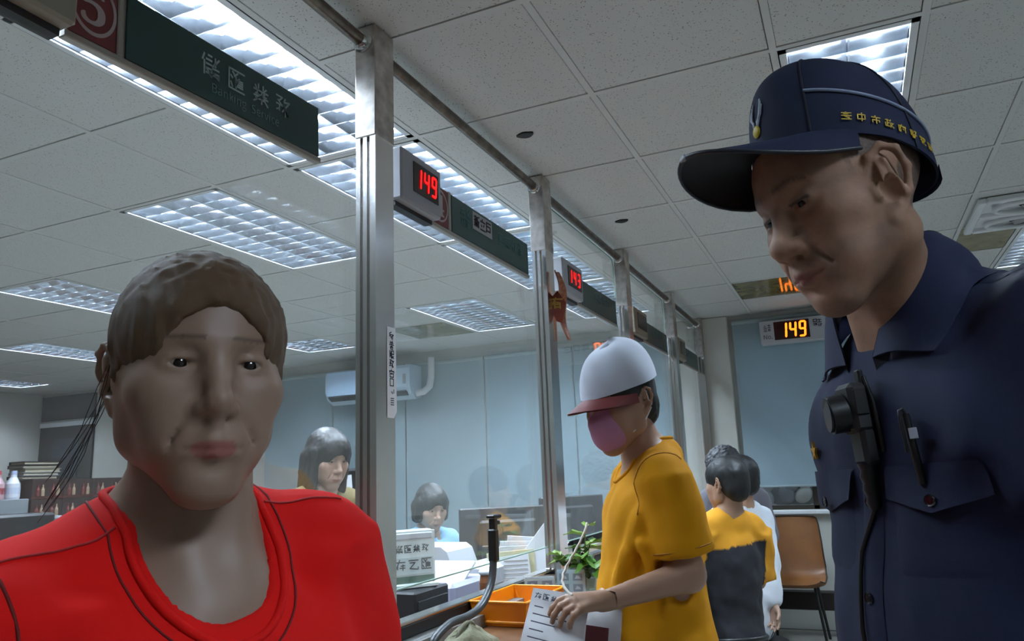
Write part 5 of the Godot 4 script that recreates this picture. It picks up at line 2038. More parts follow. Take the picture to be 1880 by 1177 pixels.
	for s in [1.0, -1.0]:
		var rows2 := []
		var under := []
		var stand := []
		for i in 25:
			var w := i / 24.0 * 4.0
			var k := mini(int(w), 3)
			var u := w - k
			var a: Vector3 = inner_c[k].cubic_interpolate(inner_c[k + 1], inner_c[maxi(k - 1, 0)], inner_c[mini(k + 2, 4)], u)
			var b: Vector3 = outer_c[k].cubic_interpolate(outer_c[k + 1], outer_c[maxi(k - 1, 0)], outer_c[mini(k + 2, 4)], u)
			var row := []
			var low := []
			for j in 8:
				var v := j / 7.0
				var p := a.lerp(b, v)
				var out := Vector3(p.x, 0.0, p.z).normalized()
				p += (out * 0.010 + Vector3(0, 0.006, 0)) * sin(PI * v) 
				p.x *= s
				out.x *= s
				for n in 4:
					var d := f.at(p)
					if d < 0.005 and v > 0.15:
						p += (out + Vector3(0, 0.4, 0)).normalized() * (0.005 - d)
				row.push_back(p)
				low.push_back(p - (out + Vector3(0, 0.5, 0)).normalized() * 0.0028)
			rows2.push_back(row)
			under.push_back(low)
			var a2 := Vector3(a.x * s, a.y, a.z)
			stand.push_back([a2 + Vector3(0, 0.001, 0), a2 * Vector3(0.97, 1, 0.97) - Vector3(0, 0.018, 0), a2 * Vector3(0.98, 1, 0.98) - Vector3(0, 0.045, 0)])
		m = MB.new()
		m.t = torso
		m.sheet(rows2, false, s < 0)
		m.sheet(under, false, s > 0)
		for i in 24:
			m.flat(rows2[i][7], rows2[i + 1][7], under[i + 1][7], under[i][7], Vector3(rows2[i][7].x, -0.05, rows2[i][7].z))
			m.flat(rows2[i][0], rows2[i + 1][0], under[i + 1][0], under[i][0], Vector3(0, 1, 0))
		for j in 7:
			m.flat(rows2[24][j], rows2[24][j + 1], under[24][j + 1], under[24][j], Vector3(-s, -1, 1))
		put("collar_wing", m, navy, shirt)
		m = MB.new()
		m.t = torso
		m.sheet(stand, false, s > 0)
		put("collar_stand", m, deep, shirt)
	# golden star on the far pocket, pen clip
	m = MB.new()
	var q: Vector3 = probe.call(-0.112, -0.178)
	m.t = torso * Transform3D(Basis(Vector3.UP, -0.35), q + Vector3(-0.001, 0, 0.002))
	var star := PackedVector2Array()
	for i in 10:
		var a := TAU * i / 10 + PI / 2
		var r := 0.013 if i % 2 == 0 else 0.0055
		star.push_back(Vector2(cos(a) * r, sin(a) * r))
	m.prism(star, 0.0, 0.003)
	put("star_badge", m, paint("gold thread", Color(0.72, 0.52, 0.10), 0.4, 0.3), o)
	# trousers and shoes
	var tr := Field.new()
	tr.egg(Vector3(0, -0.62, 0.0), Vector3(0.168, 0.15, 0.118), 0.05)
	for s in [1.0, -1.0]:
		tr.bar(Vector3(s * 0.085, -0.68, 0), Vector3(s * 0.098, -1.07, 0.012), 0.095, 0.075, 0.03)
		tr.bar(Vector3(s * 0.098, -1.07, 0.012), Vector3(s * 0.10, -1.45, -0.01), 0.075, 0.062, 0.03)
	tr.noise = cloth_noise(15, 9.0)
	tr.noise_by = 0.006
	m = MB.new()
	m.t = torso
	tr.mesh_into(m, Vector3(-0.24, -1.52, -0.18), Vector3(0.24, -0.45, 0.18), 0.016)
	put("trousers", m, deep, o)
	for s in [1.0, -1.0]:
		m = MB.new()
		var sh := Field.new()
		sh.bar(Vector3(s * 0.10, -1.46, -0.03), Vector3(s * 0.115, -1.475, 0.14), 0.045, 0.038, 0.02)
		sh.egg(Vector3(s * 0.10, -1.43, -0.02), Vector3(0.045, 0.05, 0.05), 0.02)
		m.t = torso
		sh.mesh_into(m, Vector3(s * 0.11 - 0.08, -1.53, -0.12), Vector3(s * 0.11 + 0.08, -1.36, 0.21), 0.012)
		put("shoe", m, M.black, o)
	chest_gear(torso, probe)


func put_button(parent: Node3D, torso: Transform3D, at: Vector3, out: Vector3) -> void:
	var m := MB.new()
	var x := Vector3.UP.cross(out).normalized()
	m.t = torso * Transform3D(Basis(x, out, x.cross(out)), at)
	m.lathe(Vector3.ZERO, [Vector2(0, 0), Vector2(0.0066, 0), Vector2(0.0070, 0.0012), Vector2(0.0062, 0.0024), Vector2(0.0046, 0.0016), Vector2(0, 0.0014)], 16)
	for k in 2:
		m.span(Vector3(-0.003, 0.0014, -0.0018 + 0.0026 * k), Vector3(0.003, 0.0024, -0.0008 + 0.0026 * k))
	put("button", m, paint("navy button", Color(0.04, 0.045, 0.08), 0.25), parent)


func chest_gear(torso: Transform3D, probe: Callable) -> void:
	# pen clipped in the near pocket
	var q: Vector3 = probe.call(0.080, -0.152)
	var o := thing("pen", "black pen clipped to the near breast pocket of the uniform", "pen", torso * (q + Vector3(0.004, -0.02, 0.011)))
	o.basis = torso.basis
	var m := MB.new()
	m.cone(Vector3(0, -0.055, -0.004), Vector3(0, 0.022, 0.0), 0.0045, 0.0045, 12)
	put("barrel", m, M.black, o)
	m = MB.new()
	m.tube([Vector3(0.0, 0.022, 0.0), Vector3(0.0, 0.028, 0.003), Vector3(0.0, 0.026, 0.007), Vector3(0, 0.018, 0.008), Vector3(0, -0.02, 0.007)], 0.0018, 6)
	put("clip", m, M.black, o)
	m = MB.new()
	m.box(Vector3(0.010, 0.0, 0.003), Vector3(0.012, 0.012, 0.002), 0.0005)
	put("tag", m, paint("pale tag", Color(0.55, 0.56, 0.60), 0.5), o)
	# shoulder microphone
	q = probe.call(0.008, -0.138)
	o = thing("body_microphone", "black shoulder microphone with a round side clipped at the uniform's open neck", "microphone", torso * (q + Vector3(0, 0, 0.017)))
	o.basis = torso.basis * Basis(Vector3.UP, -0.15)
	m = MB.new()
	m.box(Vector3(0, 0.004, 0), Vector3(0.040, 0.060, 0.026), 0.006)
	m.box(Vector3(0.003, -0.042, -0.003), Vector3(0.032, 0.044, 0.020), 0.005)
	put("case", m, M.dark, o)
	m = MB.new()
	m.cone(Vector3(-0.004, 0.0, 0.010), Vector3(-0.008, -0.002, 0.029), 0.0235, 0.0225, 24)
	put("round_grille", m, M.black, o)
	m = MB.new()
	m.cone(Vector3(-0.008, -0.002, 0.0285), Vector3(-0.0085, -0.002, 0.0305), 0.0205, 0.0195, 24)
	put("grille_face", m, paint("dull steel blue", Color(0.14, 0.17, 0.20), 0.35, 0.4), o)
	m = MB.new()
	m.box(Vector3(0.0208, 0.010, 0.001), Vector3(0.003, 0.030, 0.016), 0.001)
	put("side_key", m, M.black, o)
	m = MB.new()
	m.box(Vector3(0.010, 0.038, -0.008), Vector3(0.012, 0.022, 0.007), 0.002)
	m.tube([Vector3(0.016, 0.040, -0.010), Vector3(0.021, 0.01, -0.013), Vector3(0.022, -0.05, -0.014)], 0.0026, 8)
	put("spring_clip", m, M.black, o)
	m = MB.new()
	var pts := []
	for i in 8:
		pts.push_back(Vector3(0.004, -0.062 - 0.0075 * i, 0.0))
	m.tube(pts, [0.011, 0.0085, 0.0105, 0.0078, 0.0098, 0.007, 0.0088, 0.006], 12)
	put("strain_relief", m, M.black, o)
	m = MB.new()
	pts = [Vector3(0.004, -0.112, 0.0)]
	var inv := (o.transform).affine_inverse()
	for i in 16:
		var y := -0.30 - 0.028 * i
		var c: Vector3 = probe.call(-0.012 - 0.0008 * i, y)
		pts.push_back(inv * (torso * (c + Vector3(0, 0, 0.006))))
	m.tube(pts, 0.0028, 8)
	put("cable", m, M.black, o)


func officer_cap(o: Node3D, head: Transform3D) -> void:
	var navy := paint("cap navy", Color(0.10, 0.125, 0.225), 0.7, 0.0, 0.35)
	relief(navy, 0.25, 0.05, 40.0)
	var at := head * Transform3D(Basis.IDENTITY, Vector3(0, 0.055, 0.0)) * Transform3D(Basis(Vector3.RIGHT, -0.31), Vector3(0, -0.055, 0.0))
	# crown point: round angle a (0 at the front, to the person's left), height s from the band (0) to the top (1)
	var crown := func(a: float, s: float, grow: float) -> Vector3:
		var ca := cos(a)
		var sa := sin(a)
		var e := s * PI * 0.5
		var front := clampf(ca, 0.0, 1.0)
		var rad := pow(cos(e), lerpf(0.62, 0.50, front))
		var band := 0.056 + 0.006 * front - 0.040 * clampf(-ca, 0.0, 1.0) - 0.012 * (1.0 - absf(ca))
		var top := 0.176 + 0.004 * front
		var y := band + (top - band) * pow(sin(e), lerpf(0.95, 0.85, front))
		var rx := 0.0835 + grow
		var rz := (0.111 if ca > 0.0 else 0.112) + grow
		var z := rz * ca * rad - 0.004
		z += 0.016 * sin(e) * sin(e) - 0.010 * front * s
		return Vector3(rx * sa * rad, y + grow * sin(e), z)
	var m := MB.new()
	m.t = at
	var rows := []
	for i in 17:
		var row := []
		for j in 48:
			row.push_back(crown.call(TAU * j / 48, i / 16.0, 0.0))
		rows.push_back(row)
	m.sheet(rows, true)
	var inner := []
	for i in 17:
		var row := []
		for j in 48:
			row.push_back(crown.call(TAU * j / 48, i / 16.0, -0.003))
		inner.push_back(row)
	m.sheet(inner, true, true)
	for j in 48:
		m.flat(rows[0][j], rows[0][(j + 1) % 48], inner[0][(j + 1) % 48], inner[0][j], Vector3(0, -1, 0))
	var cap := put("cap", m, navy, o)
	m = MB.new()
	m.t = at
	m.ball(Vector3(0, 0.178, 0.012), Vector3(0.008, 0.004, 0.008))
	put("top_button", m, navy, cap)
	# seams
	for a in [0.75, -0.75, 1.9, -1.9]:
		m = MB.new()
		m.t = at
		var pts := []
		for i in 15:
			pts.push_back(crown.call(a, i / 16.0, 0.0004))
		m.tube(pts, 0.0013, 5)
		put("seam", m, paint("seam navy", Color(0.04, 0.05, 0.10), 0.8), cap)
	# grey piping from the front seam round to the back
	for s in [1.0, -1.0]:
		m = MB.new()
		m.t = at
		var pts := []
		for i in 20:
			var t := i / 19.0
			pts.push_back(crown.call(s * lerpf(0.75, 2.7, t), lerpf(0.28, 0.16, t), 0.0014))
		m.tube(pts, 0.0019, 6)
		put("piping", m, paint("grey piping", Color(0.52, 0.56, 0.66), 0.5), cap)
	# visor
	m = MB.new()
	m.t = at
	var top := []
	var under := []
	for i in 11:
		var t := i / 10.0
		var row := []
		var low := []
		for j in 27:
			var u := j / 26.0 * 2.0 - 1.0
			var a := u * 1.22
			var e: Vector3 = crown.call(a, 0.0, 0.001)
			var reach := 0.100 * pow(maxf(0.0, 1.0 - pow(absf(u), 2.6)), 0.6)
			var p := e + Vector3(0.10 * u * reach, 0, reach) * t
			p.y += 0.004 - 0.020 * t * reach / 0.08 - 3.4 * (p.x * p.x) * t + 0.012 * (1.0 - absf(u)) * t
			row.push_back(p)
			low.push_back(p - Vector3(0, 0.0035, 0))
		top.push_back(row)
		under.push_back(low)
	m.sheet(top)
	var vis := put("visor", m, navy, cap)
	m = MB.new()
	m.t = at
	m.sheet(under, false, true)
	put("visor_underside", m, paint("black lining", Color(0.035, 0.036, 0.045), 0.6), cap)
	m = MB.new()
	m.t = at
	var pts := []
	for j in 27:
		pts.push_back((top[10][j] + under[10][j]) * 0.5)
	m.tube(pts, 0.0026, 8)
	put("visor_edge", m, paint("edge navy", Color(0.10, 0.115, 0.17), 0.45), cap)
	m = MB.new()
	m.t = at
	var c: Vector3 = top[10][13]
	m.box(c + Vector3(0, -0.001, 0.0), Vector3(0.014, 0.007, 0.006), 0.0015)
	put("visor_clip", m, M.grey_plastic, cap)
	# emblem on the front: two pale wings over a gold disc
	m = MB.new()
	m.t = at
	for s in [1.0, -1.0]:
		for k in 3:
			var p0: Vector3 = crown.call(s * 0.03, 0.14 + 0.02 * k, 0.0012)
			var p1: Vector3 = crown.call(s * (0.09 + 0.025 * k), 0.36 - 0.03 * k, 0.0012)
			m.tube([p0, p0.lerp(p1, 0.5) + Vector3(s * 0.003, -0.002, 0.001), p1], [0.0016, 0.0016, 0.0009], 6)
	var emb := put("emblem", m, paint("silver thread", Color(0.60, 0.62, 0.68), 0.4), cap)
	m = MB.new()
	m.t = at
	m.ball(crown.call(0.0, 0.12, 0.001), Vector3(0.007, 0.008, 0.0025))
	put("emblem_disc", m, paint("gold thread bright", Color(0.75, 0.66, 0.12), 0.4), emb)
	# characters embroidered along the side band
	m = MB.new()
	var list := ["tai", "zhong", "shi", "zheng", "fuu", "jing", "cha", "ju"]
	for i in 8:
		var a := 1.10 + 0.150 * i
		var p: Vector3 = crown.call(a, 0.115 - 0.006 * i, 0.0008)
		var p2: Vector3 = crown.call(a + 0.1, 0.115 - 0.006 * i, 0.0008)
		var r := (p2 - p).normalized()
		var upv: Vector3 = (crown.call(a, 0.25, 0.0008) - p).normalized()
		upv = (upv - r * upv.dot(r)).normalized()
		m = MB.new()
		m.t = at
		strokes(m, GLYPH[list[i]], p, r, upv, 0.0105, 0.0013, 0.0006)
		put("character", m, paint("yellow thread", Color(0.78, 0.64, 0.10), 0.6), cap)
	# adjuster strap at the back
	m = MB.new()
	m.t = at
	rows = []
	for i in 9:
		var a := PI + (i - 4) * 0.13
		var e: Vector3 = crown.call(a, 0.0, 0.003)
		rows.push_back([e + Vector3(0, -0.004, 0), e + Vector3(0, 0.016, 0)])
	m.sheet(rows)
	put("back_strap", m, navy, cap)


var plain_head: MB


# a ready-made head of a coarser mesh, put in place and coloured for one person
func put_head(m: MB, head: Transform3D, scale: float, base: Color, hair: Color, crop := 0.02) -> void:
	if plain_head == null:
		plain_head = MB.new()
		head_field(true).mesh_into(plain_head, Vector3(-0.10, -0.125, -0.125), Vector3(0.10, 0.14, 0.135), 0.0036)
	var t := head * Transform3D(Basis.from_scale(Vector3.ONE * scale), Vector3.ZERO)
	for i in plain_head.v.size():
		var p := plain_head.v[i]
		m.v.push_back(t * p)
		m.n.push_back((head.basis * plain_head.n[i]).normalized())
		var c := base
		if p.z > 0.088 and Vector2(p.x / 0.021, (p.y + 0.0675) / 0.0085).length() < 1.0:
			c = base.lerp(Color(0.30, 0.09, 0.08), 0.75)
		elif p.z > 0.06 and absf(p.x) > 0.012 and absf(p.x) < 0.048 and absf(p.y - 0.034 - 0.05 * (absf(p.x) - 0.012)) < 0.0024:
			c = base.lerp(Color(0.05, 0.035, 0.03), 0.6)
		elif p.y > crop + (0.05 if p.z > 0.03 else 0.0) and p.z < 0.07 and absf(p.x) < 0.078:
			c = hair
		m.c.push_back(c)


func place(at: Vector3, fwd: Vector3, up := Vector3.UP) -> Transform3D:
	var z := fwd.normalized()
	var x := up.cross(z).normalized()
	return Transform3D(Basis(x, z.cross(x), z), at)


func trunk(f: Field, t: Transform3D, s: float, belly := 1.0) -> void:
	f.egg(t * (Vector3(0, -0.20, 0.004) * s), Vector3(0.160, 0.20, 0.112) * s, 0.03, 1, t.basis)
	for k in [1.0, -1.0]:
		f.egg(t * (Vector3(k * 0.070, -0.175, 0.055) * s), Vector3(0.080, 0.080, 0.058) * s, 0.04, 1, t.basis)
		f.bar(t * (Vector3(k * 0.03, 0.0, -0.030) * s), t * (Vector3(k * 0.155, -0.045, -0.012) * s), 0.046 * s, 0.046 * s, 0.05)
	f.egg(t * (Vector3(0, -0.40, 0.012 * belly) * s), Vector3(0.155, 0.21, 0.112 * belly) * s, 0.06, 1, t.basis)
	f.egg(t * (Vector3(0, -0.585, 0.0) * s), Vector3(0.168, 0.15, 0.122) * s, 0.05, 1, t.basis)


# a hand: w is the wrist (x from the wrist to the knuckles, y out of the back of the hand, z to the thumb side)
func hand_into(f: Field, w: Transform3D, curls: Array, thumb_in: float, s := 1.0) -> void:
	f.bar(w * (Vector3(-0.01, 0, 0.004) * s), w * (Vector3(0.080, 0.002, 0.016) * s), 0.0165 * s, 0.0125 * s, 0.012)
	f.bar(w * (Vector3(-0.01, 0, -0.006) * s), w * (Vector3(0.076, 0, -0.022) * s), 0.0165 * s, 0.0115 * s, 0.012)
	f.bar(w * (Vector3(0.01, -0.001, 0.0) * s), w * (Vector3(0.078, 0.003, 0.0) * s), 0.018 * s, 0.0125 * s, 0.012)
	f.bar(w * (Vector3(0.01, -0.006, 0.014) * s), w * (Vector3(0.045, -0.008, 0.026) * s), 0.015 * s, 0.012 * s, 0.012)
	var long := [0.072, 0.080, 0.074, 0.058]
	for k in 4:
		var z := 0.026 - 0.0168 * k
		var base := Vector3(0.080 - 0.004 * absf(k - 1.0), 0.002 - 0.0015 * absf(k - 1.2), z)
		var a: float = curls[k]
		var l: float = long[k]
		var spread := 0.10 * (1.3 - k)
		var dirs := [a * 0.55, a * 1.35, a * 1.9]
		var seg := [0.45, 0.32, 0.23]
		var pts := [w * (base * s)]
		var p := base
		for j in 3:
			var ang: float = dirs[j]
			p += Vector3(cos(ang), -sin(ang), spread * (0.5 if j == 0 else 0.2)) * l * seg[j]
			pts.push_back(w * (p * s))
		finger(f, pts, 0.0088 * s)
	var tp := Vector3(0.018, -0.006, 0.026)
	var pts := [w * (tp * s)]
	for j in 3:
		tp += Vector3(0.030 - 0.004 * j, -0.006 - 0.016 * thumb_in * j, 0.022 - 0.016 * thumb_in - 0.008 * j)
		pts.push_back(w * (tp * s))
	f.bar(pts[0], pts[1], 0.0135 * s, 0.0115 * s, 0.008)
	f.bar(pts[1], pts[2], 0.0110 * s, 0.0100 * s, 0.004)
	f.bar(pts[2], pts[3], 0.0098 * s, 0.0080 * s, 0.004)


# hair as a shell over the skull, open at the face; long > 0 lets it fall at the sides and back
func hair_mesh(person: Node3D, head: Transform3D, scale: float, mat: Material, thick: float, long: float, seed_: int, cell := 0.005, curly := 0.0, fringe := 0.062) -> MeshInstance3D:
	var f := Field.new()
	f.egg(Vector3(0, 0.045, -0.014), Vector3(0.076, 0.088, 0.097), 0.02)
	f.egg(Vector3(0, 0.045, 0.036), Vector3(0.066, 0.062, 0.058), 0.03)
	if long > 0.0:
		for s in [1.0, -1.0]:
			f.bar(Vector3(s * 0.070, 0.03, 0.02), Vector3(s * 0.078, -long, 0.022), 0.020, 0.015, 0.03)
			f.bar(Vector3(s * 0.066, 0.0, -0.04), Vector3(s * 0.066, -long - 0.01, -0.03), 0.030, 0.024, 0.03)
		f.bar(Vector3(0, 0.0, -0.07), Vector3(0, -long - 0.01, -0.060), 0.040, 0.034, 0.03)
	else:
		f.bars(Vector3(0.070, 0.035, 0.012), Vector3(0.071, 0.004, 0.014), 0.006, 0.004, 0.01)
		f.egg(Vector3(0, -0.02, -0.055), Vector3(0.062, 0.055, 0.045), 0.03)
	f.grow = thick
	f.noise = cloth_noise(seed_, 55.0 if curly <= 0.0 else 38.0)
	f.noise_by = 0.0035 + curly
	f.noise_stretch = Vector3(1.6, 0.35, 1.6) if curly <= 0.0 else Vector3.ONE
	f.egg(Vector3(0, fringe - 0.100, 0.098), Vector3(0.060, 0.094, 0.062), 0.012, -1)
	f.egg(Vector3(0, -0.06, 0.05), Vector3(0.058, 0.075, 0.05), 0.012, -1)
	if long <= 0.0:
		f.pair(Vector3(0.085, -0.01, -0.004), Vector3(0.03, 0.034, 0.026), 0.008, -1)
	var m := MB.new()
	m.t = head * Transform3D(Basis.from_scale(Vector3.ONE * scale), Vector3.ZERO)
	f.mesh_into(m, Vector3(-0.14, -0.17 - long, -0.16), Vector3(0.14, 0.17, 0.14), cell)
	return put("hair", m, mat, person)


func build_red_woman() -> void:
	var fwd := Vector3(0.955, 0, 0.295)
	var head := place(Vector3(-0.590, 1.420, -0.556), Vector3(0.84, -0.05, 0.54))
	var t := place(Vector3(-0.622, 1.278, -0.578), fwd, Vector3(-0.03, 1, 0.095))
	var s := 0.93
	var o := thing("person", "person with brown hair in a bright red round-necked shirt, closest on the left", "person")
	var base := Color(0.27, 0.165, 0.115)
	var m := MB.new()
	m.tinted = true
	put_head(m, head, 0.96, base, Color(0.10, 0.055, 0.03), 0.03)
	var f := Field.new()
	f.bar(head * Vector3(0, -0.045, -0.022), t * Vector3(0, -0.05, 0.002), 0.050, 0.060, 0.03)
	for k in [1.0, -1.0]:
		f.bar(head * Vector3(k * 0.045, -0.055, -0.01), t * Vector3(k * 0.016, -0.072, 0.068), 0.013, 0.011, 0.02)
		f.bar(t * Vector3(k * 0.018, -0.076, 0.062), t * Vector3(k * 0.145, -0.050, 0.014), 0.010, 0.010, 0.03)
	trunk(f, t, s)
	var arms := []
	for k in [1.0, -1.0]:
		var sh := t * Vector3(k * 0.155, -0.062, -0.01)
		var el := t * Vector3(k * 0.205, -0.31, -0.01)
		var wr := t * Vector3(k * 0.16, -0.46, 0.14)
		f.bar(sh, el, 0.044, 0.036, 0.03)
		f.bar(el, wr, 0.036, 0.024, 0.02)
		arms.push_back([sh, el, wr])
	for k in [1.0, -1.0]:
		f.bar(t * Vector3(k * 0.08, -0.60, 0), t * Vector3(k * 0.085, -0.85, 0.01), 0.075, 0.052, 0.03)
		f.bar(t * Vector3(k * 0.085, -0.85, 0.01), t * Vector3(k * 0.09, -1.20, -0.01), 0.05, 0.032, 0.02)
		f.bar(t * Vector3(k * 0.09, -1.235, -0.03), t * Vector3(k * 0.105, -1.245, 0.10), 0.030, 0.024, 0.02)
	f.mesh_into(m, Vector3(-0.90, 0.0, -0.85), Vector3(-0.36, 1.42, -0.30), 0.0105, func(_p: Vector3) -> Color: return base)
	for i in 2:
		var hf := Field.new()
		var wr: Vector3 = arms[i][2]
		var d: Vector3 = (wr - arms[i][1]).normalized()
		var side := t.basis.x * (-1.0 if i == 0 else 1.0)
		var y := side.cross(d).normalized() * (1.0 if i == 0 else -1.0)
		if y.y < 0:
			y = -y
		hand_into(hf, Transform3D(Basis(d, y, d.cross(y)), wr + d * 0.012), [0.35, 0.4, 0.42, 0.48], 0.3, 0.92)
		hf.mesh_into(m, wr - Vector3.ONE * 0.16, wr + Vector3.ONE * 0.16, 0.006, func(_p: Vector3) -> Color: return base)
	put("body", m, skin("warm skin"), o)
	add_eyes_scaled(o, head, 0.96)
	# hair to the jaw, with a few stray strands
	var hm := relief(paint("golden brown hair", Color(0.36, 0.26, 0.16), 0.55), 0.4, 0.1, 30.0)
	var hair := hair_mesh(o, head, 0.96, hm, 0.007, 0.0, 61, 0.0042, 0.0, 0.078)
	var r := RandomNumberGenerator.new()
	r.seed = 4
	m = MB.new()
	for i in 9:
		var k := -1.0
		var p := Vector3(k * r.randf_range(0.074, 0.082), r.randf_range(-0.03, 0.03), r.randf_range(-0.05, 0.01))
		var pts := []
		for j in 6:
			pts.push_back(head * (p + Vector3(k * 0.0075 * j * (0.5 + 0.12 * j) + 0.002 * sin(j * 1.3 + i), -0.021 * j, 0.004 * sin(j * 0.9 + i))))
		m.tube(pts, 0.0004, 4)
	put("stray_strands", m, paint("dark strand", Color(0.13, 0.08, 0.05), 0.5), hair).set_meta("kind", "stuff")
	# shirt
	var red := paint("red cotton", Color(0.86, 0.065, 0.045), 0.8, 0.0, 0.3)
	red.rim_enabled = true
	red.rim = 0.2
	red.rim_tint = 0.8
	f = Field.new()
	trunk(f, t, s, 1.1)
	for k in 2:
		var sh: Vector3 = arms[k][0]
		var el: Vector3 = arms[k][1]
		f.bar(sh, sh.lerp(el, 0.78), 0.060, 0.066, 0.04, 1, Vector3.ZERO, 1.0, 2)
		f.bar(sh, sh.lerp(el, 0.3), 0.058, 0.056, 0.04)
	f.grow = 0.009
	for c in [[Vector3(-0.085, -0.26, 0.112), Vector3(-0.115, -0.06, 0.060)], [Vector3(0.09, -0.26, 0.112), Vector3(0.118, -0.06, 0.058)], [Vector3(-0.13, -0.30, 0.085), Vector3(-0.150, -0.10, 0.045)], [Vector3(0.13, -0.28, 0.085), Vector3(0.150, -0.09, 0.042)]]:
		f.bar(t * c[0], t * c[1], 0.003, 0.002, 0.03)
	f.noise = cloth_noise(33, 9.0)
	f.noise_by = 0.004
	# neckline: a deep round scoop
	f.bar(t * Vector3(0, 0.09, -0.012), t * Vector3(0, -0.035, 0.0), 0.066, 0.064, 0.006, -1)
	f.bar(t * Vector3(0, -0.006, 0.0), t * Vector3(0, -0.014, 0.30), 0.066, 0.066, 0.005, -1, t.basis.y, 1.30)
	m = MB.new()
	f.mesh_into(m, Vector3(-0.90, 0.60, -0.86), Vector3(-0.34, 1.32, -0.30), 0.0075)
	var shirt := put("shirt", m, relief(red, 0.25, 0.04, 45.0), o)
	# ribbed band round the neckline, laid along the edge of the scoop, and its seam
	m = MB.new()
	m.tube(neck_ring(f, t, 0.0690, 0.0895, -0.009, 0.070), 0.0042, 8)
	put("neck_band", m, red, shirt)
	m = MB.new()
	m.tube(neck_ring(f, t, 0.083, 0.104, -0.009, 0.084), 0.0012, 5)
	put("neck_seam", m, paint("dark red thread", Color(0.42, 0.03, 0.03), 0.8), shirt)
	# shoulder and sleeve seams
	for k in [1.0, -1.0]:
		m = MB.new()
		var pts := []
		for i in 13:
			pts.push_back(drop_on(f, t, Vector3(k * lerpf(0.075, 0.172, i / 12.0), 0.10, 0.026), Vector3(0, -1, 0)))
		m.tube(pts, 0.0014, 5)
		put("shoulder_seam", m, paint("seam red", Color(0.58, 0.04, 0.035), 0.8), shirt)
		m = MB.new()
		pts = []
		for i in 15:
			if k > 0:
				continue
			var a := lerpf(-0.5, 2.1, i / 14.0)
			pts.push_back(drop_on(f, t, Vector3(k * (0.176 - 0.012 * sin(a)), -0.075 + 0.20 * cos(a), 0.20 * sin(a)), Vector3(0, -cos(a), -sin(a))))
		if pts.is_empty():
			continue
		m.tube(pts, 0.0016, 5)
		put("sleeve_seam", m, paint("dark red thread", Color(0.42, 0.03, 0.03), 0.8), shirt)
	trousers(o, t, [[t * Vector3(0.08, -0.60, 0), t * Vector3(0.085, -0.85, 0.01), t * Vector3(0.09, -1.22, -0.01)], [t * Vector3(-0.08, -0.60, 0), t * Vector3(-0.085, -0.85, 0.01), t * Vector3(-0.09, -1.22, -0.01)]], s, paint("dark slacks", Color(0.10, 0.10, 0.12), 0.8), false)


func add_eyes_scaled(o: Node3D, head: Transform3D, s: float) -> void:
	add_eyes(o, head * Transform3D(Basis.from_scale(Vector3.ONE * s), Vector3.ZERO))


# from a point outside, walk along dir until the cloth is met
func drop_on(f: Field, t: Transform3D, from: Vector3, dir: Vector3) -> Vector3:
	var p := t * from
	var d := t.basis * dir.normalized()
	for i in 80:
		var e := f.at(p)
		if e < 0.0006:
			break
		p += d * maxf(e * 0.8, 0.0006)
	return p


# points round a neck opening: an oval (rx, ry, centred at height cy) seen from the front, closed round the nape at radius rb
func neck_ring(f: Field, t: Transform3D, rx: float, ry: float, cy: float, rb: float) -> Array:
	var pts := []
	for i in 37:
		var a := lerpf(-1.75, 1.75, i / 36.0)
		pts.push_back(drop_on(f, t, Vector3(rx * sin(a), cy - ry * cos(a), 0.26), Vector3(0, 0, -1)))
	var last: Vector3 = t.affine_inverse() * (pts[-1])
	var first: Vector3 = t.affine_inverse() * (pts[0])
	for i in 25:
		var u := i / 24.0
		var a := lerpf(atan2(last.x, last.z), TAU + atan2(first.x, first.z), u)
		var w := sin(PI * u)
		var r := lerpf(lerpf(Vector2(last.x, last.z).length(), Vector2(first.x, first.z).length(), u), rb, smoothstep(0.0, 0.3, w))
		pts.push_back(drop_on(f, t, Vector3(sin(a) * r, 0.12, cos(a) * r), Vector3(0, -1, 0)))
	pts.push_back(pts[0])
	return pts


func trousers(o: Node3D, t: Transform3D, legs: Array, s: float, mat: Material, seated: bool) -> MeshInstance3D:
	var f := Field.new()
	f.egg(t * (Vector3(0, -0.60, 0.0) * s), Vector3(0.172, 0.135, 0.128) * s, 0.05, 1, t.basis)
	for l in legs:
		f.bar(l[0], l[1], 0.092 * s, 0.072 * s, 0.04)
		f.bar(l[1], l[2], 0.070 * s, 0.058 * s, 0.03)
	f.noise = cloth_noise(41, 11.0)
	f.noise_by = 0.006
	var lo: Vector3 = legs[0][2]
	var hi := lo
	for l in legs:
		for p in l:
			lo = lo.min(p)
			hi = hi.max(p)
	lo = lo.min(t * (Vector3(0, -0.60, 0) * s)) - Vector3.ONE * 0.17
	hi = hi.max(t * (Vector3(0, -0.50, 0) * s)) + Vector3.ONE * 0.17
	var m := MB.new()
	f.mesh_into(m, lo, hi, 0.017)
	var tr := put("trousers", m, mat, o)
	for l in legs:
		var sh := Field.new()
		var fw := t.basis.z
		var foot: Vector3 = l[2]
		foot.y = 0.0
		sh.bar(foot + Vector3(0, 0.045, 0) - fw * 0.03, foot + Vector3(0, 0.035, 0) + fw * 0.13, 0.040, 0.034, 0.02)
		sh.egg(foot + Vector3(0, 0.075, 0) - fw * 0.02, Vector3(0.04, 0.045, 0.04), 0.02)
		m = MB.new()
		sh.mesh_into(m, foot - Vector3(0.22, 0.02, 0.22), foot + Vector3(0.22, 0.15, 0.22), 0.013)
		put("shoe", m, M.black, o)
	return tr


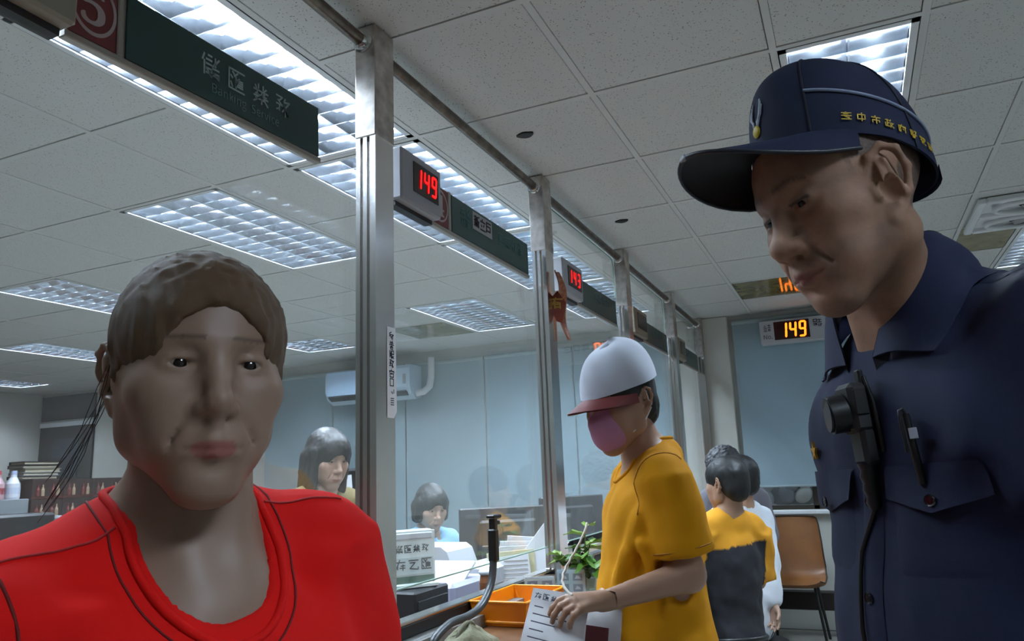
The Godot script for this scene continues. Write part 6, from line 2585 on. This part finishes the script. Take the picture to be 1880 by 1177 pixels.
func build_yellow_person() -> void:
	var fwd := Vector3(-0.90, 0, 0.43)
	var head := place(Vector3(-0.532, 1.480, -1.895), Vector3(-0.48, -0.22, 0.86), Vector3(-0.06, 1, 0.05))
	var t := place(Vector3(-0.497, 1.345, -1.975), fwd, Vector3(-0.05, 1, 0.02))
	var s := 0.90
	var o := thing("person", "person in white hat, pink mask and plain yellow T-shirt, standing with papers", "person")
	var base := Color(0.36, 0.205, 0.135)
	var m := MB.new()
	m.tinted = true
	put_head(m, head, 0.95, base, Color(0.06, 0.045, 0.04), 0.0)
	var f := Field.new()
	f.bar(head * Vector3(0, -0.045, -0.022), t * Vector3(0, -0.05, 0.002), 0.050, 0.058, 0.03)
	trunk(f, t, s, 1.25)
	var lsh := t * Vector3(0.160, -0.062, -0.005)
	var lel := Vector3(-0.388, 1.070, -1.850)
	var lwr := Vector3(-0.540, 1.034, -1.690)
	var rsh := t * Vector3(-0.150, -0.062, -0.005)
	var rel := Vector3(-0.560, 1.065, -2.055)
	var rwr := Vector3(-0.615, 0.985, -1.800)
	f.bar(lsh, lel, 0.046, 0.038, 0.03)
	f.bar(lel, lwr, 0.038, 0.0235, 0.02)
	f.bar(rsh, rel, 0.046, 0.038, 0.03)
	f.bar(rel, rwr, 0.038, 0.0235, 0.02)
	var legs := []
	for k in [1.0, -1.0]:
		var hp := t * Vector3(k * 0.08, -0.58, 0)
		var kn = Vector3(hp.x, 0.43, hp.z) + t.basis.x * k * 0.01
		var an = Vector3(hp.x, 0.07, hp.z) + t.basis.x * k * 0.02
		legs.push_back([hp, kn, an])
		f.bar(hp, kn, 0.078, 0.050, 0.03)
		f.bar(kn, an, 0.050, 0.032, 0.02)
		f.bar(an - Vector3(0, 0.03, 0), an + t.basis.z * 0.11 - Vector3(0, 0.04, 0), 0.030, 0.024, 0.02)
	f.mesh_into(m, Vector3(-0.80, 0.0, -2.28), Vector3(-0.24, 1.46, -1.70), 0.0115, func(_p: Vector3) -> Color: return base)
	# hands closing on the papers
	var tone := func(p: Vector3) -> Color: return base
	var hf := Field.new()
	var d := Vector3(-0.60, 0.06, 0.80).normalized()
	var y := Vector3(0.30, 0.80, 0.30)
	y = (y - d * y.dot(d)).normalized()
	hand_into(hf, Transform3D(Basis(d, y, d.cross(y)), lwr + d * 0.010), [0.75, 0.85, 0.9, 0.95], 0.8, 0.92)
	hf.bar(lwr - d * 0.035, lwr + d * 0.012, 0.0205, 0.0205, 0.012)
	hf.mesh_into(m, lwr + d * 0.08 - Vector3.ONE * 0.15, lwr + d * 0.08 + Vector3.ONE * 0.15, 0.0032, tone)
	hf = Field.new()
	d = Vector3(-0.28, -0.18, 0.94).normalized()
	y = Vector3(-0.5, 0.70, -0.1)
	y = (y - d * y.dot(d)).normalized()
	hand_into(hf, Transform3D(Basis(d, y, -d.cross(y)), rwr + d * 0.010), [0.5, 0.6, 0.65, 0.7], 0.5, 0.95)
	hf.mesh_into(m, rwr + d * 0.08 - Vector3.ONE * 0.15, rwr + d * 0.08 + Vector3.ONE * 0.15, 0.0036, tone)
	put("body", m, skin("sun-browned skin"), o)
	add_eyes_scaled(o, head, 0.95)
	var grey := paint("dark grey hair", Color(0.10, 0.095, 0.09), 0.6)
	hair_mesh(o, head, 0.95, grey, 0.004, 0.0, 71, 0.006)
	# hat: soft white crown, dark red brim
	var hat_at := head * Transform3D(Basis.from_scale(Vector3.ONE * 0.97), Vector3.ZERO)
	m = MB.new()
	m.t = hat_at
	var rows := []
	for i in 11:
		var e := PI * 0.5 * i / 10.0
		var row := []
		for j in 36:
			var a := TAU * j / 36
			var rad := pow(cos(e), 0.7) * (1.0 + 0.03 * sin(5.0 * a + 2.0 * e))
			row.push_back(Vector3(sin(a) * 0.093 * rad, 0.046 + 0.124 * pow(sin(e), 1.05) - 0.012 * cos(a), cos(a) * 0.117 * rad - 0.004))
		rows.push_back(row)
	m.sheet(rows, true)
	var white := relief(paint("white hat cloth", Color(0.80, 0.82, 0.87), 0.8), 0.2, 0.05, 25.0)
	var hat := put("hat", m, white, o)
	m = MB.new()
	m.t = hat_at
	rows = []
	var low := []
	for i in 6:
		var t2 := i / 5.0
		var row := []
		var row2 := []
		for j in 21:
			var u := j / 20.0 * 2.0 - 1.0
			var a := u * 1.3
			var reach := 0.062 * pow(maxf(0.0, 1.0 - pow(absf(u), 2.5)), 0.6)
			var p := Vector3(sin(a) * 0.093, 0.036, cos(a) * 0.117 - 0.004) + Vector3(0.1 * u, 0, 1.0) * reach * t2
			p.y -= 0.022 * t2 + 1.3 * p.x * p.x
			row.push_back(p)
			row2.push_back(p - Vector3(0, 0.003, 0))
		rows.push_back(row)
		low.push_back(row2)
	m.sheet(rows)
	m.sheet(low, false, true)
	put("brim", m, paint("dark red brim", Color(0.42, 0.12, 0.12), 0.6), hat)
	# mask
	var mf := Field.new()
	mf.egg(Vector3(0, -0.020, 0.042), Vector3(0.061, 0.078, 0.053), 0.03)
	mf.egg(Vector3(0, -0.060, 0.075), Vector3(0.040, 0.046, 0.040), 0.03)
	mf.egg(Vector3(0, -0.028, 0.106), Vector3(0.018, 0.018, 0.018), 0.02)
	mf.grow = 0.006
	mf.bar(Vector3(-0.2, 0.09, 0.04), Vector3(0.2, 0.09, 0.04), 0.088, 0.088, 0.006, -1)
	mf.bar(Vector3(-0.2, -0.03, -0.10), Vector3(0.2, -0.03, -0.10), 0.135, 0.135, 0.006, -1)
	m = MB.new()
	m.t = head * Transform3D(Basis.from_scale(Vector3.ONE * 0.95), Vector3.ZERO)
	mf.mesh_into(m, Vector3(-0.10, -0.14, -0.02), Vector3(0.10, 0.03, 0.15), 0.005)
	var mask := put("face_mask", m, paint("lilac-pink mask", Color(0.72, 0.50, 0.62), 0.8), o)
	m = MB.new()
	m.t = head * Transform3D(Basis.from_scale(Vector3.ONE * 0.95), Vector3.ZERO)
	for k in [1.0, -1.0]:
		m.tube([Vector3(k * 0.062, -0.020, 0.045), Vector3(k * 0.075, 0.01, 0.01), Vector3(k * 0.084, 0.025, -0.015)], 0.0016, 6)
		m.tube([Vector3(k * 0.060, -0.070, 0.045), Vector3(k * 0.074, -0.045, 0.0), Vector3(k * 0.082, -0.02, -0.02)], 0.0016, 6)
	put("ear_loops", m, M.paper, mask)
	# T-shirt
	var yellow := paint("yellow cotton", Color(0.80, 0.54, 0.03), 0.82, 0.0, 0.3)
	f = Field.new()
	trunk(f, t, s, 1.30)
	f.egg(t * (Vector3(0, -0.56, 0.0) * s), Vector3(0.172, 0.15, 0.138) * s, 0.05, 1, t.basis)
	f.bar(lsh, lsh.lerp(lel, 0.74), 0.054, 0.064, 0.012, 1, Vector3.ZERO, 1.0, 2)
	f.bar(lsh, lsh.lerp(lel, 0.25), 0.056, 0.054, 0.03)
	f.bar(rsh, rsh.lerp(rel, 0.74), 0.054, 0.062, 0.012, 1, Vector3.ZERO, 1.0, 2)
	f.bar(rsh, rsh.lerp(rel, 0.3), 0.062, 0.062, 0.04)
	f.grow = 0.010
	for c in [[Vector3(0.10, -0.36, 0.125), Vector3(0.15, -0.13, 0.06)], [Vector3(0.05, -0.42, 0.15), Vector3(0.13, -0.22, 0.09)], [Vector3(0.155, -0.34, 0.02), Vector3(0.165, -0.20, 0.06)], [Vector3(0.12, -0.50, 0.10), Vector3(0.02, -0.40, 0.155)]]:
		f.bar(t * c[0], t * c[1], 0.004, 0.003, 0.02)
	f.noise = cloth_noise(52, 8.0)
	f.noise_by = 0.007
	f.bar(t * Vector3(0, 0.09, -0.012), t * Vector3(0, -0.035, 0.0), 0.062, 0.060, 0.006, -1)
	f.bar(t * Vector3(0, -0.004, 0.0), t * Vector3(0, -0.008, 0.30), 0.062, 0.062, 0.005, -1, t.basis.y, 0.78)
	f.bar(lsh.lerp(lel, 0.60), lsh.lerp(lel, 1.1), 0.050, 0.062, 0.006, -1)
	m = MB.new()
	f.mesh_into(m, Vector3(-0.84, 0.62, -2.34), Vector3(-0.20, 1.42, -1.66), 0.0098)
	var shirt := put("shirt", m, relief(yellow, 0.2, 0.05, 40.0), o)
	m = MB.new()
	var ring := neck_ring(f, t, 0.064, 0.052, -0.006, 0.066)
	m.tube(ring, 0.005, 8)
	put("neck_band", m, yellow, shirt)
	m = MB.new()
	ring = []
	var ax := (lel - lsh).normalized()
	var sx := ax.cross(t.basis.z).normalized()
	var sy := ax.cross(sx)
	for i in 33:
		var a := TAU * i / 32
		ring.push_back(lsh.lerp(lel, 0.70) + (sx * cos(a) + sy * sin(a)) * 0.0745)
	m.tube(ring, 0.0018, 5)
	put("sleeve_hem", m, paint("ochre thread", Color(0.60, 0.38, 0.02), 0.8), shirt)
	m = MB.new()
	ring = []
	for i in 17:
		var a := lerpf(-0.6, 2.3, i / 16.0)
		ring.push_back(drop_on(f, t, Vector3(0.172 - 0.015 * sin(a), -0.075 + 0.20 * cos(a), 0.20 * sin(a)), Vector3(0, -cos(a), -sin(a))))
	m.tube(ring, 0.0016, 5)
	put("sleeve_seam", m, paint("ochre thread", Color(0.60, 0.38, 0.02), 0.8), shirt)
	trousers(o, t, legs, s, paint("grey slacks", Color(0.16, 0.16, 0.18), 0.8), false)
	# white cord from the chest down to the hand
	m = MB.new()
	var pts := []
	var c0 := t * Vector3(-0.02, -0.16, 0.165)
	var c1 := lwr + Vector3(-0.055, 0.020, 0.07)
	for i in 19:
		var u := i / 18.0
		var p := c0.lerp(c1, u) + Vector3(-0.05 * sin(PI * u) * u, -0.02 * sin(PI * u), 0.03 * sin(PI * u))
		pts.push_back(p + Vector3(sin(u * 60.0), 0, cos(u * 60.0)) * 0.0012)
	m.tube(pts, 0.0032, 6)
	tag(put("cord", m, paint("white braided cord", Color(0.72, 0.69, 0.65), 0.7), self), "white braided cord hanging along the yellow T-shirt down to the hand", "cord")
	# papers in the hands
	var sheets := [["printed white form held up by the person in the yellow T-shirt, nearest the yellow tray", Vector3(-0.640, 0.965, -1.600), 0.30, 0.13, 0.21], ["second white sheet with a dark red print, held below the wrist", Vector3(-0.565, 0.985, -1.700), 0.15, 0.10, 0.13]]
	for i in 2:
		var sh: Array = sheets[i]
		var at: Vector3 = sh[1]
		var p := thing("paper_form", sh[0], "paper", at, "forms held at the counter")
		p.basis = Basis(Vector3.UP, 0.45) * Basis(Vector3.RIGHT, -0.55) * Basis(Vector3(0, 0, 1), -0.30 + 0.1 * i)
		var hw: float = sh[3] * 0.5
		var hh: float = sh[4] * 0.5
		m = MB.new()
		rows = []
		for a in 9:
			var row := []
			for b in 7:
				var u := b / 3.0 - 1.0
				var w := a / 4.0 - 1.0
				row.push_back(Vector3(u * hw, w * hh, 0.010 * sin(u * 1.7 + w) + 0.004 * cos(w * 5.0)))
			rows.push_back(row)
		m.sheet(rows)
		var sheet := put("sheet", m, M.paper, p)
		m = MB.new()
		if i == 0:
			var glyphs := ["cun", "hui", "ye"]
			for k in 3:
				strokes(m, GLYPH[glyphs[k]], Vector3(-hw * 0.85 + 0.018 * k, hh * 0.86, 0.0135 - 0.003), Vector3.RIGHT, Vector3.UP, 0.013, 0.0016, 0.0006)
			for k in 9:
				m.span(Vector3(-hw * 0.8, hh * 0.55 - 0.017 * k, 0.0115), Vector3(-hw * 0.8 + 0.02 + 0.011 * ((k * 5) % 7), hh * 0.55 - 0.017 * k + 0.0022, 0.0125))
			put("print", m, paint("grey print", Color(0.30, 0.30, 0.36), 0.7), sheet)
		else:
			m.span(Vector3(-hw * 0.55, -hh * 0.75, 0.008), Vector3(hw * 0.45, -hh * 0.2, 0.0105))
			put("stamp_print", m, paint("dark red print", Color(0.36, 0.10, 0.12), 0.7), sheet)


# a seated figure: head and trunk frames, elbows and wrists, and where the knees go
func seated(o: Node3D, head: Transform3D, t: Transform3D, s: float, arms: Array, base: Color, hair: Color, shirt_tone: Callable, sleeve: float, trouser: Material, floor_y := 0.0, cell := 0.014) -> void:
	var m := MB.new()
	m.tinted = true
	put_head(m, head, 0.96, base, hair, 0.0)
	var f := Field.new()
	f.bar(head * Vector3(0, -0.045, -0.022), t * Vector3(0, -0.05, 0.002), 0.050, 0.058, 0.03)
	trunk(f, t, s)
	var lo := t.origin
	var hi := t.origin
	for a in arms:
		f.bar(a[0], a[1], 0.046, 0.038, 0.03)
		f.bar(a[1], a[2], 0.038, 0.025, 0.02)
		for p in a:
			lo = lo.min(p)
			hi = hi.max(p)
	var legs := []
	for k in [1.0, -1.0]:
		var hp := t * (Vector3(k * 0.09, -0.60, 0.02) * s)
		var kn = hp + t.basis.z * 0.40 * s + t.basis.x * k * 0.05
		kn.y = hp.y + 0.0
		var an = kn + t.basis.z * 0.02
		an.y = floor_y + 0.08
		legs.push_back([hp, kn, an])
		f.bar(hp, kn, 0.075, 0.052, 0.03)
		f.bar(kn, an, 0.050, 0.034, 0.02)
		f.bar(an - Vector3(0, 0.03, 0), an + t.basis.z * 0.11 - Vector3(0, 0.045, 0), 0.030, 0.024, 0.02)
		for p in legs[-1]:
			lo = lo.min(p)
			hi = hi.max(p)
	lo = (lo.min(t * Vector3(0, -0.6, 0)) - Vector3.ONE * 0.22)
	hi = hi + Vector3.ONE * 0.22
	f.mesh_into(m, lo, hi, 0.018, func(_p: Vector3) -> Color: return base)
	for i in arms.size():
		var wr: Vector3 = arms[i][2]
		var d: Vector3 = (wr - arms[i][1]).normalized()
		var y := t.basis.x * (1.0 if i == 0 else -1.0)
		y = (y - d * y.dot(d)).normalized()
		var hf := Field.new()
		hand_into(hf, Transform3D(Basis(d, y, d.cross(y)), wr + d * 0.012), [0.4, 0.45, 0.5, 0.55], 0.4, 0.95)
		hf.mesh_into(m, wr - Vector3.ONE * 0.17, wr + Vector3.ONE * 0.17, 0.0065, func(_p: Vector3) -> Color: return base)
	put("body", m, skin("skin"), o)
	add_eyes_scaled(o, head, 0.96)
	f = Field.new()
	trunk(f, t, s)
	for a in arms:
		f.bar(a[0], a[0].lerp(a[1], minf(sleeve, 1.0)), 0.060, 0.060 if sleeve >= 1.0 else 0.070, 0.04, 1, Vector3.ZERO, 1.0, 0 if sleeve >= 1.0 else 2)
		if sleeve > 1.0:
			f.bar(a[1], a[1].lerp(a[2], sleeve - 1.0), 0.056, 0.044, 0.03, 1, Vector3.ZERO, 1.0, 0)
	f.grow = 0.012
	f.noise = cloth_noise(63, 9.0)
	f.noise_by = 0.009
	f.bar(t * Vector3(0, 0.09, -0.012), t * Vector3(0, -0.04, 0.02), 0.064, 0.060, 0.008, -1)
	m = MB.new()
	m.tinted = true
	f.mesh_into(m, lo, hi, cell, func(p: Vector3) -> Color: return shirt_tone.call(t.affine_inverse() * p))
	var cm := paint("dyed cotton", Color.WHITE, 0.85)
	cm.vertex_color_use_as_albedo = true
	put("shirt", m, cm, o)
	trousers(o, t, legs, s, trouser, true)


func stool(label: String, at: Vector3, top: float) -> void:
	var o := thing("swivel_stool", label, "stool", at, "round stools at the counter")
	var m := MB.new()
	m.lathe(Vector3(0, top - 0.06, 0), [Vector2(0, 0), Vector2(0.17, 0), Vector2(0.185, 0.02), Vector2(0.185, 0.045), Vector2(0.17, 0.06), Vector2(0, 0.062)], 28)
	put("seat", m, M.black, o)
	m = MB.new()
	m.cone(Vector3(0, 0.05, 0), Vector3(0, top - 0.06, 0), 0.03, 0.025, 16)
	put("column", m, M.chrome, o)
	m = MB.new()
	var ring := []
	for k in 33:
		ring.push_back(Vector3(cos(TAU * k / 32) * 0.17, 0.20, sin(TAU * k / 32) * 0.17))
	m.tube(ring, 0.011, 8)
	for k in 3:
		var a := TAU * k / 3
		m.cone(Vector3(0, 0.20, 0), Vector3(cos(a) * 0.17, 0.20, sin(a) * 0.17), 0.008, 0.008, 8)
	put("foot_ring", m, M.chrome, o)
	m = MB.new()
	m.lathe(Vector3.ZERO, [Vector2(0, 0), Vector2(0.20, 0), Vector2(0.20, 0.012), Vector2(0.05, 0.045), Vector2(0, 0.05)], 28)
	put("base", m, M.black, o)


func build_seated_people() -> void:
	# yellow and black shirt, seen from behind
	var t := place(Vector3(-0.583, 1.075, -3.70), Vector3(-0.72, 0.0, -0.69), Vector3(-0.06, 1, -0.12))
	var head := place(Vector3(-0.556, 1.225, -3.67), Vector3(-0.80, -0.05, -0.50))
	var o := thing("person", "seated person seen from behind in yellow shirt with black back panel and jeans", "person")
	var gold := Color(0.62, 0.27, 0.008)
	var coal := Color(0.012, 0.013, 0.016)
	var dye := func(p: Vector3) -> Color:
		return coal if p.y < -0.115 - 0.14 * p.x and p.z < 0.06 and absf(p.x) < 0.165 else gold
	var jeans := grained(paint("blue denim", Color.WHITE, 0.85), noise_tex(0.25, Color(0.13, 0.22, 0.40), Color(0.33, 0.45, 0.64), 256, 3, 19), 2.5, false)
	seated(o, head, t, 0.95, [[t * Vector3(0.165, -0.065, -0.01), t * Vector3(0.19, -0.29, 0.05), t * Vector3(0.10, -0.30, 0.27)], [t * Vector3(-0.165, -0.065, -0.01), t * Vector3(-0.20, -0.29, 0.05), t * Vector3(-0.10, -0.30, 0.27)]], Color(0.36, 0.21, 0.14), Color(0.03, 0.028, 0.028), dye, 0.85, jeans, 0.0, 0.011)
	hair_mesh(o, head, 0.96, paint("black hair", Color(0.055, 0.05, 0.05), 0.55), 0.008, 0.0, 81, 0.007)
	var m := MB.new()
	var ring := []
	var sc := 0.95
	for k in 33:
		var a := TAU * k / 32
		ring.push_back(t * (Vector3(sin(a) * 0.172, -0.545 - 0.01 * cos(a), cos(a) * 0.128) * sc))
	m.tube(ring, 0.012, 6)
	put("belt", m, M.black, o)
	stool("black round stool under the person in the yellow and black shirt", Vector3((t * Vector3(0, -0.6, 0)).x, 0, (t * Vector3(0, -0.6, 0)).z), 0.43)
	# white long-sleeved shirt beyond
	t = place(Vector3(-0.60, 1.085, -4.28), Vector3(-0.85, 0.0, -0.52), Vector3(-0.02, 1, -0.06))
	head = place(Vector3(-0.582, 1.232, -4.24), Vector3(-0.95, -0.05, -0.25))
	o = thing("person", "person seated beyond the yellow and black shirt, in a loose white long-sleeved shirt", "person")
	var chalk := Color(0.70, 0.74, 0.80)
	seated(o, head, t, 0.95, [[t * Vector3(0.165, -0.065, -0.01), t * Vector3(0.20, -0.30, 0.02), t * Vector3(0.12, -0.36, 0.24)], [t * Vector3(-0.165, -0.065, -0.01), Vector3(-0.495, 0.82, -4.30), Vector3(-0.475, 0.63, -4.24)]], Color(0.38, 0.23, 0.16), Color(0.03, 0.028, 0.028), func(_p: Vector3) -> Color: return chalk, 1.95, paint("black trousers", Color(0.05, 0.05, 0.06), 0.8), 0.0, 0.012)
	hair_mesh(o, head, 0.96, paint("black hair", Color(0.055, 0.05, 0.05), 0.55), 0.010, 0.0, 82, 0.007)
	stool("black round stool with chrome foot ring under the person in the white shirt", Vector3((t * Vector3(0, -0.6, 0)).x + 0.03, 0, (t * Vector3(0, -0.6, 0)).z), 0.43)
	# grey curls farther on
	t = place(Vector3(-0.72, 1.165, -4.95), Vector3(-0.6, 0, -0.8))
	head = place(Vector3(-0.76, 1.295, -4.93), Vector3(-0.8, -0.15, -0.4))
	o = thing("person", "person with curly grey hair half hidden behind the plain yellow T-shirt", "person")
	seated(o, head, t, 0.92, [[t * Vector3(0.16, -0.065, -0.01), t * Vector3(0.20, -0.28, 0.0), t * Vector3(0.10, -0.30, 0.2)], [t * Vector3(-0.16, -0.065, -0.01), t * Vector3(-0.20, -0.28, 0.0), t * Vector3(-0.10, -0.30, 0.2)]], Color(0.38, 0.23, 0.16), Color(0.08, 0.08, 0.085), func(_p: Vector3) -> Color: return Color(0.14, 0.13, 0.15), 1.9, paint("black trousers", Color(0.05, 0.05, 0.06), 0.8), 0.0, 0.016)
	hair_mesh(o, head, 0.96, paint("iron grey hair", Color(0.20, 0.20, 0.21), 0.6), 0.016, 0.02, 83, 0.006, 0.007)
	stool("round stool under the person with curly grey hair", Vector3(-0.72, 0, -4.95), 0.50)


func office_chair(label: String, at: Vector3, turn: float, color: Material) -> void:
	var o := thing("office_chair", label, "chair", at, "office chairs on the staff side")
	o.rotation.y = turn
	var m := MB.new()
	m.box(Vector3(0, 0.44, 0), Vector3(0.46, 0.07, 0.44), 0.03)
	put("seat", m, color, o)
	m = MB.new()
	m.box(Vector3(0, 0.76, -0.23), Vector3(0.42, 0.46, 0.05), 0.024)
	put("backrest", m, color, o)
	m = MB.new()
	m.span(Vector3(-0.03, 0.42, -0.25), Vector3(0.03, 0.62, -0.235), 0.004)
	m.cone(Vector3(0, 0.08, 0), Vector3(0, 0.41, 0), 0.03, 0.025, 12)
	put("column", m, M.black, o)
	for k in 5:
		var a := TAU * k / 5
		m = MB.new()
		m.cone(Vector3(0, 0.10, 0), Vector3(cos(a) * 0.27, 0.06, sin(a) * 0.27), 0.02, 0.014, 8)
		m.ball(Vector3(cos(a) * 0.27, 0.03, sin(a) * 0.27), Vector3.ONE * 0.03, 10, 6)
		put("foot", m, M.black, o)


func build_staff_people() -> void:
	var t := place(Vector3(-2.10, 1.262, -2.70), Vector3(0.85, 0.0, 0.15), Vector3(0.04, 1, 0))
	var head := place(Vector3(-2.075, 1.405, -2.685), Vector3(0.85, -0.25, 0.30))
	var o := thing("person", "dark-haired person in an olive shirt behind the glass, left of the nearest post", "person")
	var olive := Color(0.14, 0.105, 0.035)
	seated(o, head, t, 0.95, [[t * Vector3(0.165, -0.065, -0.01), t * Vector3(0.20, -0.29, 0.03), t * Vector3(0.12, -0.38, 0.20)], [t * Vector3(-0.165, -0.065, -0.01), t * Vector3(-0.20, -0.29, 0.03), t * Vector3(-0.12, -0.38, 0.20)]], Color(0.40, 0.25, 0.18), Color(0.05, 0.035, 0.03), func(_p: Vector3) -> Color: return olive, 1.9, paint("black trousers", Color(0.05, 0.05, 0.06), 0.8), 0.0, 0.013)
	hair_mesh(o, head, 0.96, paint("dark brown hair", Color(0.10, 0.07, 0.065), 0.5), 0.012, 0.13, 84, 0.006)
	office_chair("office chair under the person in the olive shirt", Vector3((t * Vector3(0, -0.6, 0)).x, 0, (t * Vector3(0, -0.6, 0)).z), PI / 2, paint("olive chair cloth", Color(0.30, 0.25, 0.10), 0.8))
	t = place(Vector3(-2.23, 1.005, -3.80), Vector3(0.90, 0.0, 0.35), Vector3(0.05, 1, 0))
	head = place(Vector3(-2.20, 1.145, -3.775), Vector3(0.80, -0.30, 0.55))
	o = thing("person", "black-haired person in a light blue shirt seated behind the glass by the white machines", "person")
	var sky := Color(0.25, 0.46, 0.66)
	seated(o, head, t, 0.90, [[t * Vector3(0.16, -0.065, -0.01), t * Vector3(0.20, -0.25, 0.05), t * Vector3(0.10, -0.26, 0.26)], [t * Vector3(-0.16, -0.065, -0.01), t * Vector3(-0.20, -0.25, 0.05), t * Vector3(-0.10, -0.26, 0.26)]], Color(0.45, 0.29, 0.21), Color(0.03, 0.028, 0.03), func(_p: Vector3) -> Color: return sky, 1.9, paint("black trousers", Color(0.05, 0.05, 0.06), 0.8), 0.0, 0.014)
	hair_mesh(o, head, 0.96, paint("black hair", Color(0.055, 0.05, 0.05), 0.55), 0.010, 0.05, 85, 0.007)
	office_chair("grey office chair under the person in light blue", Vector3((t * Vector3(0, -0.6, 0)).x, 0, (t * Vector3(0, -0.6, 0)).z), PI / 2, M.dark)
